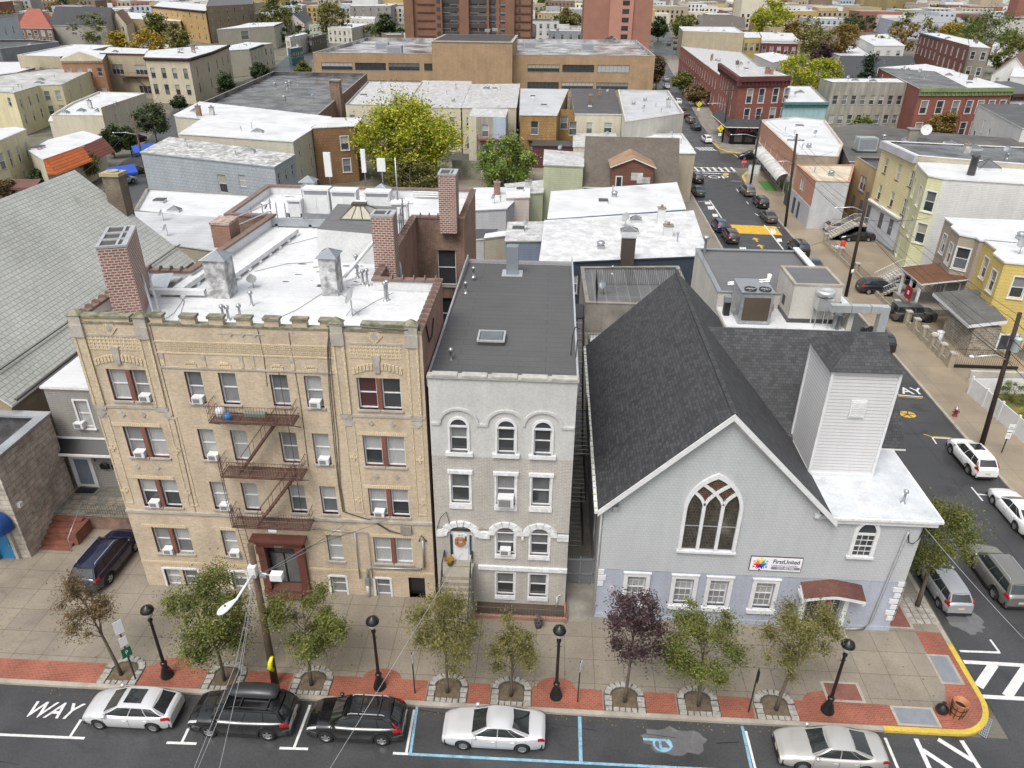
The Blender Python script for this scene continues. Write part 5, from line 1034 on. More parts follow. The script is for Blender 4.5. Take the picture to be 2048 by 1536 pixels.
# ------------ left: sided house, stone building, slate-roofed church
hs=flat('house','narrow grey clapboard house squeezed between the stone building and the yellow brick block',box_rect(-31.9,39.5,-24.2,49.5),9.1,sidingm('taupe_clapboard',(.29,.28,.265),.15,var=.06),silver,'house',para=0,wins={0:[('at',2.2,6.1,.85,2.0,'trim')]},items=0,near=True,tm=white)
mb=MB();mb.box(-32.45,38.55,4.45,-24.1,39.5,4.5,white);mb.raw([(-32.45,38.6,4.5),(-24.1,38.6,4.5),(-24.1,39.5,5.2),(-32.45,39.5,5.2)],[(0,1,2,3)],black);mb.box(-32.45,39.4,5.2,-24.1,39.52,5.3,white);mb.box(-32.45,38.52,4.4,-24.1,38.62,4.55,white);mb.build('pent_roof',hs)
mb=MB(white);mb.box(-31.7,39.4,1.3,-31.55,39.52,4.2);mb.box(-30.3,39.4,1.3,-30.15,39.52,4.2);mb.box(-31.55,39.4,4.05,-30.3,39.52,4.2);mb.box(-31.55,39.44,3.7,-30.3,39.5,3.8);mb.box(-31.55,39.44,1.32,-30.3,39.5,3.7,white);mb.box(-31.4,39.41,1.55,-30.45,39.45,3.55,plain('door_blue_grey',(.16,.2,.24),.3));mb.box(-31.5,39.43,3.8,-30.35,39.45,4.05,g_dark);d=mb.build('door',hs);mb=MB(galv);mb.box(-30.5,39.36,2.4,-30.44,39.4,2.6);mb.build('handle',d)
mb=MB(black)
for x in(-29.6,-28.8):mb.box(x,39.3,2.9,x+.55,39.48,3.25);mb.tube([(x+.02,39.3,3.25),(x+.28,39.3,3.4),(x+.53,39.3,3.25)],.05,5)
mb.tube([(-29.9,39.4,3.5),(-29.8,39.25,3.75)],.05,5);mb.build('mailbox',hs)
por=MB(mat('slate_porch_tiles',(.17,.17,.15),.6,kind='brick',c2=(.26,.22,.17),mort=(.1,.1,.09),w=.6,h=.5,ms=.03,off=.3,var=.4,scale=2));por.box(-31.9,36.5,K,-24.2,39.5,1.22,b_dkred);por.box(-31.95,36.45,1.22,-24.15,39.5,1.3,MATS['slate_porch_tiles'])
rb=mat('red_brick_steps',(.26,.085,.05),.6,kind='brick',c2=(.17,.05,.03),mort=(.2,.12,.09),w=.22,h=.08,ms=.01,var=.4,scale=1.5)
for i in range(6):por.box(-31.9,36.5-.36*(i+1),K,-29.6,36.5-.36*i,1.3-.19*(i+1),rb)
por.box(-29.6,34.9,K,-29.3,36.5,1.0,rb);por.build('porch',hs)
mb=MB(black)
def rail(mb,pts,h=.95,sp=.16):
 for i in range(len(pts)-1):
  a,b=Vector(pts[i]),Vector(pts[i+1]);n=max(1,int((b-a).length/sp));mb.tube([a+Vector((0,0,h)),b+Vector((0,0,h))],.025,4);mb.tube([a+Vector((0,0,.1)),b+Vector((0,0,.1))],.015,4)
  for j in range(n+1):p=a.lerp(b,j/n);mb.tube([p,p+Vector((0,0,h))],.012,4,cap=False)
rail(mb,[(-29.5,36.6,1.3),(-24.4,36.6,1.3)]);rail(mb,[(-31.8,36.4,1.25),(-31.8,34.4,.2)]);mb.build('railing',hs);mb=MB(galv);mb.tube([(-29.45,36.5,2.3),(-29.45,34.4,1.1),(-29.45,34.3,K)],.03,6);mb.build('handrail',hs)
mb=MB(black);mb.box(-31.5,38.7,1.305,-30.2,39.3,1.33);tag(mb.build('doormat'),'black doormat before the white-framed door of the clapboard house','doormat')
ac(-30.15,39.6,6.12,'white air conditioner in the clapboard house window above the black pent roof',.6,.42,.4,None)
stn=mat('rough_brown_stone',(.54,.50,.44),.9,kind='brick',c2=(.45,.41,.355),mort=(.36,.32,.27),w=.75,h=.38,ms=.03,off=.37,var=.4,scale=1.6,bump=.8,streak=.15)
sb=flat('stone_building','rough brown stone building with a rounded blue awning over a blue door',box_rect(-60,33.6,-31.6,38.9),7.3,stn,tar_wet,'stone building',para=.9,cop=mat('lead_coping',(.3,.32,.34),.5,var=.3),items=0,wins={},style='strip')
k=MB(MATS['lead_coping']);ring(k,[Vector(p)for p in box_rect(-60,33.6,-31.6,38.9)],-.12,.55,7.36,7.5,MATS['lead_coping']);k.build('coping',sb)
mb=MB(plain('blue_door',(.02,.19,.42),.45));dx=at(28,1104).x+.15;mb.box(dx-.75,33.46,K,dx+.55,33.54,2.45);mb.box(dx-.95,33.4,K,dx-.75,33.6,2.6,cast);mb.box(dx+.55,33.4,K,dx+.75,33.6,2.6,cast);d=mb.build('door',sb);text_mesh('WELCOME',.13,white,'lettering',sb,(dx-.1,33.44,1.95),(rad(90),0,0),.003);mb=MB(galv);mb.box(dx+.4,33.4,1.1,dx+.45,33.46,1.35);mb.build('handle',d)
mb=MB(plain('blue_awning',(.015,.06,.22),.3));mb.sm=True;vs=[];ax_=dx-.35
for i in range(9):
 for j in range(13):t,p=math.pi*j/12,math.pi/2*i/8;vs.append((ax_+1.5*math.cos(t)*math.cos(p*.0+p)if 0 else ax_+1.55*math.cos(t)*math.cos(p),33.5-1.5*math.sin(t)*math.cos(p),2.9+1.15*math.sin(p)))
mb.raw(vs,[(i*13+j,i*13+j+1,(i+1)*13+j+1,(i+1)*13+j)for i in range(8)for j in range(12)]);mb.sm=False
for j in range(12):t0,t1=math.pi*j/12,math.pi*(j+1)/12;mb.raw([(ax_+1.55*math.cos(t),33.5-1.5*math.sin(t),z)for z in(2.55,2.9)for t in(t0,t1)],[(0,1,3,2)])
aw=mb.build('awning',sb);text_mesh('Cone',.3,white,'lettering',sb,(ax_+.9,32.2,2.72),(rad(90),0,rad(38)),.004,shear=.3)
mb=MB(cast);mb.tube([(-33.6,33.3,K),(-33.6,33.3,1.2)],.22,10,cast);mb.build('bollard_post',sb);mb=MB(conc_old);mb.tube([(-31.54,34.8,2.6),(-31.54,35.4,2.4),(-31.54,38.2,4.3)],.04,5);mb.build('conduit',sb)
mb=MB(galv);mb.box(-31.6,34.0,3.7,-31.4,34.3,4.0,white);mb.build('floodlight',sb)
sc_=gable('slate_roof_church','large church with a vast pale green slate roof behind the stone building',box_rect(-52,38.95,-34,65),8.5,16.5,'y',mat('tan_church_brick',(.33,.26,.17),.85,kind='brick',c2=(.28,.21,.14),mort=(.35,.3,.22),w=.22,h=.075,ms=.01,var=.3),slate,'church',over=.5)
mb=MB(b_oldch);mb.box(-40.1,64.6,6,-38.6,65.9,16.3);mb.box(-40.22,64.48,16.3,-38.48,66.02,16.6,mat('yellow_stone_cap',(.38,.33,.2),.85,var=.3));mb.lathe((-39.35,65.25,16.6),[(.5,0),(.55,.12),(.4,.12),(.35,.02)],12,MATS['yellow_stone_cap']);mb.build('chimney',sc_)
mb=MB(dark_trim);mb.tube([(-33.6,39,8.25),(-33.6,65,8.25)],.12,6,dark_trim)
for i in range(9):y=40+i*2.9;mb.box(-35.1,y,9.0,-35.0,y+2.4,9.6,dark_trim)if 0 else mb.tube([(-35.0,y,9.72),(-35.0,y+2.9,9.72)],.05,5)
mb.build('snow_guard',sc_)
mb=MB(galv);mb.sm=True;mb.lathe((-33.9,43.2,5.6),[(.75,-.35),(.75,.25),(.6,.3),(.55,.2),(.1,.15)],14,galv,'y');mb.build('exhaust_fan',sc_)
# ------------ buildings behind the church
ivory=mat('ivory_render',(.52,.505,.46),.8,var=.12,scale=.5,streak=.15)
md=flat('commercial_building','ivory flat-roofed building directly behind the grey church, roof crowded with machinery',box_rect(12.4,51.4,20.9,61.5),12.1,ivory,grey_roll,para=.12,cop=galv,items=0,wins={1:(3,2,1.2,1.5,3.5)})
mb=MB(ivory);mb.box(12.4,47.75,0,20.9,51.38,10.9,ivory);mb.box(12.45,47.8,10.9,20.6,51.38,11.0,silver);mb.box(20.55,47.75,10.9,20.9,51.38,12.3,ivory);mb.box(20.5,44.5+3.1,12.3,20.98,61.6,12.42,white);mb.build('lower_wing',md)
mb=MB(ivory);mb.box(16.9,48.9,11.1,20.2,52.6,13.75);mb.box(16.85,48.85,10.95,20.25,52.65,11.3,tar);mb.box(17.0,49.0,13.76,20.1,52.5,13.79,grey_roll);ring(mb,[Vector(p)for p in box_rect(16.9,48.9,20.2,52.6)],-.04,.18,13.75,13.88,conc_edge);mb.box(16.88,50.3,11.7,16.9,50.9,12.4,dark_trim);mb.build('roof_penthouse',md)
def thing1(name,label,cat,mb,group=None):return tag(mb.build(name),label,cat,group)
o=empty('rooftop_unit',(14.3,49.6,11),'large galvanised rooftop air handler with two round fans behind the church','rooftop unit')
mb=MB(galv);mb.box(13.3,48.3,11.05,15.5,51.0,13.3,mat('mottled_galvanised',(.5,.52,.54),.4,.5,c2=(.38,.4,.43),var=.2,scale=2));mb.box(13.25,48.25,13.3,15.55,51.05,13.38,galv);mb.build('housing',o)
mb=MB(mat('coil_brown',(.09,.07,.05),.7));mb.box(13.5,48.27,11.3,15.3,48.3,13.0);mb.build('coil',o)
for x in(13.95,14.95):
 mb=MB(black);mb.lathe((x,48.85,13.38),[(.42,0),(.42,.1),(.36,.1),(.34,.02),(.0,.02)],16,black)
 for i in range(6):t=i*math.pi/3;mb.tube([(x,48.85,13.45),(x+.36*math.cos(t),48.85+.36*math.sin(t),13.45)],.02,4,galv)
 mb.build('fan',o)
mb=MB(galv);mb.lathe((18.9,48.4,13.2),[(.35,0),(.62,.1),(.62,.45),(.5,.5),(.45,.4),(.0,.4)],16,alum);mb.box(18.4,47.95,12.3,19.4,48.85,13.2,alum)
for x,y in((18.45,48),(19.3,48),(18.45,48.8),(19.3,48.8)):mb.tube([(x,y,10.9),(x,y,12.3)],.04,4)
o=mb.build('exhaust_fan');tag(o,'round silver exhaust fan on a steel stand beside the roof penthouse','exhaust fan')
mb=MB(alum);mb.box(19.1,47.3,12.5,22.9,47.75,13.0);mb.box(22.4,47.25,9.6,22.95,47.8,12.98,alum)
for x in(20.4,21.7):mb.box(x,47.27,12.47,x+.04,47.78,13.03,galv)
tag(mb.build('exhaust_duct'),'long square sheet-metal duct bridging over the ivory parapet toward the street','duct')
mb=MB(galv);mb.lathe((20.0,48.1,11),[(.3,0),(.3,1.0),(.36,1.0),(.36,1.15),(.2,1.25),(0,1.25)],12,galv);tag(mb.build('vent_stack'),'round galvanised vent stack below the sheet-metal duct','vent stack')
mb=MB(alum)
for dx in(0,.4):mb.tube([(12.9+dx*.2,51.0+dx,12.9-.0),(15.6+dx*.2,50.3+dx,13.5)],.035,4)
for i in range(9):t=i/8;mb.tube([(12.9+2.7*t,51.0-.7*t,12.9+.6*t),(12.98+2.7*t,51.4-.7*t,12.9+.6*t)],.025,4)
tag(mb.build('ladder'),'aluminium ladder lying across the large rooftop air handler','ladder')
mb=MB(white);mb.lathe((15.7,50.9,13.38),[(.14,0),(.17,.4),(.15,.4),(.13,.05)],12,plain('bucket_white',(.7,.68,.6),.5));tag(mb.build('bucket'),'white plastic bucket on the large rooftop air handler','bucket')
mb=MB(mat('orange_clay',(.45,.2,.08),.7));mb.lathe((16.2,50.9,11),[(.18,0),(.24,.25),(.16,.4),(.22,.5),(.05,.6)],10);tag(mb.build('clay_pot'),'small orange clay pot on the roof beside the air handler','pot')
mb=MB(steel_grey);mb.box(12.6,49.7,11,13.0,50.2,12.0,black);mb.box(12.55,49.75,12.0,13.0,50.15,12.4,galv);tag(mb.build('electrical_unit'),'small dark electrical unit left of the air handler','electrical box')
mb=MB(galv);mb.lathe((12.95,60.5,12),[(.12,0),(.1,1.3),(.3,1.35),(.3,1.5),(.1,1.6)],10,galv);mb.build('vent_pipe',md)
tarB=flat('tar_roof_building','low building with a ridged grey tar roof left of the ivory building',[(3.2,58.2),(12.3,58.2),(12.3,68),(3.0,67.0)],8.2,conc_old,mat('ridged_tar_roof',(.13,.13,.13),.5,kind='brick',c2=(.1,.1,.1),mort=(.2,.2,.2),w=1.0,h=30,ms=.04,off=0,var=.4,scale=.4,wet=.3),para=.05+.02,items=3,seed=8)
lw=flat('low_roof_annex','low white-roofed annex with black railings between the church and the tar roof',box_rect(3.3,50.5,12.2,58),5.5,ivory,silver,para=.3,items=0)
rl=empty('roof_railing',(7,58,6),'black steel railings round the low white roof behind the church','railing');mb=MB(black);rail(mb,[(3.3,54.6,5.6),(8.2,54.4,5.6)],1.6,.22);rail(mb,[(3.4,50.6,5.6),(3.4,54.6,5.6)],1.4,.25);mb.build('front_run',rl);mb=MB(black);rail(mb,[(4.2,62.5,8.2),(12.2,62.9,8.2)],1.5,.2);rail(mb,[(4.2,62.5,8.2),(4.1,57.9,8.2)],1.5,.25);mb.build('rear_run',rl)
navy_s=sidingm('navy_clapboard',(.045,.062,.09),.22);blue_s=sidingm('blue_grey_clapboard',(.19,.235,.32),.22)
b2=flat('long_house','long navy clapboard house with a worn silver roof, nearest behind the tar roof',[Vector(p)for p in((-.9,68.6),(15.8,72.2),(16.9,88.6),(-.6,83.0))],8,navy_s,mat('patchy_silver_roof',(.66,.67,.68),.5,c2=(.52,.525,.53),var=.25,scale=.7,fine=.15,wet=.15),para=0,items=0,cop=navy_s,wins={0:[('at',3.4,4.6,.95,2.0)]})
for kx,ky,kk in((8.6,79.2,'skylight'),(12.6,78.4,'chimney'),(12.4,83,'chimney'),(5.2,73.5,'exhaust_fan'),(9.7,83.6,'skylight'),(13.3,76,'vent_pipe'),(8.2,74.2,'vent_pipe')):roof_item(kk,b2,kx,ky,8,rr,silver if kk=='chimney' else None)
dish(8.3,81.2,8,.5,'grey satellite dish on the long silver roof behind the row house',ax=(-.5,-.6,.5));mb=MB(b_oldch);mb.box(7.0,70.0,5.0,8.3,71.0,10.2,mat('brown_panel_chimney',(.07,.055,.045),.8));mb.box(6.95,69.95,10.2,8.35,71.05,10.3,alum);mb.build('chimney',b2)
b2b=flat('low_extension','low blue-sided extension with a white blistered roof left of the long navy house',sv('G',5,570,1030,925,1030,965,835,600,840),5,blue_s,silver_old,para=0,items=2,seed=3,cop=alum)
b1=flat('long_house','long pale-blue clapboard house with a clean white roof, second behind the tar roof',[Vector(p)for p in((-.3,87.2),(16.8,93.0),(17.6,107),(.0,100.3))],7,blue_s,silver,para=0,items=3,seed=12,cop=blue_s,wins={0:[('at',11.2,4.4,1.6,.9)]})
# ------------ the neighbourhood behind, surveyed roof by roof
S=sidingm
cream_s=S('cream_clapboard',(.52,.49,.40),.22);cream_r=mat('cream_render',(.56,.52,.41),.85,var=.12,scale=.4,streak=.2);yel_r=mat('pale_yellow_render',(.60,.55,.36),.85,var=.12,scale=.4,streak=.2)
ochre_t=mat('ochre_diamond_tiles',(.38,.24,.09),.75,kind='brick',c2=(.33,.2,.075),mort=(.2,.12,.05),w=.5,h=.5,ms=.03,var=.25,scale=.4,streak=.25);brown_t=mat('brown_diamond_tiles',(.25,.145,.07),.75,kind='brick',c2=(.22,.12,.055),mort=(.14,.08,.04),w=.5,h=.45,ms=.03,var=.2,scale=.4)
sage_s=S('sage_clapboard',(.40,.43,.30),.3);lblue_s=S('light_blue_shingle_siding',(.33,.37,.41),.45,w=.8,ms=.025);tan_b=mat('tan_office_brick',(.36,.245,.145),.85,kind='brick',c2=(.32,.21,.12),mort=(.36,.27,.18),w=.6,h=.16,ms=.015,var=.2,scale=.3,streak=.12)
beige_s=S('beige_clapboard',(.45,.41,.32),.2);pinkb=S('pale_pink_clapboard',(.56,.50,.46),.2);white_s=S('white_clapboard',(.62,.62,.61),.2);yel_s=S('pale_yellow_clapboard',(.64,.57,.33),.3);lime_s=S('lime_yellow_clapboard',(.62,.62,.38),.3);gold_s=S('golden_yellow_clapboard',(.60,.46,.15),.32);tan_s=S('tan_clapboard',(.36,.31,.25),.22);lgrey_s=S('light_grey_clapboard',(.47,.48,.5),.22)
red_b=mat('deep_red_brick',(.26,.085,.062),.85,kind='brick',c2=(.21,.068,.05),mort=(.2,.09,.07),w=.4,h=.13,ms=.012,var=.2,scale=.4);salmon=mat('salmon_brick',(.46,.23,.155),.85,kind='brick',c2=(.42,.2,.13),mort=(.4,.25,.18),w=.4,h=.13,ms=.015,var=.15,scale=.4)
grey_r=mat('streaked_grey_render',(.37,.355,.30),.9,var=.2,scale=.4,streak=.45);taupe_r=mat('taupe_render',(.40,.35,.25),.85,var=.12,scale=.5,streak=.2);creamy=mat('cream_facade',(.50,.45,.34),.85,var=.1,scale=.5,streak=.15)
dkbr=mat('dark_brown_cornice',(.06,.035,.03),.7);grn_c=mat('green_cornice',(.2,.25,.12),.7,var=.3);teal_c=mat('teal_cornice',(.08,.2,.2),.7);aqua_r=mat('aqua_render',(.30,.46,.48),.85,var=.1,streak=.15)
def F(label,pts,z,wm,rm=silver,name='house',**k):return flat(name,label,pts,z,wm,rm,k.pop('cat',name.replace('_',' ')),**k)
F('grey flat-roofed house with beige clapboard side below the slate church chimney',sv('F',7,1590,1190,2560,1330,2540,970,1350,885),7,beige_s,silver_grey,para=0,wins={0:[('at',4.2,3.6,1.0,1.7,'trim')]},items=2,seed=1,fm=white)
F('white-roofed low house with a stone parapet behind the grey flat roof',sv('F',6.5,1370,880,2640,1020,2700,730,1500,655),6.5,beige_s,silver,para=.25,cop=conc_old,items=2,seed=4)
F('light-blue shingled house with a weathered silver roof in the left middle distance',sv('F',9,1440,275,2806,425,3015,300,1735,122),9,lblue_s,mat('blotchy_silver_roof',(.62,.62,.62),.6,c2=(.25,.25,.24),var=.4,scale=.8,fine=.25),para=0,items=3,seed=6,wins={0:[('at',14.5,4.4,1.5,2.6),('at',18.2,5.6,1.2,1.7)],1:(3,2,.9,1.6,1.2)},cop=lblue_s)
F('white-roofed house with cream siding behind the light-blue house',sv('B',9.3,-210,1365,950,1445,1160,1310,20,1215),9.3,cream_s,silver,para=0,items=3,seed=9,wins={1:(2,2,.9,1.6,1.2)})
F('long white-roofed row with tan end wall by the avenue trees',sv('B',9.4,-265,1175,-220,1190,1130,1300,1345,1195,0,1040),9.4,cream_s,silver,para=0,items=4,seed=10)
F('brown diamond-tiled house with a small white roof beside the yellow-green tree',sv('B',9.6,1150,1305,1585,1285,1660,1205,1310,1205),9.6,brown_t,silver,para=0,items=0,wins={0:[('at',5.2,5.6,1.35,2.3,'trim'),('at',5.2,1.8,1.35,2.3,'trim')],1:(1,2,.9,1.8,1.6)},fm=white)
dk=F('wide warehouse with a wet black roof and graffitied parapet in the middle distance',[at(402,206,8),at(632,233,8),at(734,147,8),at(547,143,8)],8,b_dkred,tar_wet,'warehouse',para=.9,cop=conc_old,items=7,seed=14)
mb=MB(b_dkred);p=at(674,200,8);mb.box(p.x-1.1,p.y-1,0,p.x+1.1,p.y+1,12);mb.box(p.x-1.3,p.y-1.2,12,p.x+1.3,p.y+1.2,12.3,conc_old);mb.build('chimney',dk)
cm=lambda**k:dict(k)
F('cream rear-facing row house with a silver roof right of the yellow-green tree',sv('C',9,60,575,620,585,735,320,235,312),9,cream_r,silver_old,'row_house',para=0,items=4,seed=15,wins={0:(4,2,1.1,2.1,2.0,4.2,1.5,1.8)})
F('silver-roofed row house half hidden behind the yellow-green tree',sv('C',9,-560,560,60,575,235,330,-330,320),9,cream_r,silver_old,'row_house',para=.2,items=5,seed=16,wins={0:(5,2,1.1,2.1,2.0,4.2)})
hA=F('pale row house with a torn silver roof and red fire escape at its back',sv('C',9.2,635,585,1190,585,1225,345,735,350),9.2,cream_r,silver_old,'row_house',para=0,items=4,seed=17,wins={0:[('at',1.5,5.0,1.3,2.2),('at',1.5,1.0,1.3,2.2)]+[('at',16.3,5.0,1.3,2.2),('at',16.3,1.0,1.3,2.2)]})
p0,p1=at(800+700/5.12,100+690/5.12,8.6),at(800+1090/5.12,100+660/5.12,8.9);ySt=p0 .y
mb=MB(grey_r);wall_holes(mb,(p0 .x,ySt),(p1 .x,ySt),0,8.7,[(2.6,5.0,3.9,7.3),(6.0,5.0,7.3,7.3),(2.6,1.0,3.9,3.3),(6.0,1.0,7.3,3.3)],grey_r);wall_holes(mb,(p1 .x,ySt),(p1 .x,ySt+8),0,8.7,[],lgrey_s);wall_holes(mb,(p0 .x,ySt+8),(p0 .x,ySt),0,8.7,[],cream_r);mb.box(p0 .x,ySt-.05,0,p0 .x+1.5,ySt-.003,8.7,cream_r);mb.box(p1 .x-2.4,ySt-.05,0,p1 .x,ySt-.003,8.7,S('sky_blue_siding',(.42,.5,.62),.2));mb.poly([(p0 .x,ySt,8.75),(p1 .x,ySt,8.75),(p1 .x,ySt+8,9.15),(p0 .x,ySt+8,9.15)],silver_old);mb.build('rear_stub',hA)
for u in(3.25,6.65):
 for z in(5.0,1.0):place_win(hA,(p0 .x+u,ySt+.12,z),0,1.3,2.3,'sash',white,False,None,.12)
redm=mat('red_oxide_steel',(.2,.045,.035),.7,var=.3);mb=MB(redm)
for z in(4.6,.6):mb.box(p0 .x+1.9,ySt-1.6,z,p0 .x+8.2,ySt,z+.1);rail(mb,[(p0 .x+1.9,ySt-1.6,z),(p0 .x+8.2,ySt-1.6,z)],1.1,.45)
mb.tube([(p0 .x+6.8,ySt-1.2,4.6),(p0 .x+3.4,ySt-1.2,.6)],.12,4);mb.tube([(p0 .x+6.8,ySt-.5,4.6),(p0 .x+3.4,ySt-.5,.6)],.12,4);mb.tube([(p0 .x+1.9,ySt-1.5,0),(p0 .x+1.9,ySt-1.5,5.6)],.08,4);mb.build('fire_escape',hA)
hO=F('ochre diamond-tiled house with a silver roof and black fire stair',sv('C',8.8,1230,660,1605,665,1720,400,1240,395),8.8,ochre_t,silver_grey,'row_house',para=0,items=2,seed=18,wins={0:[('at',2.9,5.0,1.5,2.6),('at',10.5,5.0,1.5,2.6),('at',2.9,.8,1.5,2.6),('at',10.5,.8,1.5,2.6)]},fm=white)
p=at(800+1240/5.12,100+660/5.12,8.8);mb=MB(black);mb.box(p.x+1.4,p.y-1.3,3.9,p.x+4.2,p.y,4.0);rail(mb,[(p.x+1.4,p.y-1.3,4),(p.x+4.2,p.y-1.3,4)],1.1,.3);mb.tube([(p.x+3.6,p.y-1.1,4.0),(p.x+8.4,p.y-1.1,-.5)],.13,4);mb.tube([(p.x+3.6,p.y-.4,4.0),(p.x+8.4,p.y-.4,-.5)],.13,4);mb.build('fire_escape',hO)
mb=MB(ochre_t);q=at(800+1605/5.12,100+640/5.12,8.8);wall_holes(mb,(q.x+.02,q.y+6),(q.x+3.9,q.y+6),0,8.6,[(.8,4.6,2.4,7.2)],ochre_t);mb.build('side_wing',hO);place_win(hO,(q.x+1.62,q.y+6.12,4.6),0,1.6,2.6)
hD=F('cream house with a dark roof and low silver extension between two alleys',sv('C',8.5,1795,650,3240-970,655,3200-1010,400,1750,395),8.5,cream_r,tar,'row_house',para=0,items=4,seed=19,wins={0:[('at',3.0,4.6,1.2,2.2),('at',6.8,4.8,1.6,2.0),('at',10.6,4.8,1.5,2.0)]})
F('low extension with a small silver roof behind the dark-roofed cream house',sv('C',5,1775,985,2260,985,2200,855,1780,850),5,cream_r,silver_old,'extension',para=0,items=2,seed=20)
F('ivory corner building with a grey ribbed roof beside the far intersection',sv('D',9.5,262,1250,860,1160,700,930,185,920),9.5,ivory,silver_grey,'corner_building',para=.5,cop=ivory,items=7,seed=22)
F('lower ivory wing with a clean white roof in front of the ivory corner building',sv('D',6.5,300,1500,960,1530,840,1370,260,1375),6.5,ivory,silver,'extension',para=.25,cop=ivory,items=5,seed=23)
F('plain tan-walled building at the kerb beside the brown-shingled house',sv('H',8,150,285,465,285,370,165,180,150),8,mat('tan_plaster',(.44,.38,.29),.85,var=.15,streak=.25),silver,'building',para=0,items=1,seed=24)
bs=gable('shingled_house','house with a huge brown shingled roof slope and a wooden dormer',sv('G',5.5,1370,470,2312,492,2270,250,1400,225),5.5,11,'x',S('brown_siding',(.1,.05,.035)),shingle_br)
p=at(1263,368,6.0);mb=MB(mat('reddish_wood_siding',(.19,.085,.05),.8,kind='brick',c2=(.15,.06,.04),mort=(.08,.04,.03),w=9,h=.25,ms=.02,var=.25));mb.box(p.x-3.0,p.y-.3,4.5,p.x+3.0,p.y+7,8.6);mb.poly([(p.x-3,p.y-.3,8.6),(p.x+3,p.y-.3,8.6),(p.x,p.y-.3,9.7)]);ob=mb.build('dormer',bs)
mb=MB(mat('tan_shingles',(.3,.19,.12),.85,var=.3));slope(mb,(p.x-3.3,p.y-.7,8.5),(p.x,p.y-.7,9.8),(p.x,p.y+7,9.8),(p.x-3.3,p.y+7,8.5),.12,MATS['tan_shingles'],trimw);slope(mb,(p.x,p.y-.7,9.8),(p.x+3.3,p.y-.7,8.5),(p.x+3.3,p.y+7,8.5),(p.x,p.y+7,9.8),.12,MATS['tan_shingles'],trimw);mb.build('dormer_roof',ob)
mb=MB(white);mb.box(p.x-2.4,p.y-.36,5.6,p.x-1.4,p.y-.3,7.2);mb.box(p.x-2.25,p.y-.38,5.75,p.x-1.55,p.y-.36,7.05,g_dark);mb.box(p.x-.2,p.y-.34,6.6,p.x+1.5,p.y-.3,7.7,silver_old);mb.box(p.x+.7,p.y-.36,6.2,p.x+2.6,p.y-.34,7.1,silver_old);mb.build('window',ob)
gm=F('tall narrow sage-green clapboard house with a sloping white roof',sv('G',8.5,960,250,1365,268,1370,130,972,98),8.5,sage_s,silver_old,'house',para=0,items=1,seed=25,cop=sage_s)
F('white flat-roofed shed row behind the brick rear wing, grey siding',sv('G',5,250,715,575,700,800,480,250,490),5,lgrey_s,silver,'shed',para=0,items=3,seed=26,cop=lgrey_s)
F('pale pink clapboard shed behind the grey-sided one',sv('G',5.5,580,590,812,585,810,480,575,490),5.5,pinkb,silver,'shed',para=0,items=1,seed=27,cop=pinkb)
F('olive-green low shed with a faded white roof by the small green tree',sv('G',5,815,545,952,535,955,410,560,450,575,480),5,sage_s,silver_old,'shed',para=0,items=1,seed=28,cop=sage_s)
F('small beige shed with a white lean-to roof and a side window',sv('G',4,355,1000,575,975,580,930,370,960),4,beige_s,silver,'shed',para=0,items=0,wins={0:[('at',4.0,1.6,1.4,1.5)]},cop=alum,fm=white)
F('tiny grey shed with a dark roof next to the beige shed',sv('G',3.4,268,1010,350,1005,480,915,275,915),3.4,lgrey_s,tar,'shed',para=0,items=0)
mb=MB(mat('lichen_concrete_wall',(.28,.28,.22),.9,var=.5,scale=.7));a=at(945,365,0);mb.box(a.x-4,a.y+3,0,a.x+9,a.y+3.3,3.2);mb.box(a.x+1.3,a.y+2.5,0,a.x+6.4,a.y+2.95,3.9,mat('white_board_panel',(.55,.57,.58),.6));tag(mb.build('garden_wall'),'stained yard wall with a leaning white panel below the red fire escape','wall')
mb=MB(sage_s);a=at(1000,345,0);mb.box(a.x+6,a.y+4,0,a.x+19,a.y+9,4.2,S('maroon_siding',(.1,.03,.035)));mb.box(a.x+5.8,a.y+3.8,4.2,a.x+19.2,a.y+9.2,4.4,tar);tag(mb.build('shed'),'maroon shed with a black roof below the ochre tiled house','shed')
offp=[at(620,107,12),at(980,110,12),at(980,106,12)+Vector((0,1.5,0)),at(1303,106,12),at(1279,80,12),at(697,73,12)]
y0=at(800,108,12).y;xl,xr=at(620,107,12).x,at(1303,106,12).x
off=F('long tan brick office block with dark ribbon windows spanning the middle distance',[Vector((xl,y0)),Vector((xr,y0+6)),Vector((xr+.5,y0+75)),Vector((xl+1,y0+68))],12,tan_b,mat('wet_gravel_roof',(.17,.17,.17),.5,c2=(.5,.5,.52),var=.4,scale=.1,wet=.35),'office_building',para=1.0,cop=mat('pale_metal_coping',(.4,.38,.33),.5),items=0,wins={0:[('at',u,z,w,2.1,'strip')for z in(7.2,2.2)for u,w in((7,9.5),(17.3,9.5),(27.6,9.5),(35.3,3),(51,11),(70.5,9.8),(81.2,9.8),(92,9.8))if u+w/2<xr-xl-1]},style='strip',fm=dark_trim)
px0,px1=at(895,68,15.6).x,at(1038,68,15.6).x
mb=MB(tan_b);mb.box(px0,y0-1.2,0,px1,y0+30,15.6,tan_b);mb.box(px0-.2,y0-1.4,15.6,px1+.2,y0+30.2,15.9,MATS['pale_metal_coping']);mb.box(px0+.6,y0-.6,15.9,px1-.6,y0+29,15.94,tar);mb.build('stair_tower',off)
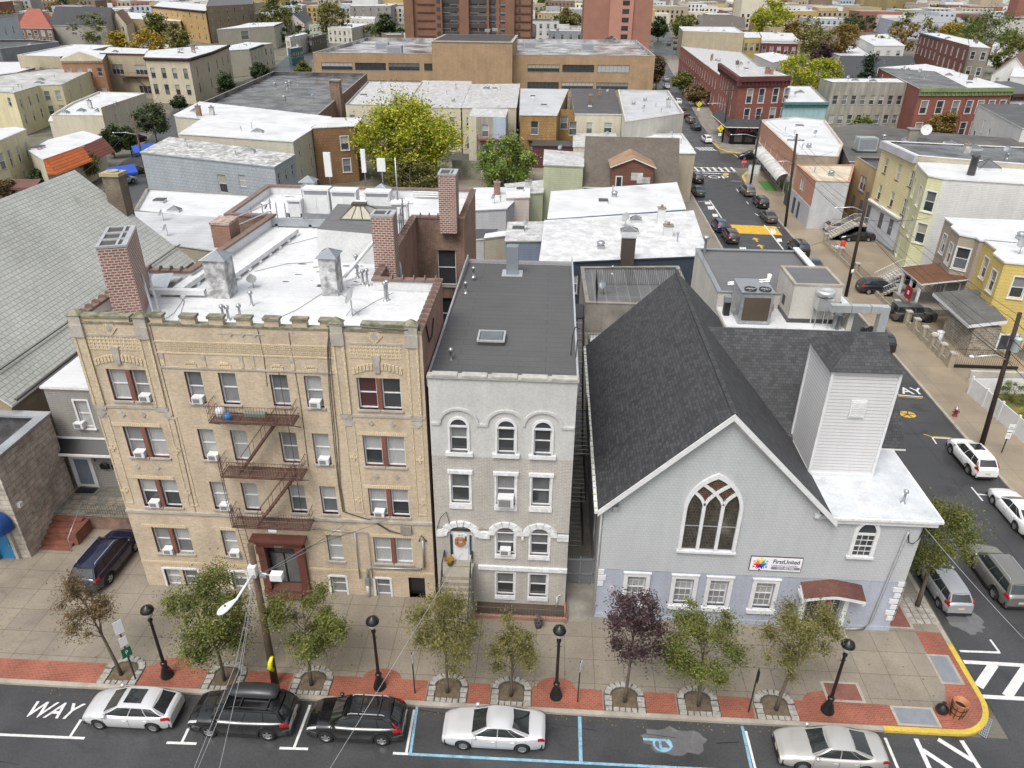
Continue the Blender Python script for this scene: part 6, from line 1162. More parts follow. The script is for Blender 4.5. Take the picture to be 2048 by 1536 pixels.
for i,(px,py,w)in enumerate(((765,95,3.6),(790,104,4),(885,95,2.2),(1060,93,3.4),(1175,97,3.6),(975,60,1.5),(990,58,1.5))):
 z=15.9 if py<70 else 11.0;p=at(px,py+4,z);o=empty('rooftop_unit',(p.x,p.y,z),('grey rooftop unit on the tan office, '+['leftmost of the pair near the middle','front one of the pair near the middle','dark one beside the stair tower','just right of the stair tower','at the right-hand half','left one atop the stair tower','right one atop the stair tower'][i]),'rooftop unit','rooftop units on the tan office block')
 mb=MB(plain('unit_grey',(.3,.31,.33),.5)if i!=2 else dark_trim);mb.box(p.x-w*.6,p.y-w*.4,z,p.x+w*.6,p.y+w*.4,z+w*.62);mb.build('housing',o);mb=MB(steel_grey);mb.box(p.x-w*.5,p.y-w*.4-.03,z+w*.1,p.x+w*.5,p.y-w*.4,z+w*.5);mb.build('grille',o)
def tower(label,px0,px1,pyb,Yg,h,bands,wm):
 z=0;a=at(px0,75,0);X0=onY(px0,pyb,Yg).x;X1=onY(px1,pyb,Yg).x;root=empty('apartment_tower',((X0+X1)/2,Yg,0),label,'apartment tower')
 mb=MB(wm);wn=[];L=X1-X0
 holes=[(X0+L*f0-X0,zz,L*f1,zz+1.7)for f0,f1 in bands for zz in[3+3.1*i for i in range(int(h/3.1)-1)]]
 wall_holes(mb,(X0,Yg),(X1,Yg),0,h,holes,wm);mb.box(X0,Yg+.5,0,X1,Yg+26,h-.1,wm);mb.build('wall',root)
 for u0,zz,u1,z1 in holes:place_win(root,(X0+(u0+u1)/2,Yg+.12,zz),0,u1-u0,z1-zz,'strip',dark_trim,False,R_.choice([(g_dark,g_mid),(cur_g,g_dark),(g_dark,g_dark)]),.12,tm=steel_grey)
 return root,X0,X1
brk=mat('brown_tower_brick',(.20,.10,.06),.85,kind='brick',c2=(.17,.085,.05),mort=(.2,.12,.09),w=.6,h=.2,ms=.02,var=.2,scale=.2);brk2=mat('rust_tower_brick',(.30,.14,.10),.85,kind='brick',c2=(.27,.12,.085),mort=(.3,.18,.14),w=.6,h=.2,ms=.02,var=.15,scale=.2)
t1,X0,X1=tower('broad brown brick high-rise with dark recessed bays rising behind the tan office block',812,1061,74,352,58,[(.30,.36),(.365,.42),(.52,.58),(.59,.645),(.665,.72),(.76,.8)],brk)
mb=MB(mat('dark_bay_panels',(.05,.045,.045),.6));L=X1-X0
for f0,f1 in((.255,.285),(.295,.43),(.475,.5),(.51,.65),(.66,.725),(.75,.76),(.80,.815),(.9,.92)):
 for k in range(18):mb.box(X0+L*f0,351.93,k*3.1+1.3,X0+L*f1,351.97,k*3.1+2.9)
mb.build('bay_panel',t1)
mb=MB(brk)
for f in(.0,.29,.44,.66,.8):mb.box(X0+L*f,350.2,0,X0+L*(f+.012+(.06 if f in(0,.44,.8)else 0)),352,58)
for k in range(17):mb.box(X0+L*.1,351.6,3.1*k+.8,X0+L*.24,352,3.1*k+1.2,mat('tower_floor_band',(.12,.045,.035),.8));mb.box(X0+L*.85,351.6,3.1*k+.8,X0+L,352,3.1*k+1.2,MATS['tower_floor_band'])
mb.build('brick_pier',t1)
t2,X0,X1=tower('rust-red brick high-rise at the right of the tan office block',1165,1300,78,362,52,[(.56,.64)],brk2)
mb=MB(mat('pink_tower_panel',(.40,.20,.15),.85,var=.1));mb.box(X0+(X1-X0)*.38,361.2,0,X0+(X1-X0)*.72,361.96,52);mb.build('projecting_bay',t2)
mb=MB(g_dark)
for k in range(15):mb.box(X0+(X1-X0)*.56,361.15,3+k*3.3,X0+(X1-X0)*.66,361.2,4.9+k*3.3)
mb.build('window_column',t2)
# ------ far left
F('cream building with a grey roof and rear fire escape at the left edge',sv('A',9,0,945,140,955,400,880,630,870,950,720,500,700,-250,800,-400,930),9,yel_r,mat('dirty_grey_roof',(.36,.36,.35),.7,c2=(.5,.5,.5),var=.35,scale=.3),'house',para=.2,items=6,seed=30,wins={0:(1,1,.9,1.8),1:(3,2,.9,2.0,1.4,3.3),2:(2,2,1.2,2.1,1.2,3.3),3:(3,1,.8,2.0,1.6)})
F('low shop with a white roof and stepped beige side wall by the avenue',sv('A',6.5,525,1180,1050,1185,1030,1105,1490,955,1010,940,740,1050),6.5,cream_r,silver,'shop',para=.3,cop=cream_r,items=6,seed=31,wins={2:(2,1,1.2,1.6,2.2)})
F('tiny cream shed with a white roof behind the orange-roofed shop',sv('A',4.5,500,1235,740,1245,780,1195,520,1185),4.5,pinkb,silver,'shed',para=0,items=0)
F('cream two-storey house at the left edge with tall dark windows',sv('F',9,-250,200,0,150,260,40,150,20,-300,60),9,yel_r,silver,'house',para=0,items=0,wins={1:(2,2,1.0,2.6,1.9,4.0),2:[]}if 0 else{0:(3,2,1.0,2.6,1.9,4),1:(3,2,1.0,2.6,1.9,4)},cop=white)
os_=F('orange-mansard shop with a white roof on the left avenue',sv('F',6.2,300,260,440,350,850,215,1040,120,850,60,500,150),6.2,cream_r,silver,'shop',para=0,items=2,seed=32)
ora=mat('orange_mansard_tiles',(.60,.16,.04),.7,kind='brick',c2=(.5,.12,.03),mort=(.3,.06,.02),w=9,h=.5,ms=.06,var=.15);mar=mat('maroon_mansard_tiles',(.24,.08,.06),.7,kind='brick',c2=(.2,.06,.045),mort=(.1,.03,.03),w=9,h=.5,ms=.06,var=.15)
for a,b,c,d,m in((445,350,830,215,ora),(830,215,1060,130,mar)):
 p,q=at(a/5.12,250+b/5.12,6.3),at(c/5.12,250+d/5.12,6.3);dd=(q-p).normalized();nr=Vector((dd.y,-dd.x,0));mb=MB(m);lo=3.9
 P=[p,q,q+nr*1.6,p+nr*1.6];mb.raw([tuple(P[0]),tuple(P[1]),(P[2].x,P[2].y,lo),(P[3].x,P[3].y,lo),(P[0].x,P[0].y,lo),(P[1].x,P[1].y,lo)],[(0,3,2,1),(0,4,3),(1,2,5),(3,4,5,2)]);mb.build('mansard',os_)
cb=F('cream corner block with a dark brown cornice on the far side of the avenue',sv('A',12,1480,590,1930,600,2170,530,2340,460,2050,470,1500,520),12,creamy,silver,'corner_building',para=0,items=7,seed=33,wins={0:(4,2,1.25,2.6,2.6,4.3),1:(2,2,1.1,2.5,2.6,4.3),2:(3,2,1.0,2.5,2.6,4.3)},cornice={0:(dkbr,.7,.6),1:(dkbr,.7,.6),2:(dkbr,.7,.6)},fm=dark_trim,style='sash')
tf=F('taupe building with two wide window bays above a balcony fire escape',sv('A',12.2,1030,545,1470,555,1520,500,1120,480),12.2,taupe_r,silver,'building',para=0,items=3,seed=34,wins={0:[('at',4.2,6.6,3.7,2.7,'strip'),('at',11.6,6.6,3.7,2.7,'strip'),('at',11.6,1.4,3.7,2.2,'strip')]},cornice={0:(brown_trim,.3,.3)})
p,q=at(1140/5.12,800/5.12,6.2),at(1490/5.12,800/5.12,6.2);p.y=at(1250/5.12,550/5.12,12.2).y-.1;mb=MB(rust);mb.box(p.x,p.y-1.3,6.1,q.x,p.y,6.2);rail(mb,[(p.x,p.y-1.3,6.2),(q.x,p.y-1.3,6.2)],1.1,.35);mb.tube([(p.x+4,p.y-1.1,6.1),(p.x+8.5,p.y-1.1,2.3)],.09,4);mb.tube([(p.x+4,p.y-.5,6.1),(p.x+8.5,p.y-.5,2.3)],.09,4);mb.build('fire_escape',tf)
pb=F('brick building with a cream pediment between the taupe block and the white roof',sv('A',12,625,610,1045,610,1100,520,700,505),12,mat('orange_brown_brick',(.30,.155,.085),.85,var=.2),silver,'building',para=0,items=0,wins={0:(4,2,1.25,2.2,2.0,4.9)},tm=cream_r,cornice={0:(creamy,.7,.5)})
p,q=at(625/5.12,610/5.12,12),at(1045/5.12,610/5.12,12);mb=MB(creamy);v=[(p.x,p.y-.3,12.1),(q.x,q.y-.3,12.1),((p.x+q.x)/2,(p.y+q.y)/2-.3,14.0)];mb.raw(v+[(a,b+.5,c)for a,b,c in v],[(0,1,2),(0,2,5,3),(1,4,5,2),(5,4,3)]);mb.build('pediment',pb)
F('beige block with a broad white roof left of the brick pediment building',sv('A',11.8,175,565,615,580,1160,465,740,455),11.8,taupe_r,silver,'building',para=.2,cop=trimw,items=2,seed=36,wins={0:(3,2,1.8,1.6,3.0,3)})
F('blue-grey warehouse with a black recessed roof at the left edge',sv('A',8,-500,520,0,500,600,425,330,405,-500,410),8,mat('blue_grey_render',(.26,.28,.3),.85,var=.2,streak=.3),tar,'warehouse',para=.8,cop=silver,items=3,seed=37)
F('white-roofed low block behind the cream building at the left edge',sv('A',8.5,-500,760,0,790,500,660,200,630,-500,640),8.5,dark_trim,silver,'building',para=.2,cop=tar,items=5,seed=38)
gable('house','large grey house with a long charcoal roof and gable end among the left trees',[at(100,50,9),at(212,53,9),at(245,44,9),at(138,41,9)],9,17,'x',mat('warm_grey_siding',(.3,.29,.26),.8,var=.1),shingle,wins={0:[('at',14,4.6,3.0,2.6)],1:(2,2,1.2,2,.4)})
gable('house','narrow cream gabled house with a brown roof right of the grey house',[at(222,48,9),at(252,50,9),at(266,42,9),at(236,40,9)],9,15,'y',creamy,mat('brown_roof',(.16,.09,.06),.85,var=.2),wins={0:(2,3,1.4,2.2,1,3)})
gable('house','brown house with a red roof and dormer at the upper left',[at(35,56,8),at(104,57,8),at(112,40,8),at(48,40,8)],8,15.5,'x',mat('brown_brick_wall',(.17,.11,.08),.9,var=.2),mat('red_roof',(.3,.09,.06),.85,var=.25),wins={0:(5,2,1.8,2.6,1.0,3.6)},hip=6,style='trim')
F('light-blue house front at the upper left corner',[at(-40,42,15),at(28,34,15),at(34,28,15),at(-20,30,15)],15,S('pale_blue_siding',(.50,.57,.64),.3),shingle,'house',para=0,items=0,wins={0:(4,3,1.3,3,3.5,4.8)})
F('long tan building with a white roof beside the yellow ornate apartments',[at(262,37,10),at(360,42,10),at(374,32,10),at(255,24,10)],10,mat('mustard_render',(.33,.25,.13),.85,var=.2),silver,'building',para=0,items=2,wins={0:(3,1,1.6,2.4,3)})
oa=F('ornate golden brick apartments with dark arched window tops',[at(303,12,16),at(410,22,16),at(440,10,16),at(320,2,16)],16,mat('golden_brick',(.40,.26,.10),.85,var=.2),silver,'apartment_building',para=.3,items=0,wins={0:(9,3,1.9,3.0,1.4,5.0)},cornice={0:(dkbr,1.0,.6)})
F('brown apartment block next to the golden brick one',[at(412,13,18),at(505,8,18),at(505,-8,18),at(420,-6,18)],18,mat('brown_render',(.26,.2,.14),.9,var=.2),tar,'apartment_building',para=.3,items=0,wins={0:(6,4,1.6,2.4,1.4,4.2)})
gable('house','small tan gabled house in front of the brown apartments',[at(437,42,7),at(478,46,7),at(492,38,7),at(455,35,7)],7,11.5,'y',taupe_r,shingle,wins={0:(2,1,1.2,1.4,-.2)})
gable('house','pale pink gabled house behind the white-roofed row',[at(570,44,8),at(608,48,8),at(625,38,8),at(590,34,8)],8,12.5,'y',pinkb,shingle,wins={0:(1,1,2.2,2,0.2)})
F('cream three-storey block with a white roof along the left avenue',sv('B',10.5,170,300,755,265,860,225,500,235,400,260),10.5,cream_s,silver,'row_house',para=0,items=5,seed=40,wins={0:[('at',17.0,5.2,5.0,4.0,'trim')],1:(4,3,1.3,3.0,1.6,4.4)},cornice={1:(dkbr,.5,.5)})
F('cream building with a green cornice below the three-storey block',sv('B',9,275,515,505,500,640,455,745,440,480,430,290,470),9,cream_s,silver,'row_house',para=0,items=3,seed=41,wins={1:(4,2,1.2,2.4,1.6,3.6),2:(2,2,1.2,2.4,1.6,3.6)},cornice={1:(mat('dark_green_cornice',(.03,.1,.06),.7),.6,.6)})
for i,(q,z,wm,lb)in enumerate((((870,375,920,385,1105,345,1060,330),8,mat('off_white_render',(.55,.54,.5),.85,var=.1),'off-white flat building down the left avenue'),((895,490,925,500,1050,480,1010,470),6.5,mat('teal_render',(.05,.13,.14),.8),'small teal shop down the left avenue'),((1105,370,1140,385,1290,345,1240,335),7,dark_trim,'dark low building left of the tan office'),((1110,250,1300,258,1310,240,1120,245),8,S('pale_green_siding',(.38,.42,.32)),'pale green row behind the left avenue'),((1305,280,1550,290,1760,240,1480,235),8,mat('ivory_far',(.5,.48,.42),.85),'ivory row behind the dark low building'),((880,80,1000,95,1170,60,900,20),9,mat('red_brown_far',(.25,.12,.09),.85),'red-brown row with a white roof at the top left of centre'),((1540,60,1950,60,2020,40,1530,45),14,mat('grey_stone_far',(.3,.28,.26),.85),'grey apartment slab beyond the tan office, left of the brown tower'),((1540,190,1790,200,1800,170,1540,165),8,mat('off_white_far',(.5,.5,.48),.85),'low off-white building before the grey slab'))):
 F(lb,sv('B',z,*q),z,wm,silver if i!=2 else tar,'building',para=.2,items=3,seed=50+i,wins={0:(5,2,1.3,1.9,1.6,3.4),1:(6,2,1.2,1.9,1.6,3.4)})
 # ------ right side of the side street
oxb=mat('oxblood_cornice',(.10,.03,.03),.7)
rc=F('red brick corner shop building with a deep brown cornice and arched windows',[at(1200+1440/5.12,790/5.12,13.6),at(1200+1940/5.12,780/5.12,13.6),at(1200+1700/5.12,690/5.12,13.6),at(1200+1240/5.12,650/5.12,13.6)],13.6,red_b,silver_old,'corner_building',para=0,items=9,seed=60,wins={0:[('at',u,z,1.35,3.0,'trim')for u in(2.9,5.9,9.4,12.2)for z in(8.1,3.9)],3:[('at',u,z,1.2,3.0)for u in(3,7,11,15,19,23)for z in(8.1,3.9)]},cornice={0:(oxb,2.0,.8),3:(oxb,2.0,.8)})
F('grey house wall with a white roof beyond the red corner building',[at(1508,108,8),at(1545,125,8),at(1590,115,8),at(1545,104,8)],8,white_s,silver,para=0,items=1,seed=61,wins={1:(2,1,1.5,1.4,2.5)})
F('long red brick terrace with a white roof running up the far street',[at(1449,158,10),at(1532,142,10),at(1483,104,10),at(1361,92,10)],10,red_b,silver_old,'terrace',para=.2,cop=grey_r,items=11,seed=62,wins={3:(20,2,1.2,2.6,1.4,4.2)},tm=white)
F('taupe-walled building closing the white terrace roof on the far street',[at(1366,62,12.5),at(1489,66,12.5),at(1468,54,12.5),at(1358,53,12.5)],12.5,taupe_r,silver,'building',para=.4,cop=silver,items=3,seed=63)
F('narrow mustard-yellow row house with arched windows behind the terrace',[at(1489,75,10),at(1524,75,10),at(1518,64,10),at(1486,64,10)],10,mat('mustard_brick',(.46,.36,.14),.85,var=.15),silver,'row_house',para=0,items=1,wins={0:(3,2,1.7,3.2,2.4,4.6)})
F('dark red brick pair with white cornice behind the yellow-green tree',[at(1524,78,10),at(1598,80,10),at(1584,66,10),at(1518,64,10)],10,mat('maroon_brick',(.13,.03,.03),.85,var=.15),silver,'row_house',para=0,items=3,wins={0:(5,2,1.6,3.2,2.8,4.6)},cornice={0:(white,1.6,.5)},tm=white)
F('aqua-fronted shop with a white roof between red and grey corner buildings',[at(1568,205,9),at(1656,205,9),at(1622,172,9),at(1570,172,9)],9,aqua_r,silver,'shop',para=.2,items=2,seed=64,wins={0:(4,1,1.4,1.8,3.4)},cornice={0:(teal_c,.9,.6)})
F('streaked grey rendered apartment building with two rows of nine small windows',sv('E',11,85,845,1000,848,990,800,-40,805),11,grey_r,silver,'apartment_building',para=.15,cop=conc_old,items=6,seed=65,wins={0:(9,2,1.25,2.1,2.9,4.5,1.6,2.2)},tm=grey_r)
F('red brick row house with a mossy green cornice right of the streaked grey building',sv('E',11.2,990,905,1478,905,1130,730,560,690),11.2,red_b,tar_wet,'row_house',para=0,items=4,seed=66,wins={0:(3,2,1.6,2.8,2.7,4.8)},cornice={0:(grn_c,1.6,.6)},style='trim')
F('second red brick row house with mossy green cornice, white-roofed',sv('E',11.2,1480,903,1935,900,1300,720,1130,730),11.2,red_b,silver,'row_house',para=0,items=6,seed=67,wins={0:(4,2,1.5,2.8,2.7,4.8)},cornice={0:(grn_c,1.6,.6)},style='trim')
F('white-roofed row behind the red brick houses',sv('E',8,545,770,560,795,1130,745,1340,720,1040,655,560,690),8,white_s,silver,'row_house',para=0,items=6,seed=68)
F('dark-cornice row house at the right edge beyond the red brick pair',sv('E',9.6,1932,965,2400,960,1900,830,1500,850),9.6,white_s,tar,'row_house',para=0,items=1,cornice={0:(dkbr,1.4,.5)},wins={0:(3,2,1.4,2.2,2.5)})
F('white-sided house with a dark roof at the right edge',sv('E',9,2040,1310,2700,1330,2500,1060,1580,1065),9,white_s,tar,'house',para=0,items=3,seed=69,wins={3:[('at',8,4.2,.9,2.6),('at',13,3.2,.9,2.6),('at',3,1.2,1.6,2.6)]},cop=white)
F('vast low building with a ribbed weathered tar roof',[at(1700,322,6.5),at(1835,322,6.5),at(2200,345,6.5),at(2200,290,6.5),at(1830,262,6.5),at(1725,246,6.5),at(1668,256,6.5)],6.5,conc_old,mat('ribbed_tar_roof',(.085,.08,.075),.7,kind='brick',c2=(.11,.105,.1),mort=(.2,.19,.17),w=40,h=1.6,ms=.06,off=0,var=.45,scale=.25),'warehouse',para=0,items=5,seed=70)
mb=MB(galv);p=at(1728,303,6.5);mb.box(p.x-1.7,p.y-1.3,6.5,p.x+1.7,p.y+1.3,6.8,tar);mb.box(p.x-1.6,p.y-1.1,6.8,p.x+1.6,p.y+1.1,8.9,mat('faded_teal_unit',(.3,.36,.35),.5,var=.3));mb.box(p.x-1.4,p.y-1.13,7.1,p.x+1.4,p.y-1.1,8.7,steel_grey);tag(mb.build('rooftop_unit'),'large teal-grey air handler on the ribbed tar roof','rooftop unit')
mb=MB(conc_old);p=at(1821,282,6.5);mb.box(p.x-.8,p.y-.7,6.4,p.x+.8,p.y+.7,8.6);mb.box(p.x-.95,p.y-.85,8.6,p.x+.95,p.y+.85,8.8);tag(mb.build('chimney_stack'),'squat rendered chimney stack on the ribbed tar roof by the white dish','chimney')
dish(at(1848,280,6.5).x,at(1848,280,6.5).y,6.5,.95,'big white satellite dish on the ribbed tar roof',white,(-.3,-.9,.2),1.6)
sm=F('salmon brick building with a white roof on the corner opposite the pharmacy',[at(1595,310,7.3),at(1676,314,7.3),at(1686,288,7.3),at(1650,240,7.3),at(1588,234,7.3),at(1520,240,7.3)],7.3,{None:salmon,0:mat('tan_end_wall',(.36,.3,.23),.85,streak=.2),1:lgrey_s},silver,'shop_building',para=.35,cop=mat('peach_coping',(.5,.4,.32),.8),items=7,seed=71,wins={5:(6,1,1.0,2.0,2.2)},tm=dark_trim)
s2=F('low salmon brick building with a cream roof and white ground floor',[at(1632,363,7),at(1699,365,7),at(1709,330,7),at(1594,330,7)],7,{None:salmon,0:mat('white_painted_brick',(.52,.53,.55),.85,kind='brick',c2=(.5,.51,.53),mort=(.42,.43,.45),w=.4,h=.13,ms=.012,var=.15,streak=.2)},mat('cream_roof',(.60,.54,.42),.7,c2=(.5,.43,.32),var=.25,scale=.3),'building',para=.15,cop=salmon,items=2,seed=72,wins={3:[('at',4.5,4.2,2.2,1.8,'strip')]})
_w=s2 .children[0]
mb=MB(mat('grey_white_shopfront',(.46,.47,.5),.8,var=.15,streak=.2));a,b=at(1632,363,7),at(1594,330,7);d=(b-a).normalized();nr=Vector((-d.y,d.x));mb.obox((a.x,a.y,0),(d.x,d.y),(nr.x,nr.y),-.05,.0,.0,(b-a).length,.12,3.3);
for u,w in((5,1.0),(7.5,1.3),(11,3)):mb.obox((a.x,a.y,0),(d.x,d.y),(nr.x,nr.y),u,.12,.2,u+w,.16,2.6,navy_s)
mb.build('shopfront',s2)
a,b=at(1595,310,7.3),at(1520,240,7.3);d=(b-a).normalized();nr=Vector((-d.y,d.x));L=(b-a).length
mb=MB(mat('cream_shopfront',(.42,.4,.36),.8,var=.2));mb.obox((a.x,a.y,0),(d.x,d.y),(nr.x,nr.y),0,0,.05,L,.2,3.5);mb.use(g_dark)
for i in range(9):u=1.2+i*(L-2)/9;mb.obox((a.x,a.y,0),(d.x,d.y),(nr.x,nr.y),u,.2,.3,u+2.6,.24,2.6,(g_dark,black,cur_r,g_mid)[i%4])
mb.build('shopfront',sm)
o=empty('awning',(a.x+1,a.y+10,3),'long dirty-white rounded shop awning below the salmon brick wall','awning');mb=MB(mat('dirty_white_canvas',(.58,.58,.57),.7,var=.4,scale=.6));mb.sm=True
U=lambda u,k,z:(a.x+d.x*u+nr.x*k,a.y+d.y*u+nr.y*k,z)
for i in range(7):
 t0,t1=math.pi/2*i/7,math.pi/2*(i+1)/7;mb.poly([U(3,.2+1.7*math.sin(t0),2.3+1.3*math.cos(t0)),U(27,.2+1.7*math.sin(t0),2.3+1.3*math.cos(t0)),U(27,.2+1.7*math.sin(t1),2.3+1.3*math.cos(t1)),U(3,.2+1.7*math.sin(t1),2.3+1.3*math.cos(t1))])
mb.build('canvas',o)
mb=MB(mat('artificial_grass',(.05,.16,.03),.9,var=.3,scale=3));p=at(1530,372);mb.poly([(p.x-.9,p.y-4,K+.01),(p.x+1.3,p.y-4,K+.01),(p.x+1.5,p.y+3,K+.01),(p.x-.6,p.y+3,K+.01)]);tag(mb.build('grass_mat'),'bright green artificial grass mat on the pavement by the white awning','grass mat')
F('tan rendered house with a white bow window beside the tall yellow building',[at(1760,344,8.4),at(1835,350,8.4),at(1815,318,8.4),at(1712,314,8.4)],8.4,mat('tan_ochre_render',(.42,.31,.17),.85,var=.15,streak=.2),tar,'house',para=.3,items=1,wins={3:[('at',5,4.4,2.6,2.2,'strip'),('at',12,4.6,1.3,1.9)]})
yb=F('tall yellow clapboard building with eight upper windows and a dark roof',[at(1836,312,12.6),at(2250,345,12.6),at(2150,300,12.6),at(1930,290,12.6),at(1768,282,12.6)],12.6,{None:beige_s,4:yel_s},tar_wet,'apartment_building',para=.1,cop=trimw,items=4,seed=73,wins={4:[('at',u,z,1.05,2.1)for u in(2.2,6.2,10,14)for z in(8.6,4.9)]},tm=brown_trim)
a,b=at(1836,312,12.6),at(1768,282,12.6);d=(b-a).normalized();nr=Vector((-d.y,d.x));L=(b-a).length
mb=MB(mat('lavender_grey_cornice',(.42,.42,.46),.7));mb.obox((a.x,a.y,11.5),(d.x,d.y),(nr.x,nr.y),-.1,.0,.2,L,.5,1.15);mb.build('cornice',yb)
mb=MB(mat('white_painted_ground_floor',(.5,.52,.57),.7,var=.1));mb.obox((a.x,a.y,0),(d.x,d.y),(nr.x,nr.y),0,.0,0,L,.12,4.3)
for u in(1.5,4.6,8.8,11.6,14.4):mb.obox((a.x,a.y,0),(d.x,d.y),(nr.x,nr.y),u,.12,1.6 if u!=8.8 else.6,u+1.1,.15,3.7,g_mid)
mb.obox((a.x,a.y,0),(d.x,d.y),(nr.x,nr.y),-.1,0,4.3,L,.5,4.5,white);mb.build('ground_floor_front',yb)
LM=[at(1888,356,12),at(2250,378,12),at(2250,330,12),at(1836,325,12),at(1844,336,12),at(1858,350,12)]
F('tall lime-yellow clapboard house with a bay front and white side wall',LM,12,{None:lime_s,0:white_s},silver,'house',para=0,cop=white,items=0,wins={0:[('at',15.5,5.2,1.5,2.9,'trim')],3:[('at',2.3,8.6,.95,2.4),('at',2.3,4.6,.95,2.2),('at',2.3,1.0,.95,2.2)]if 0 else(1,3,.95,2.3,1.6,3.9),5:(1,3,1.2,2.4,1.8,3.9),4:(1,3,.9,2.3,1.8,3.9)},style='trim')
rlm=COL.objects[-1]
p=at(1941,350,12.0);o=empty('chimney_stack',(p.x,p.y,12),'black peeling round-topped chimney on the lime-yellow house roof','chimney');mb=MB(tar);mb.lathe((p.x,p.y,11.8),[(.45,0),(.42,2.3),(.5,2.3),(.5,2.5),(.2,2.6)],10,tar);mb.build('stack',o)
p=at(1972,338,12.0);mb=MB(steel_grey);mb.box(p.x-1.3,p.y-1,12,p.x+1.3,p.y+1,12.3,silver);v=[(p.x-1.3,p.y-1,12.3),(p.x+1.3,p.y-1,12.3),(p.x+1.3,p.y+1,12.3),(p.x-1.3,p.y+1,12.3),(p.x,p.y,13.2)];mb.raw(v,[(0,1,4),(1,2,4),(2,3,4),(3,0,4)],g_mid)
for i in range(4):mb.tube([v[i],v[4]],.06,4,dark_trim)
tag(mb.build('skylight'),'dark-framed pyramid skylight on the lime-yellow house roof','skylight')
TN=[at(1961,479,8.8),at(2250,505,8.8),at(2250,448,8.8),at(1891,435,8.8),at(1910,449,8.8),at(1904,453,8.8),at(1921,468,8.8),at(1953,474,8.8)]
F('tan clapboard bay-front house with blue shutters next to the golden house',TN,8.8,tan_s,silver,'house',para=0,cop=white,items=1,wins={3:(1,2,1.0,2.1,1.6,3.8),5:(1,2,1.1,2.2,1.5,3.8),6:(1,2,1.3,2.3,1.4,3.8)},style='trim')
GD=[at(2011,523,8.8),at(2250,545,8.8),at(2250,505,8.8),at(1971,480,8.8),at(1997,500,8.8),at(1989,506,8.8)]
gd=F('golden-yellow clapboard bay-front house at the right edge',GD,8.8,gold_s,silver,'house',para=0,cop=white,items=0,wins={0:[('at',1.8,5.3,1.15,2.1,'trim'),('at',5.0,5.3,1.15,2.1,'trim')],3:(1,1,1.1,2.1,1.4,3.8),5:(1,1,1.1,2.1,1.4,3.8)},style='trim')
dish(at(2038,508,8.8).x,at(2038,508,8.8).y,8.8,.5,'grey satellite dish on the golden-yellow house roof')
fx=at(1904,453,8.8).x
def porch(label,cols,z0,z1,y0,y1,x0,x1,m,posts=True):
 o=empty('porch',(x0,(y0+y1)/2,K),label,'porch');mb=MB(m);slope(mb,(x1,y0,z1),(x1,y1,z1),(x0,y1,z0),(x0,y0,z0),.18,m,white);mb.build('roof',o)
 for y in cols:
  mb=MB(white);mb.box(x0+.15,y-.12,.9,x0+.4,y+.12,z0-.1,white);mb.build('column',o)
 mb=MB(conc_old);mb.box(x0-.1,y0,K,x1,y1,.9,conc_old);mb.build('deck',o)
 return o
p1,p2,p3,p4=at(1814,534,3.9),at(1846,565,3.9),at(1875,563,4.4),at(1877,531,4.4)
po=porch('small white-columned porch with a brown shingled roof and a red flag below',(p1 .y-.3,(p1 .y+p2 .y)/2,p2 .y+.4),3.8,4.5,p2 .y-.2,p1 .y+.2,39.9,44.6,mat('brown_porch_shingles',(.17,.075,.035),.8,kind='brick',c2=(.13,.055,.025),mort=(.06,.03,.02),w=.4,h=.2,ms=.015,var=.3))
mb=MB(mat('red_flag_cloth',(.32,.01,.02),.7,var=.2));mb.box(39.6,p2 .y+.6,1.5,39.64,p2 .y+2.2,2.9);mb.box(39.58,p2 .y+1.2,2.0,39.6,p2 .y+1.6,2.4,white);tag(mb.build('flag'),'dark red flag hung on the white-columned porch railing','flag')
gp_=at(1865,584,3.7);gp2=at(1940,649,3.7);o=empty('porch',(39.5,gp2 .y,K),'deep porch with a wide grey shingled roof before the golden-yellow house','porch')
mb=MB(mat('grey_porch_shingles',(.14,.14,.13),.8,kind='brick',c2=(.11,.11,.105),mort=(.06,.06,.06),w=.3,h=.2,ms=.014,var=.25));a,b,c,d4=at(1938,650,3.5),at(2016,641,4.2),at(1955,578,4.4),at(1866,585,3.5);slope(mb,tuple(a),tuple(b),(c.x,c.y,4.4),tuple(d4),.35,MATS['grey_porch_shingles'],white);mb.build('roof',o)
mb=MB(stn);q=at(1942,652,3.3);q2=at(2010,645,3.9);mb.box(q.x+.3,q.y-.2,0,q2 .x,q.y+5,3.3,mat('flagstone_veneer',(.3,.26,.2),.85,kind='brick',c2=(.2,.17,.13),mort=(.38,.35,.3),w=.45,h=.25,ms=.03,off=.4,var=.4,scale=2));mb.box(q.x+2.8,q.y-.26,.9,q.x+4.2,q.y-.2,2.7,white);mb.box(q.x+2.95,q.y-.28,1.05,q.x+4.05,q.y-.26,2.55,g_dark);mb.build('stone_wing',o)
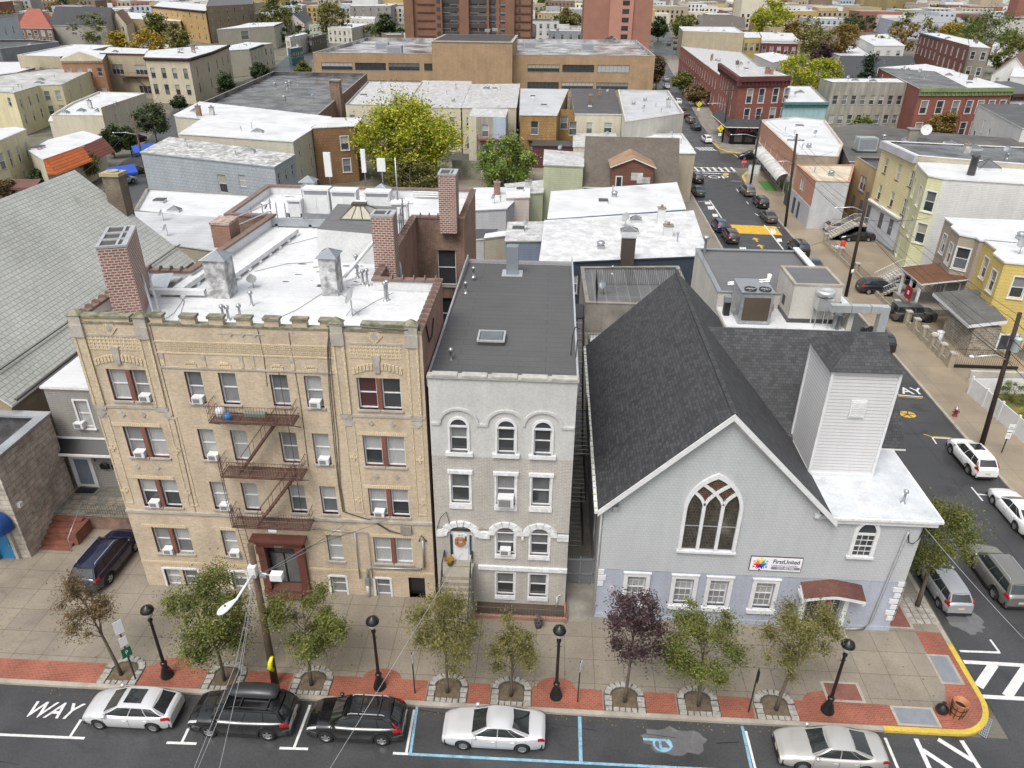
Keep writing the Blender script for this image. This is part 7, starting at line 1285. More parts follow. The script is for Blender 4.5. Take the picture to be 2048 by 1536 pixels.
# ------ front-yard walls and fences on the east side
stp_m=mat('cut_stone_pillar',(.36,.31,.24),.85,var=.3,scale=3)
def yard_fence(label,y0,y1,x=38.4,pil=6,rl_=1.5,side=True):
 o=empty('yard_fence',(x,(y0+y1)/2,K),label,'fence','front yard fences on the east side');mb=MB(stp_m);mb.box(x-.15,y0,K,x+.15,y1,.65,stp_m);mb.build('kerb_wall',o)
 for i in range(pil):y=y0+(y1-y0)*i/max(1,pil-1);mb=MB(stp_m);mb.box(x-.25,y-.25,K,x+.25,y+.25,1.5);mb.box(x-.3,y-.3,1.5,x+.3,y+.3,1.65,cast);mb.build('pillar',o)
 mb=MB(black);rail(mb,[(x,y0,.6),(x,y1,.6)],rl_-.6,.22);mb.build('railing',o);return o
yy=lambda px,py:at(px,py,0).y
yard_fence('stone-pillared iron fence along the pavement below the golden house',yy(1880,735),yy(1815,650),38.3,6)
yard_fence('iron fence on stone kerb before the tall yellow building steps',yy(1735,655)+4,yy(1660,490),38.2,5)
mb=MB(black);yq=yy(1880,735);rail(mb,[(38.3,yq-.1,K),(44.5,yq-.1,K)],1.9,.2);mb.box(38.2,yq-.2,K,44.5,yq,.4);tag(mb.build('iron_gate'),'wide wrought-iron gate closing the yard under the grey porch','gate')
for i,(px,py,lb)in enumerate(((1866,688,'left'),(1876,684,'right'))):
 p=at(px,py);o=empty('rubbish_bin',(p.x,p.y,K),f'pale grey rubbish bin in the fenced yard, {lb} of the pair','bin','pale bins in the fenced yard');mb=MB(plain('pale_bin',(.55,.57,.6),.5));mb.lathe((p.x,p.y,K),[(.27,0),(.33,1.0)],12,MATS['pale_bin']);mb.build('body',o);mb=MB(plain('pale_bin',0));mb.lathe((p.x,p.y,1.13),[(.37,0),(.36,.08),(0,.16)],12,MATS['pale_bin']);mb.build('lid',o)
def white_stair(label,x0,y,n,w=1.8):
 o=empty('front_steps',(x0,y,K),label,'steps');mb=MB(conc_edge)
 for i in range(n):mb.box(x0+i*.32,y-w/2,K,x0+n*.32+1.5,y+w/2,K+.2*(i+1))
 mb.build('flight',o)
 for s_ in(-1,1):mb=MB(white);rail(mb,[(x0,y+s_*w/2,.35),(x0+n*.32,y+s_*w/2,.2*n+.3),(x0+n*.32+1.5,y+s_*w/2,.2*n+.3)],.95,.2);mb.build('railing',o)
white_stair('tall white-railed stair beside the dark parked car in the driveway',39.2,yy(1660,478),11);white_stair('white-railed steps to the tall yellow building behind the navy wagon',39.4,yy(1735,570),9);white_stair('white-railed stoop with flowers before the brown-roofed porch',38.6,yy(1785,590),5)
mb=MB(plain('red_barrel',(.5,.05,.02),.5));p=at(1684,497);mb.lathe((p.x,p.y,K),[(.3,0),(.33,.9),(.3,.95),(0,.97)],12,MATS['red_barrel']);tag(mb.build('barrel'),'orange-red barrel in the yard before the tall yellow building','barrel')
mb=MB(plain('white_plastic_bags',(.6,.61,.63),.5));p=at(1674,500);mb.sm=True
for dx,dy,r_ in((0,0,.45),(-.7,.2,.38),(.6,-.2,.35)):mb.lathe((p.x+dx,p.y+dy,K),[(r_*.7,0),(r_,r_*.5),(r_*.7,r_),(r_*.15,r_*1.25),(.0,r_*1.3)],9)
tag(mb.build('rubbish_bags'),'white rubbish bags heaped beside the orange-red barrel','rubbish bags')
wf0,wf1=at(1935,790),at(2065,905);o=empty('vinyl_fence',(wf0 .x,wf0 .y,K),'solid white vinyl fence along the pavement at the right edge','fence');d=(wf1-wf0).normalized();L=(wf1-wf0).length+12;nr=Vector((-d.y,d.x,0));mb=MB(white);mb.obox((wf0 .x,wf0 .y,K),d[:2],nr[:2],0,-.04,0,L,.04,1.6,white);mb.build('panel',o)
for i in range(int(L/2.2)+1):mb=MB(white);mb.obox((wf0 .x,wf0 .y,K),d[:2],nr[:2],i*2.2-.08,-.09,0,i*2.2+.08,.09,1.75,white);mb.build('post',o)
mb=MB(white);mb.obox((wf0 .x,wf0 .y,K),(nr[0],nr[1])if nr[0]>0 else(-nr[0],-nr[1]),d[:2],.0,-.04,0,14,.04,1.5,white);mb.build('return_panel',o)
mb=MB(mat('lawn',(.13,.15,.03),.95,c2=(.2,.16,.05),var=.4,scale=1.2));mb.poly([(39,24,K+.02),(60,24,K+.02),(60,61,K+.02),(39.4,61,K+.02)]);struct(mb,'lawn')
mb=MB(stp_m);mb.box(38.5,yy(1880,735)-3.2,K,46,yy(1880,735)-2.9,1.3,mat('pale_garden_wall',(.45,.43,.38),.8));tag(mb.build('garden_wall'),'low pale garden wall between the stone wing and the white fence','wall')
q0_,q1_=at(1481,158,13.6),at(1579,153,13.6);Yp=min(q0_.y,q1_.y);xa,xb=q0_.x,q1_.x
mb=MB(black);mb.box(xa-1.6,Yp-2.2,3.0,xb,Yp-.02,4.1,black);mb.raw([(xa-2.4,Yp-3.0,4.1),(xb,Yp-3.0,4.1),(xb,Yp,5.3),(xa-.6,Yp,5.3),(xa-.6,Yp+14,5.3),(xa-2.4,Yp+14,4.1)],[(0,1,2,3),(0,3,4,5)],shingle);mb.box(xa-2.45,Yp-3.05,3.95,xb,Yp-2.95,4.12,white);mb.box(xa-2.45,Yp-3.05,3.95,xa-2.35,Yp+14,4.12,white);mb.build('shop_canopy',rc)
mb=MB(black);mb.box(xa-.6,Yp-.5,K,xb,Yp-.01,3.0,black)
for i in range(5):mb.box(xa+.4+i*2.4,Yp-.53,.6,xa+2.1+i*2.4,Yp-.5,2.8,(g_mid,g_dark)[i%2])
mb.build('storefront',rc)
text_mesh('Kim\'s',1.5,plain('sign_red',(.6,.02,.03),.5),'lettering',rc,(xa+1.9,Yp-2.25,3.5),(rad(80),0,0),.02,1.1,shear=.3);text_mesh('PHARMACY',1.25,white,'lettering',rc,(xa+8.2,Yp-2.25,3.55),(rad(80),0,0),.02,.85,bold=.03)
p=at(1918,283,5);mb=MB(plain('blue_shop_sign',(.015,.06,.35),.5));mb.box(p.x-12,p.y-.5,3.2,p.x+9,p.y-.2,5.2);o=mb.build('shop_sign');tag(o,'long blue shop fascia sign below the second red brick row house','shop sign');text_mesh('SUPERMERCADOS',1.5,white,'lettering',o,(p.x,p.y-.56,4.2),(rad(90),0,0),.02,.9)
# ------ further right
F('four-storey dark red brick apartment house with a white roof',sv('E',12.5,985,335,1200,392,1490,470,1480,400,1200,340),12.5,mat('brown_red_brick',(.17,.065,.05),.85,var=.2),silver,'apartment_building',para=.1,items=3,seed=80,wins={0:(5,3,1.2,2.6,1.6,4.2),1:(5,3,1.4,3.0,1.8,4.6)},cornice={0:(teal_c,.6,.5)},style='trim')
F('grey rendered house strip joined to the dark red brick apartments',sv('E',12,1492,475,1705,490,1560,410,1482,402),12,mat('olive_grey_render',(.25,.24,.2),.85,var=.2),silver,'house',para=0,items=2,seed=81,wins={0:(2,2,1.6,2.6,1.6,5.2)},style='trim')
F('white two-storey house with a clean white roof among the right-hand trees',sv('E',9,340,368,520,467,832,467,640,345),9,white_s,silver,'house',para=0,items=3,seed=82,wins={1:(3,1,1.8,2.0,2.0,3),0:(1,1,1,1.6)})
F('low white-roofed shop before the white two-storey house',sv('E',5,85,540,160,568,480,568,330,472,130,475),5,white_s,silver,'shop',para=0,items=4,seed=83)
F('long house with a wide charcoal roof behind the small conifer',sv('E',6.5,180,800,560,800,925,640,912,575,165,570),6.5,red_b,shingle,'house',para=0,items=2,seed=84)
F('pale lilac-blue row of houses with grey roofs at the upper right',sv('E',10,570,180,760,225,1500,240,1330,150,900,125,600,165),10,S('lilac_blue_siding',(.42,.45,.56),.3),mat('grey_far_roof',(.3,.3,.31),.8),'row_house',para=.2,items=9,seed=85,wins={0:(4,2,1.4,2.6,1.6,4.5),1:(8,2,1.4,2.6,1.6,4.5)})
F('large yellow ornate apartment building at the top right',[at(1716,-14,21),at(1760,-4,21),at(1838,-14,21),at(1800,-26,21)],21,mat('yellow_far_brick',(.44,.33,.13),.85,var=.2),silver,'apartment_building',para=.2,items=0,wins={0:(7,5,1.6,3.0,2,4.4),1:(6,5,1.8,3.0,2,4.4)},fm=dark_trim)
F('long grey-brown apartment building at the top of the far street',[at(1370,-4,15),at(1480,-4,15),at(1484,-16,15),at(1375,-16,15)],15,mat('grey_brown_far',(.27,.24,.2),.85,var=.2),silver,'apartment_building',para=.2,items=0,wins={0:(11,3,1.7,2.6,2,4.8)},tm=white)
F('brown-roofed hall behind the taupe building',[at(1405,56,9),at(1490,58,9),at(1490,29,9),at(1408,29,9)],9,red_b,shingle_br,'hall',para=0,items=3,seed=86)
gable('house','white gabled house with a brown roof at the right edge',[at(1985,148,7),at(2060,152,7),at(2075,128,7),at(2010,126,7)],7,12,'y',white_s,mat('brown_roof',0),wins={0:(3,1,1,1.8)})
F('white house with dark arched windows at the right edge above the red brick houses',[at(2022,152,9),at(2100,158,9),at(2100,132,9),at(2030,132,9)],9,white_s,silver,'house',para=0,items=0,wins={0:(3,1,1.8,3.2,2.2)})
F('cream low house between the large trees at the right',[at(1985,92,8),at(2040,95,8),at(2012,84,8),at(1990,84,8)],8,white_s,silver,'house',para=0,items=1,wins={0:(3,1,1.4,1.8)})
F('wide grey-white industrial building at the top right corner',[at(1870,28,10),at(1995,38,10),at(2200,44,10),at(2200,12,10),at(1880,8,10)],10,mat('off_grey_far',(.42,.41,.38),.85,var=.15),mat('grey_far_roof',0),'industrial_building',para=.3,items=8,seed=87,wins={0:(6,1,1.6,2.2,3)})
# ------------ far city: individual houses to the horizon
rf=random.Random(77);used=[]
def blocked(x,y,r_):
 for ox,oy,rr_ in used:
  if(x-ox)**2+(y-oy)**2<(r_+rr_)**2*.6:return True
 return False
for o in list(COL.objects):
 if o.parent is None and o.get('category')in('tree','car')and o.location.y>120:used.append((o.location.x,o.location.y,6))
used+=[(-28,285,40)]
pal=[('white',(.60,.60,.59)),('cream',(.56,.52,.42)),('tan',(.34,.28,.2)),('brown',(.2,.14,.1)),('brick-red',(.24,.1,.075)),('grey',(.32,.32,.32)),('pale blue',(.38,.43,.5)),('sand',(.42,.37,.28)),('mustard',(.38,.28,.12))]
farw=[(n,mat('far_wall_'+n.replace(' ','_').replace('-','_'),c,.85,var=.15,scale=.1))for n,c in pal];farr=[('white',silver),('white',silver),('worn white',silver_old),('dark',tar),('grey',mat('grey_far_roof',0))]
rows=[(186,192),(208,215),(232,240),(258,268),(286,296),(312,322),(340,350),(368,380),(398,410),(430,442),(464,478),(500,516),(540,558),(584,604)]
nth={};NF=[0]
EXS=[(min(p.x/p.y for p in q),max(p.x/p.y for p in q),max(p.y for p in q),min(p.y for p in q),max(prj(p.x,p.y,2)[1]for p in q))for q,_ in EX]+[(x0/350,x1/350,378,350,80)for x0,x1 in((-72,13),(35,72))]
def hides(pts,h):
 a0,a1=min(p.x/p.y for p in pts),max(p.x/p.y for p in pts);ym=min(p.y for p in pts);yM=max(p.y for p in pts);tp=min(prj(p.x,p.y,h)[1]for p in pts)
 for b0,b1,my,ny,pb in EXS:
  if a1>b0-.004 and a0<b1+.004:
   if ym<my+1 and yM>ny-1:return True
   if yM<=ny and tp<pb+1:return True
 return False
ORD=['first','second','third','fourth','fifth','sixth','seventh','eighth','ninth','tenth']+[f'{i}th' for i in range(11,60)]
for ri,(ya,yb_)in enumerate(rows):
 half=ya*.70;x=-half+rf.uniform(0,10)
 while x<half:
  w=rf.uniform(9,20)*(1+ya/1400);d=rf.uniform(11,20)*(1+ya/1400);y=rf.uniform(ya,yb_);h=rf.choice([7,8,9,10,10,12,13])+(rf.uniform(4,14)if rf.random()<.08 and ya>380 else 0)
  sx=30+(y-164)*.115
  if abs(x+w/2-sx-2)>w/2+9 and not blocked(x+w/2,y+d/2,4)and NF[0]<298:
   an=rad(rf.choice([-2,-2,0,20,22])if x<-60 else rf.choice([0,2,-3,-12]));ux=Vector((math.cos(an),math.sin(an)));uy=Vector((-ux.y,ux.x));c=Vector((x,y));pts=[c,c+ux*w,c+ux*w+uy*d,c+uy*d]
   if hides(pts,h+1):
    x+=6;continue
   NF[0]+=1;LASTY=y;(wn_,wm_),(rn,rm_)=rf.choice(farw),rf.choice(farr);side='left of the towers' if x<-60 else 'behind the towers' if x<20 else 'right of the towers'
   nth[(ri,side)]=nth.get((ri,side),0)+1
   nw=max(2,int(w/3.6));near_=ya<560
   ord_=ORD[ri]
   lb=f'{wn_} building, {rn} roof, {ORD[nth[(ri, side)] - 1]} from left in {ord_} row {side}'
   st_='trim' if rf.random()<.4 else 'sash'
   if near_ and rf.random()<.22:gable('far_house',lb,pts,h*.8,h*.8+4.5,rf.choice('xy'),wm_,rf.choice([shingle,shingle_br,tar]),'distant house',group='distant houses to the horizon',wins={0:(nw,2,1.5,2.1,1.2,3.2)})
   else:flat('far_house',lb,pts,h,wm_,rm_,'distant house',para=.3 if near_ else 0,items=(2 if near_ else 0),seed=ri*100+nth[(ri,side)],style=st_,group='distant houses to the horizon',wins=({0:(nw,2+(h>12),1.5,2.1,1.4,3.4),1:(2,2,1.5,2.1,1.4,3.4),3:(2,2,1.5,2.1,1.4,3.4)}if near_ else{0:(nw,2,2.0,2.4,1.4,4.0)}if ya<720 else{}))
   used.append((x+w/2,y+d/2,max(w,d)*.5));EXS.append((min(p.x/p.y for p in pts),max(p.x/p.y for p in pts),max(p.y for p in pts),min(p.y for p in pts),-999))
  x+=w+(rf.uniform(.2,1.5)if rf.random()<.75 else rf.uniform(3,9))
mb=MB(farw[0][1])
for i in range(1500):
 y=rf.uniform(625,1300)if i<950 else rf.uniform(1250,2600);x=rf.uniform(-.8,.8)*y
 if abs(x-(30+(y-164)*.115))<12:continue
 w,d,h=rf.uniform(10,34),rf.uniform(10,30),rf.uniform(7,14)+(rf.random()<.06)*18;mb.box(x,y,0,x+w,y+d,h,rf.choice(farw)[1]);mb.poly([(x,y,h+.05),(x+w,y,h+.05),(x+w,y+d,h+.05),(x,y+d,h+.05)],rf.choice(farr)[1])
mb.use(g_dark);r7=random.Random(5);bx=[(mb.v[k],mb.v[k+6])for k in range(0,len(mb.v)-12,12)]
for(x0,y0,z0),(x1,y1,z1)in bx:
 if y0>1150 or x1-x0>60:continue
 for zz in(2.0,5.4,8.8):
  if zz+2.6>z1:continue
  for j in range(int((x1-x0)/4)):mb.poly([(x0+1.2+j*4,y0-.05,zz),(x0+2.9+j*4,y0-.05,zz),(x0+2.9+j*4,y0-.05,zz+2.2),(x0+1.2+j*4,y0-.05,zz+2.2)])
tag(mb.build('distant_city'),'mass of far-off city blocks at the top of the view','city',kind='stuff')
# ------------ trees
import array
bark=mat('tree_bark',(.12,.095,.07),.9,var=.35,scale=4)
L_green=leafm('green_leaves',[(.06,.085,.016),(.10,.13,.024),(.15,.165,.035),(.21,.18,.045)])
L_olive=leafm('olive_leaves',[(.09,.10,.025),(.15,.155,.04),(.20,.19,.055),(.24,.17,.06)])
L_rust=leafm('rusty_leaves',[(.09,.06,.025),(.16,.10,.04),(.20,.13,.07),(.12,.12,.05)])
L_purple=leafm('purple_leaves',[(.03,.017,.02),(.06,.032,.038),(.10,.055,.06),(.075,.05,.045)])
L_yel=leafm('yellow_green_leaves',[(.13,.19,.015),(.24,.30,.02),(.38,.38,.02),(.52,.43,.03)])
L_lime=leafm('fresh_green_leaves',[(.06,.13,.02),(.12,.2,.03),(.2,.26,.05),(.26,.28,.05)])
L_dark=leafm('dark_green_leaves',[(.028,.05,.015),(.042,.07,.02),(.065,.09,.03)])
L_autumn=leafm('autumn_leaves',[(.16,.10,.03),(.26,.14,.03),(.2,.16,.03),(.12,.11,.03)])
L_yaut=leafm('golden_leaves',[(.22,.18,.02),(.36,.27,.03),(.44,.26,.03),(.2,.2,.03)])
L_lime2=leafm('mid_green_leaves',[(.06,.10,.015),(.10,.15,.025),(.16,.18,.03)])
L_con=leafm('conifer_needles',[(.012,.028,.014),(.022,.045,.022)])
def tree(label,x,y,h,crown,leaves,n=3500,ls=.11,trunk=.09,z0=K,lean=(0,0),name='tree',clumps=26,seed=1,cat='tree',group=None,cone=False,low=None,stems=1,squash=1.0):
 """crown = (rx, rz, height of the crown centre); leaves gather in clumps on limbs so that gaps show through"""
 r=random.Random(seed);root=empty(name,(x,y,z0),label,cat,group);rx,rz,cz=crown
 mb=MB(bark);tips=[]
 ctr=Vector((x+lean[0],y+lean[1],z0+cz));fork=Vector((x+lean[0]*.4,y+lean[1]*.4,z0+max(.3,(cz-rz)*.95)))
 ld=ctr+Vector((0,0,rz*.35));mb.tube([(x,y,z0-.05),(x+lean[0]*.15,y+lean[1]*.15,z0+(cz-rz)*.4),tuple(fork),tuple(fork.lerp(ld,.5)),tuple(ld)],[trunk*1.25,trunk,trunk*.8,trunk*.5,trunk*.12],7,bark)
 cl=[]
 for i in range(clumps):
  u=r.uniform(-1,1);t=r.uniform(0,2*math.pi);q=r.uniform(.35,1)**.6
  if cone:zz=r.random()**1.3;rad_=(1-zz)*q;p=ctr+Vector((math.cos(t)*rx*rad_,math.sin(t)*rx*rad_,-rz+2*rz*zz))
  else:
   k=math.sqrt(1-u*u)*(1-.25*max(0,u));p=ctr+Vector((math.cos(t)*rx*k*q,math.sin(t)*rx*k*q*squash,u*rz*q))
  cl.append((p,r.uniform(.55,1.2)))
 for p,s_ in cl[::max(1,clumps//14)]:
  f0=fork.lerp(ld,max(0,min(.85,(p.z-fork.z)/max(ld.z-fork.z,.1)-.35)));m1=f0 .lerp(p,.5)+Vector((r.uniform(-.1,.1)*rx,r.uniform(-.1,.1)*rx,.08*rz));pe=f0 .lerp(p,.82);mb.tube([tuple(f0),tuple(m1),tuple(pe)],[trunk*.34,trunk*.18,trunk*.06],5,bark)
 mb.build('trunk',root)
 n=int(n*(2.5 if ls<.2 else 1.85));ls=ls*.86 if ls<.2 else ls;co,fa=[],[];cr=(rx+rz)/2*.33;tot=sum(s_**2 for _,s_ in cl)
 for p,s_ in cl:
  for j in range(int(n*s_**2/tot)):
   q=cr*s_*min(1.7,abs(r.gauss(0,.62))+.18);u=r.uniform(-1,1);t=r.uniform(0,6.2832);k=math.sqrt(1-u*u)
   c=p+Vector((k*math.cos(t)*q,k*math.sin(t)*q,u*q*.8))
   a=Vector((r.gauss(0,1),r.gauss(0,1),r.gauss(0,.6))).normalized();nn=Vector((r.gauss(0,.7),r.gauss(0,.7),r.gauss(.7,.5))).normalized();b=a.cross(nn)
   if b.length<.1:continue
   b.normalize();L=ls*r.uniform(.7,1.35);W=L*.55;i0=len(co)
   co+=[tuple(c-a*L*.5),tuple(c+b*W*.5),tuple(c+a*L*.5),tuple(c-b*W*.5)];fa.append((i0,i0+1,i0+2,i0+3))
 me=bpy.data.meshes.new('crown');O=ORG[root.name];me.from_pydata([(a-O.x,b-O.y,c-O.z)for a,b,c in co],[],fa);me.materials.append(leaves)
 o=bpy.data.objects.new('crown',me);COL.objects.link(o);o.parent=root
 return root
cob=mat('granite_setts',(.36,.34,.31),.8,var=.35,scale=3,fine=.25);soil=mat('tree_pit_soil',(.13,.10,.065),.95,var=.4,scale=4)
def pit(x,y,label,sq=False):
 o=empty('tree_pit',(x,y,K),label,'tree pit','cobbled tree pits along the kerb');r=random.Random(int(x*31));mb=MB(soil);R1=.52
 mb.poly([(x-.6,y-.55,K+.012),(x+.6,y-.55,K+.012),(x+.6,y+.35,K+.012)]+[(x+.6*math.cos(t),y+.35+.5*math.sin(t),K+.012)for t in[math.pi*i/8 for i in range(1,8)]]+[(x-.6,y+.35,K+.012)]);mb.build('soil',o)
 mb=MB(black);mb.poly([(x-1.05,y-.6,K+.006),(x+1.05,y-.6,K+.006),(x+1.05,y+.4,K+.006)]+[(x+1.05*math.cos(t),y+.4+.85*math.sin(t),K+.006)for t in[math.pi*i/10 for i in range(1,10)]]+[(x-1.05,y+.4,K+.006)],dark_trim);mb.use(cob)
 def sett(cx_,cy_,a,w=.27,d_=.3):s_=r.uniform(.85,1.05);ux=(math.cos(a),math.sin(a));mb.obox((cx_,cy_,K+.006),ux,(-ux[1],ux[0]),-w/2*s_,-d_/2*s_,0,w/2*s_,d_/2*s_,.05+r.uniform(0,.02),cob)
 for i in range(3):
  for s_ in(-1,1):sett(x+s_*.82,y-.42+i*.31,r.uniform(-.1,.1),.36,.27)
 for i in range(9):t=math.pi*(i+.5)/9;sett(x+.84*math.cos(t),y+.45+.62*math.sin(t),t,.32,.24)
 for i in range(4):sett(x-.45+i*.3,y-.45,r.uniform(-.1,.1),.26,.24)
 mb.build('setts',o)
NT=[(-21.44,'leftmost cobbled tree pit by the parking sign','sparse rusty-leaved street tree, leftmost, leaning over the brown pavement',(1.45,1.75,4.3),L_rust,2600,.12,(-1.0,.4),5.9),(-15.99,'cobbled tree pit behind the black roof-box vehicle','fullest green street tree, before the left half of the apartment block',(2.1,2.45,4.6),L_green,8200,.135,(.0,.2),7.2),(-11.44,'cobbled tree pit just right of the utility pole','green street tree right of the utility pole in front of the entrance',(1.95,1.85,4.4),L_green,5800,.13,(.2,.1),6.4),(-4.41,'cobbled tree pit below the stoop of the grey row house','tall olive-leaved street tree in front of the white stoop',(1.7,2.7,4.4),L_olive,6000,.115,(0,.1),7.6),(-1.17,'cobbled tree pit in front of the iron yard railing','small narrow olive street tree in front of the grey row house yard',(1.15,1.9,3.5),L_olive,3200,.11,(.1,.1),5.5),(4.56,'cobbled tree pit under the purple tree','dark purple-leaved street tree in front of the church',(1.6,2.3,4.8),L_purple,3000,.15,(.1,.2),7.3),(8.24,'cobbled tree pit under the green tree before the church','green street tree before the middle church windows',(1.75,2.4,4.6),L_green,5800,.13,(-.3,.1),7.4),(12.07,'cobbled tree pit left of the right-hand lamp post','thin olive street tree partly hiding the church door',(1.85,2.45,4.7),L_olive,5000,.115,(.5,.3),7.6)]
for i,(x,pl,tl,cr,lm,n,ls,ln,h)in enumerate(NT):
 pit(x,25.3,pl);tree(tl,x,25.35,h,cr,lm,n,ls,.085,K,ln,clumps=[20,34,26,30,20,26,26,24][i],seed=30+i,group=None)
o=empty('tree_pit',(22.0,32.6,K),'square cobbled tree pit beside the silver hatchback','tree pit');mb=MB(cob);r=random.Random(3)
for i in range(4):
 for j in range(5):s_=.17;mb.box(21.15+i*.42+.03,31.6+j*.42,K,21.15+i*.42+.38,31.6+j*.42+.36,K+.03+r.uniform(0,.02))
mb.build('setts',o)
tree('dense green street tree at the church corner overhanging the silver cars',22.15,33.0,7.2,(2.2,2.2,5.0),L_green,8000,.125,.12,K,(-.1,.2),clumps=34,seed=50)
tree('small green tree peeping above the white church roof edge',22.0,40.2,5.0,(.9,1.5,3.9),L_green,2200,.11,.07,K,(0,0),clumps=14,seed=51)
def ftree(label,px,py,h,rx,lm,n=1100,ls=.5,seed=1,z=0,**k):
 p=at(px,py,z);return tree(label,p.x,p.y,h,(rx,h*.42,h*.56),lm,n,ls,max(.12,h*.02),z-.04,seed=seed,clumps=k.pop('clumps',24),**k)
yt=at(800,372,0);tree('huge bright yellow-green tree behind the apartment block',yt.x+.6,yt.y+4,15,(8.8,6.4,7.4),L_yel,17000,.46,.35,0,(0,0),seed=61,clumps=90)
yt=at(815,398,0);tree('olive shrub-like tree at the foot of the yellow-green tree',yt.x,yt.y+3,6,(5.0,2.6,3.0),leafm('dull_olive_leaves',[(.08,.09,.02),(.14,.14,.03),(.2,.18,.04)]),4200,.42,.15,0,seed=62,clumps=30)
yt=at(1010,372,0);tree('round fresh-green tree behind the low sheds',yt.x,yt.y+1,8,(5.6,3.7,4.3),L_lime,7000,.42,.2,0,seed=63,clumps=38)
def btree(label,x0,x1,yt,yb,zv,lm,seed,n=2400,col_=False):
 """tree surveyed by its outline: foot (or what hides it) at height zv"""
 c=at((x0+x1)/2,yb,zv);k=at(x1,yb,zv).x-at(x0,yb,zv).x;top=onY((x0+x1)/2,yt,c.y+k*.3).z;bot=max(1.6,zv-3.5)if zv>3 else max(1.2,top*.2);rz=max(1.2,(top-bot)/2);rx=k/2*.95
 tree(label,c.x,c.y+rx*.5,top,(rx,rz,bot+rz),lm,int(n*(1.5 if zv<4 else 1.2)),max(.42,c.y/400),max(.12,top*.018),-.04,seed=seed,clumps=36)
for i,q in enumerate((('dark evergreen street tree, biggest on the left avenue',268,344,205,289,0,L_dark),('dark green avenue tree left of the blue awning',201,248,250,318,0,L_dark),('dark green avenue tree beside the utility pole crossarm',246,276,252,314,0,L_dark),('small dark tree in front of the cream corner block',340,374,193,224,0,L_dark),('dark tree before the orange mansard shop',140,200,299,368,0,L_green),('low green tree at the brown awning on the left',62,98,344,386,0,L_dark),('reddish-green shrub tree at the far left edge',-4,36,358,412,0,L_rust),('columnar dark tree by the graffitied parapet',435,470,146,188,2,L_dark),('dark tree beside the cream building on the left avenue',496,538,127,158,2,L_dark),('green bush tree at the left end of the tan office',590,622,124,143,3,L_green),('bright yellow autumn tree over the white roof at upper left',257,334,62,100,9,L_yaut),('olive-yellow tree left of the yellow autumn tree',205,256,62,95,9,L_yaut),('tall dark green tree at the upper left',286,340,20,80,8,L_green),('olive tree right of the tall green tree',333,376,44,90,8,L_olive),('green tree before the brown apartments',509,583,-4,46,8,L_green),('wide olive-green tree at top left of centre',624,700,4,52,8,L_olive),('dark tree in front of the grey slab',755,789,18,74,4,L_dark),('dark bushy tree left of the brown tower',787,816,54,76,4,L_dark),('olive tree between the towers',1108,1165,10,78,0,L_olive),('green tree just right of the brown tower',1068,1093,-2,39,0,L_green),('dark olive tree at the right of the rust-red tower',1296,1338,35,84,0,L_dark),('yellowish street tree at the top of the far street',1322,1356,14,48,0,L_olive),('green street tree at the top of the far street',1338,1386,33,78,0,L_green),('autumn street tree beside the tan office end wall',1298,1326,111,182,0,L_rust),('green street tree before the red terrace',1343,1390,143,190,0,L_green),('brown autumn street tree before the red terrace',1365,1418,171,215,0,L_rust),('big yellow-green tree at the top right of centre',1503,1584,-2,60,8,L_yel),('small orange tree beside the big yellow-green one',1566,1602,45,72,8,L_autumn),('olive tree behind the dark red pair',1597,1665,50,94,8,L_olive),('wide orange-brown tree behind the white house',1655,1728,46,92,8,L_autumn),('dark purple-brown tree among the autumn trees',1622,1670,84,114,8,L_purple),('yellow tree left of the conifer',1548,1636,105,172,5,L_yel),('bright yellow tree, right one of the pair before the conifer',1620,1685,110,160,5,L_yel),('green shrub beside the streaked grey building',1704,1755,233,252,5,L_green),('rusty autumn street tree before the red brick house',1850,1916,221,288,0,L_autumn),('wide green tree at the upper right',1918,2050,20,94,6,L_lime2),('yellow-tinted tree left of the wide green tree',1882,1937,46,80,6,L_yaut),('green tree at the right edge',1992,2062,70,120,6,L_green))):
 btree(*q,100+i)
p=at(1731,160,8);tree('small dark conifer on the red brick house roofs',p.x,p.y,14,(3.6,5.5,8.5),L_con,2600,.55,.2,0,seed=140,clumps=50,cone=True)
p=at(2000,800);
tree('clipped green shrub behind the white fence',40.6,58.2,2,(1.3,1.0,1.2),L_green,1400,.12,.05,K,seed=141,clumps=16);tree('yellow-green shrub on the lawn by the utility pole',40.0,55.5,1.2,(.7,.5,.6),L_yel,600,.1,.03,K,seed=142,clumps=8)
r9=random.Random(9)
for i in range(95):
 y=r9 .uniform(400,1100);x=r9 .uniform(-.74,.74)*y
 if abs(x-(30+(y-164)*.115))<10:continue
 sd='left of the brown tower' if x<-60 else 'right of the far street' if x>20 else 'behind the towers';hh=r9 .uniform(9,16);kk=r9 .choice([('green',L_green),('olive',L_olive),('yellow',L_yel),('rusty',L_autumn),('dark',L_dark)])
 tree(f'distant {kk[0]} tree {sd}, {int(y / 25) * 25} metres off, {int(abs(x) / 10) * 10} aside',x,y,hh,(hh*.75,hh*.42,hh*.55),kk[1],420,1.5,.3,0,seed=200+i,clumps=16,group='distant street trees')
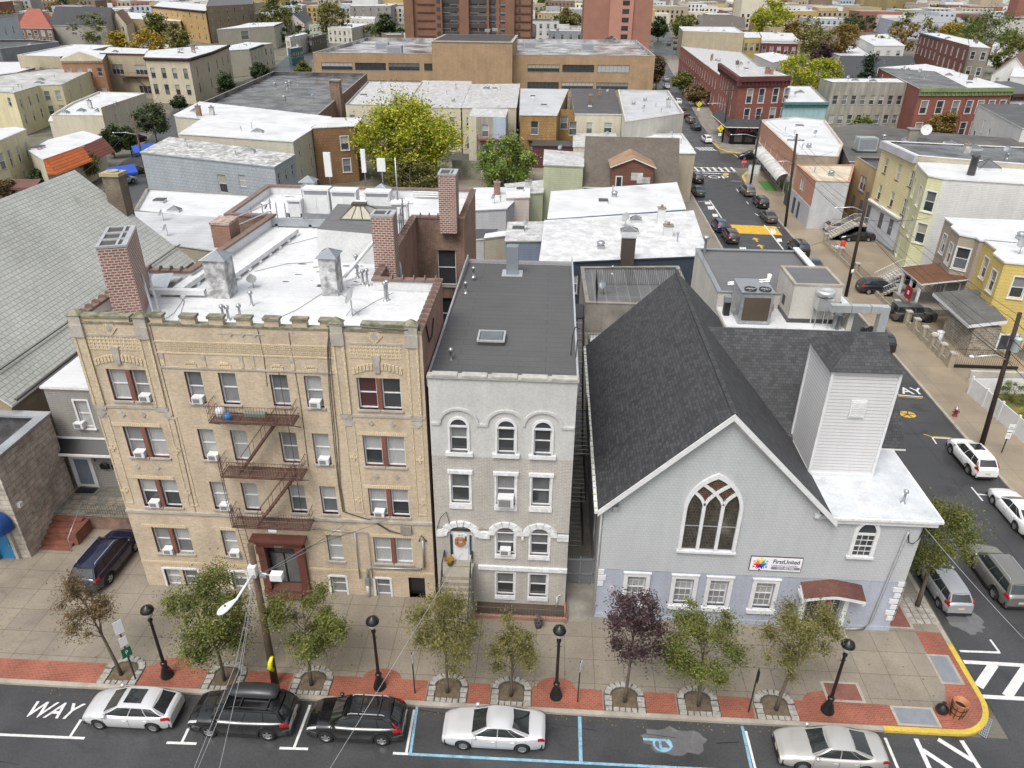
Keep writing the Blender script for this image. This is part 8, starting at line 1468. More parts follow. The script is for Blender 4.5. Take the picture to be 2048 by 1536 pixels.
 # ------------ vehicles
carglass=glassm('car_glass',(.02,.024,.026),.03,1.0);tail_m=plain('tail_light_red',(.30,.008,.012),.15,var=.02);head_m=plain('headlight_lens',(.55,.57,.58),.12,.2,var=.05);amber=plain('amber_reflector',(.6,.2,.02),.2)
rim_m=plain('alloy_rim',(.45,.46,.48),.3,.7,var=.05);under_m=plain('underbody',(.008,.008,.008),.9);plate_y=plain('licence_plate',(.55,.5,.3),.4);trim_b=plain('black_plastic_trim',(.018,.018,.019),.55);chrome=plain('chrome_trim',(.3,.31,.32),.5,.3,var=.02)
def lerp(a,b,t):return a+(b-a)*t
def prof(P,x):
 if x<=P[0][0]:return P[0][1]
 for(x0,z0),(x1,z1)in zip(P,P[1:]):
  if x<=x1:t=(x-x0)/(x1-x0);t=t*t*(3-2*t)*.4+t*.6;return lerp(z0,z1,t)
 return P[-1][1]
KIND={'sedan':dict(L=4.85,W=1.83,H=1.46,wr=.33,wb=2.78,top=[(-2.42,.86),(-2.30,1.0),(-1.75,1.04),(-1.2,.97),(0,.95),(1.0,.96),(1.7,.88),(2.2,.75),(2.42,.62)],gb=(-1.78,1.12),gr=(-.82,.28)),'hatch':dict(L=4.4,W=1.8,H=1.47,wr=.32,wb=2.65,top=[(-2.2,.86),(-2.1,1.0),(-1.4,1.02),(0,.95),(1.05,.97),(1.6,.88),(2.05,.72),(2.2,.6)],gb=(-2.0,1.2),gr=(-1.35,.35)),'wagonlet':dict(L=4.1,W=1.72,H=1.53,wr=.3,wb=2.53,top=[(-2.05,.9),(-1.98,1.02),(-1.3,1.02),(0,.97),(1.05,1.0),(1.6,.88),(1.95,.72),(2.05,.6)],gb=(-1.93,1.3),gr=(-1.6,.45)),'suv':dict(L=4.6,W=1.86,H=1.69,wr=.36,wb=2.68,top=[(-2.3,.95),(-2.2,1.12),(-1.4,1.12),(0,1.08),(1.1,1.12),(1.75,1.04),(2.15,.88),(2.3,.72)],gb=(-2.12,1.22),gr=(-1.72,.48)),'bigsuv':dict(L=4.95,W=1.95,H=1.78,wr=.38,wb=2.85,top=[(-2.47,1.0),(-2.4,1.16),(-1.4,1.15),(0,1.12),(1.2,1.16),(1.9,1.08),(2.35,.92),(2.47,.76)],gb=(-2.32,1.35),gr=(-2.0,.6)),'jeep':dict(L=4.5,W=1.86,H=1.86,wr=.43,wb=2.75,top=[(-2.2,1.12),(0,1.14),(.85,1.16),(1.9,1.12),(2.15,1.08),(2.2,1.0)],gb=(-2.12,.95),gr=(-2.08,.55)),}
def car(kind,label,x,y,heading,paint,cat='car',group=None,z=0.0,detail=True,roofbox=False,sunroof=False,rails=False,glassroof=False,plate=True,bars=False,ang=None,s=1.0,spare=False):
 """heading in degrees, 0 = nose towards +X.  Built nose-first in its own frame, then turned."""
 k=KIND[kind];L,W,H,wr,wb=k['L'],k['W'],k['H'],k['wr'],k['wb'];root=empty('parked_car',(0,0,0),label,cat,group)
 box_=kind=='jeep';zb=.2 if kind in('sedan','hatch','wagonlet')else.27;wx=(wb/2+.02,-wb/2+.02);ra=wr+.07
 hw=lambda X:W/2*(1-(.06 if box_ else.2)*abs(X/(L/2))**(8 if box_ else 4.5))
 def sect(X):
  zt=prof(k['top'],X);w=hw(X);zl=zb
  for c in wx:
   if abs(X-c)<ra:zl=max(zl,wr+math.sqrt(ra*ra-(X-c)**2))
  zs=min(zt-.12,max(zl+.05,zt*.62));e=abs(X/(L/2))**10
  return[(w*.93,zl),(w*(1-.03*e),max(zl+.02,zb+.14)),(w*1.0,max(zs,zl+.03)),(w*.985,max(zt-.1,zl+.05)),(w*.93,zt-.03 if not box_ else zt-.01),(w*.80,zt+.015),(w*.45,zt+.045*(0 if box_ else 1)),(0,zt+.055*(0 if box_ else 1))]
 N=56 if detail else 30
 xs=sorted(set([-L/2+L*i/N for i in range(N+1)]+[c+ra*math.sin(a*math.pi/12)for c in wx for a in range(-6,7)]+[-L/2+.03,L/2-.03]))
 mb=MB(paint);mb.sm=True;S_=[sect(X)for X in xs];m=len(S_[0])
 for sd in(1,-1):
  vs=[(X,sd*yy,zz)for X,sec in zip(xs,S_)for yy,zz in sec]
  fs=[(i*m+j,i*m+j+1,(i+1)*m+j+1,(i+1)*m+j)for i in range(len(xs)-1)for j in range(m-1)]
  mb.raw(vs,fs if sd<0 else[f[::-1]for f in fs])
 mb.sm=False
 for i in(0,-1):
  pts=[(xs[i],yy,zz)for yy,zz in S_[i]]+[(xs[i],-yy,zz)for yy,zz in reversed(S_[i][:-1])];mb.poly(pts if i==0 else pts[::-1])
 mb.box(-L/2+.1,-W/2+.14,zb,L/2-.1,W/2-.14,zb+.35,under_m)
 for c in wx:mb.box(c-ra,-W/2+.1,zb,c+ra,W/2-.1,wr+ra*.98,under_m)
 body=mb.build('body',root)
 zf=prof(k['top'],k['gb'][1])-.02;zr_=prof(k['top'],k['gb'][0])-.02;gb,gr=k['gb'],k['gr']
 yb=W/2*.86 if not box_ else W/2*.9;yr=yb-(.02 if box_ else.17);zR=H-.07
 def base(u,sd):X=lerp(gb[0],gb[1],u);return Vector((X,sd*yb*(1-(.0 if box_ else.07)*(abs(2*u-1)**6)),prof(k['top'],X)-.03))
 def top_(u,sd):X=lerp(gr[0],gr[1],u);return Vector((X,sd*yr*(1-.05*(abs(2*u-1)**6)),zR-(.05*(abs(2*u-1)**4))))
 P=lambda u,v,sd:base(u,sd).lerp(top_(u,sd),v)+Vector((0,sd*.035*math.sin(math.pi*v)*(0 if box_ else 1),0))
 mb=MB(paint);mb.sm=True;nu=14
 for sd in(1,-1):
  vs=[tuple(P(i/nu,v,sd))for i in range(nu+1)for v in(0,.25,.5,.75,1)];fs=[(i*5+j,(i+1)*5+j,(i+1)*5+j+1,i*5+j+1)for i in range(nu)for j in range(4)];mb.raw(vs,fs if sd<0 else[f[::-1]for f in fs])
 q=[1,.8,.45,0,-.45,-.8,-1];crown_=lambda u,t:(lambda a:(a.x,yr*t*(1-.05*(abs(2*u-1)**6)),a.z+(H-zR)*(1-t*t)*(1-abs(2*u-1)**5*.5)))(top_(u,1))
 vs=[crown_(i/nu,t)for i in range(nu+1)for t in q];mb.raw(vs,[(i*7+j,i*7+j+1,(i+1)*7+j+1,(i+1)*7+j)for i in range(nu)for j in range(6)])
 mb.sm=False
 for u in(0,1):a,b,c,d=base(u,-1),base(u,1),top_(u,1),top_(u,-1);mb.poly([a,b,c,d]if u==1 else[b,a,d,c])
 cab=mb.build('roof',root)
 def pane(nm,pts,off,mt=carglass,par=None):
  c=MB(mt);c.poly([tuple(Vector(p)+Vector(off))for p in pts]);return c.build(nm,par or root)
 for nm,u in(('windscreen',1),('rear_window',0)):
  a,b,c,d=base(u,-1),base(u,1),top_(u,1),top_(u,-1)
  f=lambda s_,t:a.lerp(b,s_).lerp(d.lerp(c,s_),t)
  v0=.06 if u==1 else(.12 if kind in('suv','bigsuv','hatch','wagonlet','jeep')else.06)
  bow=[Vector((.05*(1 if u else-1)*math.sin(math.pi*s_),0,.012))for s_ in[i/6 for i in range(7)]]
  cc=MB(carglass);cc.sm=True;vs=[tuple(f(.06+.88*i/6,t)+bow[i]+Vector(((.012 if u else-.012),0,0)))for i in range(7)for t in(v0,.95)];cc.raw(vs,[(i*2,(i+1)*2,(i+1)*2+1,i*2+1)for i in range(6)]);cc.build(nm,root)
 for sd in(1,-1):
  segs=[(.04,.265),(.285,.565),(.585,.95)]if kind not in('sedan',)else[(.06,.215),(.23,.54),(.56,.94)]
  if box_:segs=[(.03,.3),(.35,.64),(.68,.97)]
  for a,b in segs:
   c=MB(carglass);c.sm=True;vs=[tuple(P(lerp(a,b,t/4),.05+.88*v/4,sd)+Vector((0,sd*.012,0)))for t in range(5)for v in range(5)]
   fs=[(i*5+j,(i+1)*5+j,(i+1)*5+j+1,i*5+j+1)for i in range(4)for j in range(4)];c.raw(vs,fs if sd<0 else[f[::-1]for f in fs]);c.build('side_window',root)
 if detail:
  mb=MB(under_m)
  def surf(X,zz,sd,o=.004):
   sec=sect(X);
   for(y0,z0),(y1,z1)in zip(sec,sec[1:]):
    if z0<=zz<=z1:return(X,sd*(lerp(y0,y1,(zz-z0)/max(z1-z0,1e-6))+o),zz)
   return(X,sd*(sec[1][0]+o),zz)
  for sd in(1,-1):
   for X in(lerp(gb[0],gb[1],.97)-.05,lerp(gb[0],gb[1],.56),lerp(gb[0],gb[1],.24)):
    zt=prof(k['top'],X)-.09;z0_=zb+.1 if not any(abs(X-c)<ra for c in wx)else wr+.3;n=7
    vs=[]
    for i in range(n+1):zz=lerp(z0_,zt,i/n);a=surf(X,zz,sd,.005);vs+=[(a[0]-.008,a[1],a[2]),(a[0]+.008,a[1],a[2])]
    mb.raw(vs,[(i*2,i*2+1,i*2+3,i*2+2)for i in range(n)])
  mb.build('shut_line',body)
  for sd in(1,-1):
   for X in(lerp(gb[0],gb[1],.62),lerp(gb[0],gb[1],.3)):
    a=surf(X,prof(k['top'],X)-.2,sd,.0);mb=MB(paint if not box_ else trim_b);mb.box(a[0]-.1,a[1]-.02,a[2]-.015,a[0]+.1,a[1]+(.03 if sd>0 else.0)+(0 if sd>0 else-.03+.03),a[2]+.02);mb.tube([(a[0]-.1,a[1]+sd*.02,a[2]),(a[0]+.1,a[1]+sd*.02,a[2])],.018,6);mb.build('door_handle',body)
   mb=MB(trim_b if kind in('suv','bigsuv','jeep')else paint);X0,X1=wx[1]+ra,wx[0]-ra;mb.sm=True
   if kind in('suv','bigsuv','jeep'):
    for c in wx:
     n=14;vs=[]
     for i in range(n+1):
      t=math.pi*i/n;
      for rr__,o in((ra-.01,.01),(ra+.07,.012)):
       X,zz=c+rr__*math.cos(t),wr+rr__*math.sin(t);X=max(-L/2+.02,min(L/2-.02,X));vs.append((X,sd*(hw(X)+o),max(zz,zb)))
     mb.raw(vs,[(i*2,i*2+1,i*2+3,i*2+2)for i in range(n)])
    mb.raw([(X0,sd*(hw(X0)+.012),zb-.02),(X1,sd*(hw(X1)+.012),zb-.02),(X1,sd*(hw(X1)+.012),zb+.12),(X0,sd*(hw(X0)+.012),zb+.12)],[(0,1,2,3)]);mb.build('wheel_arch_trim',body)
  if kind in('suv','bigsuv','sedan'):
   for sd in(1,-1):
    mb=MB(chrome);mb.tube([P(u,.09,sd)+Vector((0,sd*.015,0))for u in[.05+.88*i/8 for i in range(9)]],.007,4);mb.build('window_trim',root)
 def patch(X0,X1,j0,j1,mt,nm,off=.012,n=4):
  for sd in(1,-1):
   c=MB(mt);c.sm=True;vs=[];J=[lerp(j0,j1,i/3)for i in range(4)]
   for i in range(n+1):
    X=lerp(X0,X1,i/n);sec=sect(X)
    for j in J:
     a=int(min(j,6.99));t=j-a;yy,zz=lerp(sec[a][0],sec[a+1][0],t),lerp(sec[a][1],sec[a+1][1],t);vs.append((X+(off if X>0 else-off)*.7,sd*(yy+off),zz+off*.5))
   c.raw(vs,[(i*4+j,(i+1)*4+j,(i+1)*4+j+1,i*4+j+1)for i in range(n)for j in range(3)]);c.build(nm,root)
 e=L/2
 if box_:
  for sd in(1,-1):c=MB(head_m);c.lathe((e,sd*.55,.9),[(.0,0),(.1,0),(.09,.03)],10,head_m);c.build('headlight',root);c=MB(tail_m);c.box(-e-.03,sd*.8-.09,.85,-e,sd*.8+.09,1.1,tail_m);c.build('tail_light',root)
 else:
  patch(e-.55,e-.03,3.1,4.3,head_m,'headlight');patch(-e+.02,-e+(.42 if kind!='sedan' else.34),2.6 if kind!='sedan' else 2.7,4.0,tail_m,'tail_light')
  if kind in('suv','wagonlet'):
   for sd in(1,-1):c=MB(tail_m);c.tube([P(.0,v,sd)+Vector((-.005,sd*.005,0))for v in(0,.2,.45,.7)],[.055,.05,.04,.02],6);c.build('tail_light',root)
 c=MB(trim_b);zn=prof(k['top'],e);c.box(e-.01,-.55,zb+.14,e+.012,.55,zn-.1);c.box(e-.02,-.75,zb,e+.015,.75,zb+.1);c.build('grille',root)
 c=MB(trim_b);c.box(-e-.015,-.72,zb,-e+.02,.72,zb+.16);c.build('rear_bumper',root)
 if plate:
  for X in((-e-.02,-e-.012),(e+.012,e+.02)):c=MB(plate_y);zz=(.62 if X[0]<0 else.42);c.box(X[0],-.17,zz,X[1],.17,zz+.14);c.build('licence_plate',root)
 for sd in(1,-1):
  a=P(.93,.1,sd);c=MB(paint if detail else trim_b);c.sm=True;c.lathe((a.x+.02,a.y+sd*.16,a.z+.04),[(.001,-.07),(.09,-.05),(.11,0),(.09,.07),(.001,.09)],8,paint);c.sm=False;c.tube([(a.x,a.y,a.z),(a.x+.02,a.y+sd*.14,a.z+.03)],.025,4,trim_b);c.build('mirror',root)
 for c_ in wx:
  for sd in(1,-1):
   yy=sd*(W/2-.115);prof_=[(wr*.62,-.1),(wr*.93,-.1),(wr,-.07),(wr,.07),(wr*.93,.1),(wr*.62,.1)]
   t=MB(rubber);t.sm=True;t.lathe((c_,yy,wr),prof_,20 if detail else 12,rubber,'y',False);wl_=t.build('wheel',root)
   t=MB(rim_m if not box_ else trim_b);rmt=rim_m if not box_ else trim_b;f=sd*.085;t.lathe((c_,yy+f,wr),[(wr*.66,0),(wr*.56,-sd*.03)],16,rmt,'y',False)
   t.lathe((c_,yy+sd*.03,wr),[(wr*.64,0),(0.001,0)],14,under_m,'y');n=5 if detail else 5
   for i in range(n*2 if kind in('sedan','hatch')else n):
    a=2*math.pi*i/(n*2 if kind in('sedan','hatch')else n)+.3;w_=.038 if kind in('sedan','hatch')else.06
    p0=Vector((c_,yy+f*.95,wr));d=Vector((math.cos(a),0,math.sin(a)));nn=Vector((-math.sin(a),0,math.cos(a)));t.poly([p0+nn*w_,p0-nn*w_,p0+d*wr*.62-nn*w_*.8,p0+d*wr*.62+nn*w_*.8],rmt)
   t.lathe((c_,yy+f,wr),[(wr*.16,0),(.001,sd*.005)],8,rmt,'y');t.build('rim',wl_)
 ro=lambda X,Y,zz:(X,Y,zz)
 if rails:
  for sd in(1,-1):c=MB(plain('rail_grey',(.35,.36,.37),.5)if rails=='silver' else trim_b);c.tube([(gr[0]+.25,sd*(yr-.1),H-.02),(gr[0]+.35,sd*(yr-.1),H+.05),(gr[1]-.35,sd*(yr-.1),H+.05),(gr[1]-.2,sd*(yr-.1),H-.03)],.022,5);c.build('roof_rail',root)
 if bars:
  for X in(gr[0]+.55,gr[1]-.75):c=MB(trim_b);c.box(X-.03,-yr+.08,H+.04,X+.03,yr-.08,H+.08);c.build('roof_bar',root)
 if sunroof:c=MB(carglass);a,b=gr[1]-.25,gr[1]-(.95 if sunroof!='wide' else 1.1);c.raw([(b,-.4,H+.003-.006),(a,-.4,H-.022),(a,.4,H-.022),(b,.4,H-.003)],[(0,1,2,3)]);c.raw([(b,-.4,H+.008),(a,-.4,H-.004),(a,.4,H-.004),(b,.4,H+.008)],[(0,1,2,3)]);c.build('sunroof',root)
 if roofbox:
  c=MB(plain('roof_box_black',(.03,.032,.035),.35));c.sm=True;vs=[];xs_=[-1.75,-1.7,-1.45,-.6,.2,.6,.78];ws=[.2,.34,.38,.38,.37,.28,.1];hs=[.04,.2,.3,.32,.27,.16,.05]
  for X,w_,h_ in zip(xs_,ws,hs):
   for yy,zz in((-w_,.08),(-w_,.08+h_*.45),(-w_*.8,.08+h_*.9),(0,.08+h_),(w_*.8,.08+h_*.9),(w_,.08+h_*.45),(w_,.08)):vs.append((X,yy-.32 if roofbox=='right' else yy+.0,H+zz))
  c.raw(vs,[(i*7+j,(i+1)*7+j,(i+1)*7+j+1,i*7+j+1)for i in range(6)for j in range(6)]);c.sm=False;c.poly([vs[i]for i in range(7)][::-1]);c.poly([vs[42+i]for i in range(7)]);c.build('roof_box',root)
 if spare:c=MB(rubber);c.sm=True;c.lathe((0,0,0),[(.25,-.1),(.38,-.1),(.41,0),(.38,.1),(.25,.1)],18,rubber,'y');w=c.build('spare_wheel',root);w.rotation_euler=(0,0,rad(90));w.location=(-L/2-.12,0,1.05)
 if spare:
  for v in w.data.vertices:pass
 root.location=(x,y,z);root.rotation_euler=(0,0,rad(heading));return root
pc=lambda n,c,m=.4,r=.3:paintm('car_paint_'+n,c,m,r)
P_sil,P_sil2,P_blk,P_wht,P_nav,P_gry=pc('silver',(.44,.45,.47),.5),pc('bright_silver',(.60,.61,.63),.35),pc('black',(.008,.008,.01),.2,.2),pc('white',(.72,.73,.74),.0,.3),pc('navy',(.008,.012,.04),.3,.2),pc('grey',(.12,.12,.12),.5)
def xm(pxa,pxb,py):return(at(pxa,py,.5).x+at(pxb,py,.5).x)/2
YC=23.15
car('hatch','silver hatchback with a dark sunroof parked at the left by the WAY marking',xm(163,370,1420),YC,180,P_sil2,'car',None,sunroof='wide')
car('bigsuv','black utility vehicle carrying a black roof box, parked under the utility pole',xm(378,607,1425),YC-.02,180,P_blk,'car',roofbox='right',rails=True,bars=True)
car('suv','smaller black utility vehicle with bare roof bars beside the blue parking line',xm(617,822,1430),YC,180,P_blk,'car',rails='silver',bars=True,sunroof=True)
car('sedan','pearl white sedan parked inside the blue-lined bay',xm(880,1100,1440),YC,180,P_sil2,'car')
car('sedan','older silver sedan parked nearest the yellow kerb corner',xm(1530,1771,1478),YC-.12,179,pc('warm_silver',(.50,.49,.47),.45),'car')
p=at(200,1115,.6);car('bigsuv','dark navy utility vehicle on the pavement beside the yellow brick block',-26.35,33.2,88,P_nav,'car',z=K,rails='silver')
car('wagonlet','small silver hatchback parked under the dense corner tree',24.15,34.4,91,P_sil,'car')
car('bigsuv','light metallic grey utility vehicle driving in the side street lane',27.85,35.5,91,pc('champagne',(.24,.235,.22),.55),'car',rails='silver')
a,b=at(1965,962,0),at(1905,890,0);car('suv','white utility vehicle with a glass roof panel, parked by the right utility pole',32.45,48.4,91,P_wht,'car',sunroof='wide')
car('sedan','white sedan with dark wheels parked at the right edge',32.45,42.0,91,P_wht,'car')
def scar(kind,label,px,py,heading,paint,z=0,dx=0,dy=2.3,**k):
 p=at(px,py,z);return car(kind,label,p.x+dx,p.y+dy,heading,paint,k.pop('cat','car'),detail=False,z=z,**k)
G_=dict(group='cars parked along the side street')
scar('bigsuv','black utility vehicle with red tail lights parked by the side street railings',1605,515,91,P_blk,rails='silver',**G_)
scar('sedan','grey-blue sedan just beyond the ivory building roof',1634,550,91,pc('slate',(.10,.12,.15)),**G_)
scar('bigsuv','dark utility vehicle half hidden behind the church transept roof',1768,705,91,P_blk,dy=2.0,**G_)
scar('sedan','brown-grey sedan parked left of the tall dark utility pole',1543,448,91,pc('bronze',(.10,.09,.08)),**G_)
scar('suv','black utility vehicle between the brown-grey sedan and grey minivan',1527,419,91,P_blk,**G_)
scar('bigsuv','grey minivan-like vehicle parked beside the green mat',1500,395,91,pc('taupe',(.17,.16,.15)),rails='silver',**G_)
scar('sedan','dark green sedan on the left kerb below the STOP lettering',1400,395,91,pc('dark_green',(.03,.06,.05)),**G_)
scar('suv','black vehicle parked right before the far stop line',1398,369,91,P_blk,**G_)
scar('suv','navy blue utility vehicle beside the yellow speed hump',1444,468,91,pc('royal_navy',(.02,.03,.10)),**G_)
scar('suv','dark maroon-black utility vehicle just behind the navy one',1466,490,91,pc('black_cherry',(.025,.012,.015)),**G_)
scar('suv','dark car turning across the far intersection behind the stop sign',1500,318,180,P_blk,dy=0)
scar('suv','white utility vehicle parked just beyond the far crossing',1416,288,94,P_wht)
for i,(px,py,pt,nm,kd)in enumerate(((1394,262,P_blk,'black sedan, first beyond the white vehicle on the far street','sedan'),(1383,249,P_gry,'grey utility vehicle, second beyond the white vehicle','suv'),(1372,236,pc('maroon',(.06,.012,.015)),'maroon car, third along the far street kerb','sedan'),(1365,222,P_gry,'grey sedan, fourth along the far street kerb','sedan'),(1357,210,P_wht,'white utility vehicle, fifth along the far street kerb','suv'),(1334,178,P_wht,'white hatchback behind the tan office corner tree','hatch'),(1332,163,P_sil,'silver car further behind the tan office corner','sedan'),(1338,92,P_blk,'black car driving far up the far street','suv'),(1352,100,P_blk,'black car parked at the far terrace end','suv'),(1352,88,pc('maroon',0),'maroon car beyond the black one at the terrace end','sedan'))):
 scar(kd,nm,px,py,97,pt,plate=False,group='cars on the far street')
p=at(1648,464,K);car('suv','silver-beige wagon nosed in beside the white painted wall',42.2,p.y+.2,4,pc('beige_silver',(.36,.35,.32)),z=K,detail=False,rails=True)
p=at(1665,480,K);car('sedan','black car in the driveway next to the silver-beige wagon',43.2,p.y+.3,184,P_blk,z=K,detail=False)
p=at(1745,588,K);car('suv','dark navy wagon parked across the side street pavement',38.6,p.y+.7,2,pc('ink_navy',(.012,.016,.035)),z=K,detail=False)
p=at(1800,645,K);car('jeep','boxy dark grey off-roader with a rear spare wheel on the driveway',39.3,p.y+.9,2,pc('graphite',(.06,.065,.065),.2,.45),z=K,detail=False,spare=True)
for i,(px,py,hd,pt,nm)in enumerate(((262,352,60,P_blk,'black vehicle parked on the left avenue behind the slate church chimney'),(238,372,60,pc('pale_blue',(.35,.42,.48)),'pale blue car partly behind the slate church chimney'),(283,312,60,P_wht,'white car on the avenue beside the light-blue house'),(268,286,75,P_nav,'navy car before the low shop with the stepped wall'))):
 scar('suv',nm,px,py,hd,pt,dy=1.5,group='cars on the left avenue')
 # ------------ street furniture
def lamp_post(x,y,label,h=5.0):
 o=empty('street_lamp',(x,y,K),label,'street lamp','black ornamental lamp posts along the kerb')
 mb=MB(black);mb.lathe((x,y,K),[(.32,0),(.32,.14),(.26,.2),(.24,.42),(.19,.5),(.2,.56),(.13,.62),(.14,.85),(.17,.9),(.17,.98),(.1,1.05)],16,black);mb.build('base',o)
 mb=MB(black);mb.lathe((x,y,K+1.05),[(.09,0),(.07,h-2.15),(.11,h-2.12),(.12,h-2.02),(.07,h-1.95),(.09,h-1.85)],12,black);mb.tube([(x-.15,y,K+3.6),(x+.15,y,K+3.6)],.02,5);mb.build('post',o)
 z=K+h-.8;mb=MB(plain('lamp_glass',(.5,.5,.46),.25));mb.lathe((x,y,z),[(.1,0),(.2,.12),(.27,.38),(.25,.42)],12,MATS['lamp_glass']);lt=mb.build('lantern',o)
 mb=MB(black);mb.lathe((x,y,z+.4),[(.32,0),(.33,.05),(.29,.12),(.28,.18),(.17,.25),(.15,.29),(.05,.32),(0.01,.38)],14,black)
 for i in range(6):t=i*math.pi/3;mb.tube([(x+.1*math.cos(t),y+.1*math.sin(t),z),(x+.28*math.cos(t),y+.28*math.sin(t),z+.4)],.014,4)
 mb.build('cap',lt)
for x,lb in((-19.05,'black ornamental lamp post, leftmost, beside the leaning rusty tree'),(-7.92,'black ornamental lamp post in front of the yellow block, right half'),(1.10,'black ornamental lamp post before the alley gate'),(14.62,'black ornamental lamp post nearest the street corner')):lamp_post(x,25.45,lb)
def sign_post(x,y,h,label,plates,lean=0.0,turn=0.0):
 o=empty('sign_post',(x,y,K),label,'street sign');mb=MB(plain('dark_green_post',(.02,.03,.025),.6));mb.box(x-.03,y-.03,K,x+.03,y+.03,K+h);mb.build('post',o)
 c,s_=math.cos(rad(turn)),math.sin(rad(turn))
 for z0,z1,w,m,tx in plates:
  mb=MB(m);mb.obox((x,y,K),(c,s_),(-s_,c),-w/2,-.05,z0,w/2,-.035,z1,m);b=mb.build('sign_plate',o)
  if tx:tm=text_mesh(tx[0],tx[1],tx[2],'lettering',o,(x+s_*.06,y-c*.06,K+(z0+z1)/2),(rad(90),0,rad(turn)),.002,.8)
 return o
gsg=plain('green_sign',(.01,.13,.07),.4);wsg=plain('white_sign',(.72,.73,.74),.4,var=.03);bsg=plain('sign_black',(.02,.02,.02),.5)
sign_post(-20.55,25.1,4.2,'triple parking sign with green lower plate beside the leaning rusty tree',[(3.35,4.2,.42,wsg,None),(2.5,3.1,.36,wsg,None),(1.75,2.35,.46,gsg,('P',.35,wsg))],turn=50)
sign_post(-6.06,25.2,2.9,'small parking sign between lamp post and stoop tree',[(2.25,2.85,.22,wsg,('P',.18,gsg))],turn=75)
sign_post(2.19,25.2,2.9,'small accessible parking sign before the alley',[(2.3,2.9,.26,wsg,('P',.2,paint_b))],turn=65)
o=sign_post(10.68,25.15,3.0,'dark edge-on sign post left of the church door tree',[(2.2,3.0,.3,bsg,None)],turn=88)
p=at(2003,905,K);sign_post(p.x,p.y,2.6,'street parking sign with red lettering by the right utility pole',[(1.9,2.6,.45,wsg,('NO\nPARKING',.16,gsg)),(1.3,1.8,.38,wsg,('TOW',.14,tail_m))])
def diamond_sign(px,py,label,h=3.6):
 p=at(px,py,K);o=empty('sign_post',(p.x,p.y,K),label,'street sign');mb=MB(galv);mb.tube([(p.x,p.y,K),(p.x,p.y,K+h)],.05,5);mb.build('post',o)
 ysg=plain('sign_yellow',(.75,.65,.01),.4,var=.02);mb=MB(ysg);mb.poly([(p.x,p.y-.08,h-.9),(p.x+.75,p.y-.08,h-.1),(p.x,p.y-.08,h+.7),(p.x-.75,p.y-.08,h-.1)],ysg);mb.build('sign_plate',o);mb=MB(bsg);mb.lathe((p.x,p.y-.1,h+.25),[(.0,0),(.1,0)],8,bsg,'y');mb.tube([(p.x,p.y-.1,h+.1),(p.x+.03,p.y-.1,h-.2),(p.x-.15,p.y-.1,h-.55)],.05,4);mb.tube([(p.x+.03,p.y-.1,h-.2),(p.x+.2,p.y-.1,h-.5)],.05,4);mb.build('walking_figure',o)
 mb=MB(wsg);mb.box(p.x-.35,p.y-.1,h-1.7,p.x+.35,p.y-.08,h-1.1);mb.build('sign_plate',o)
diamond_sign(1437,288,'yellow pedestrian diamond sign beyond the far crossing');diamond_sign(1395,235,'yellow pedestrian diamond sign further up the far street')
p=at(1484,352,K);o=empty('stop_sign',(p.x,p.y,K),'red octagonal STOP sign at the far intersection','stop sign');mb=MB(galv);mb.tube([(p.x,p.y,K),(p.x,p.y,3)],.05,5);mb.build('post',o)
mb=MB(plain('stop_red',(.6,.02,.02),.4,var=.02));mb.poly([(p.x+.5*math.cos(rad(22.5+45*i)),p.y-.07,2.7+.5*math.sin(rad(22.5+45*i)))for i in range(8)],MATS['stop_red']);mb.build('sign_plate',o);text_mesh('STOP',.34,wsg,'lettering',o,(p.x,p.y-.09,2.7),(rad(90),0,0),.002,.95)
for px,py,lb in((1494,352,'white boxed street kiosk frame at the intersection corner'),):
 p=at(px,py,K);mb=MB(wsg);mb.box(p.x,p.y,K,p.x+2.2,p.y+.1,2.2,plain('kiosk_grey',(.4,.42,.42),.6));mb.box(p.x+.2,p.y-.03,.5,p.x+2.0,p.y,2.0,plain('kiosk_panel',(.6,.62,.6),.5));tag(mb.build('kiosk'),lb,'kiosk')
p=at(1909,832,K);o=empty('fire_hydrant',(p.x,p.y,K),'dark red fire hydrant with a silver top on the east pavement','fire hydrant');hm=plain('hydrant_red',(.2,.015,.02),.5);mb=MB(hm);mb.lathe((p.x,p.y,K),[(.2,0),(.2,.06),(.13,.1),(.13,.55),(.17,.6),(.17,.66)],12,hm);mb.tube([(p.x-.26,p.y,K+.42),(p.x+.26,p.y,K+.42)],.07,8,hm);mb.tube([(p.x,p.y-.26,K+.4),(p.x,p.y,K+.4)],.085,8);mb.build('barrel',o);mb=MB(galv);mb.lathe((p.x,p.y,K+.66),[(.16,0),(.14,.12),(.05,.18),(.04,.24),(0,.25)],12,galv);mb.build('bonnet',o)
o=empty('litter_basket',(20.95,25.6,K),'orange-brown litter basket with iron bands on the street corner','litter bin');bm=plain('terracotta_basket',(.38,.15,.07),.6);mb=MB(bm);mb.sm=True;mb.lathe((20.95,25.6,K),[(.27,0),(.36,.95),(.38,1.0),(.34,1.0),(.3,.5)],16,bm);mb.build('basket',o);mb=MB(black)
for i in range(8):t=i*math.pi/4;mb.tube([(20.95+.29*math.cos(t),25.6+.29*math.sin(t),K),(20.95+.385*math.cos(t),25.6+.385*math.sin(t),K+.85)],.018,4)
for z,r_ in((.25,.31),(.6,.35)):mb.lathe((20.95,25.6,K+z),[(r_,0),(r_,.04)],16,black)
mb.build('iron_band',o)
mb=MB(plain('bag_black',(.012,.012,.014),.35));mb.sm=True;mb.lathe((20.3,25.75,K),[(.22,0),(.3,.15),(.27,.35),(.12,.5),(.06,.58),(.1,.66)],10);tag(mb.build('rubbish_bag'),'black rubbish bag slumped against the corner litter basket','rubbish bag')
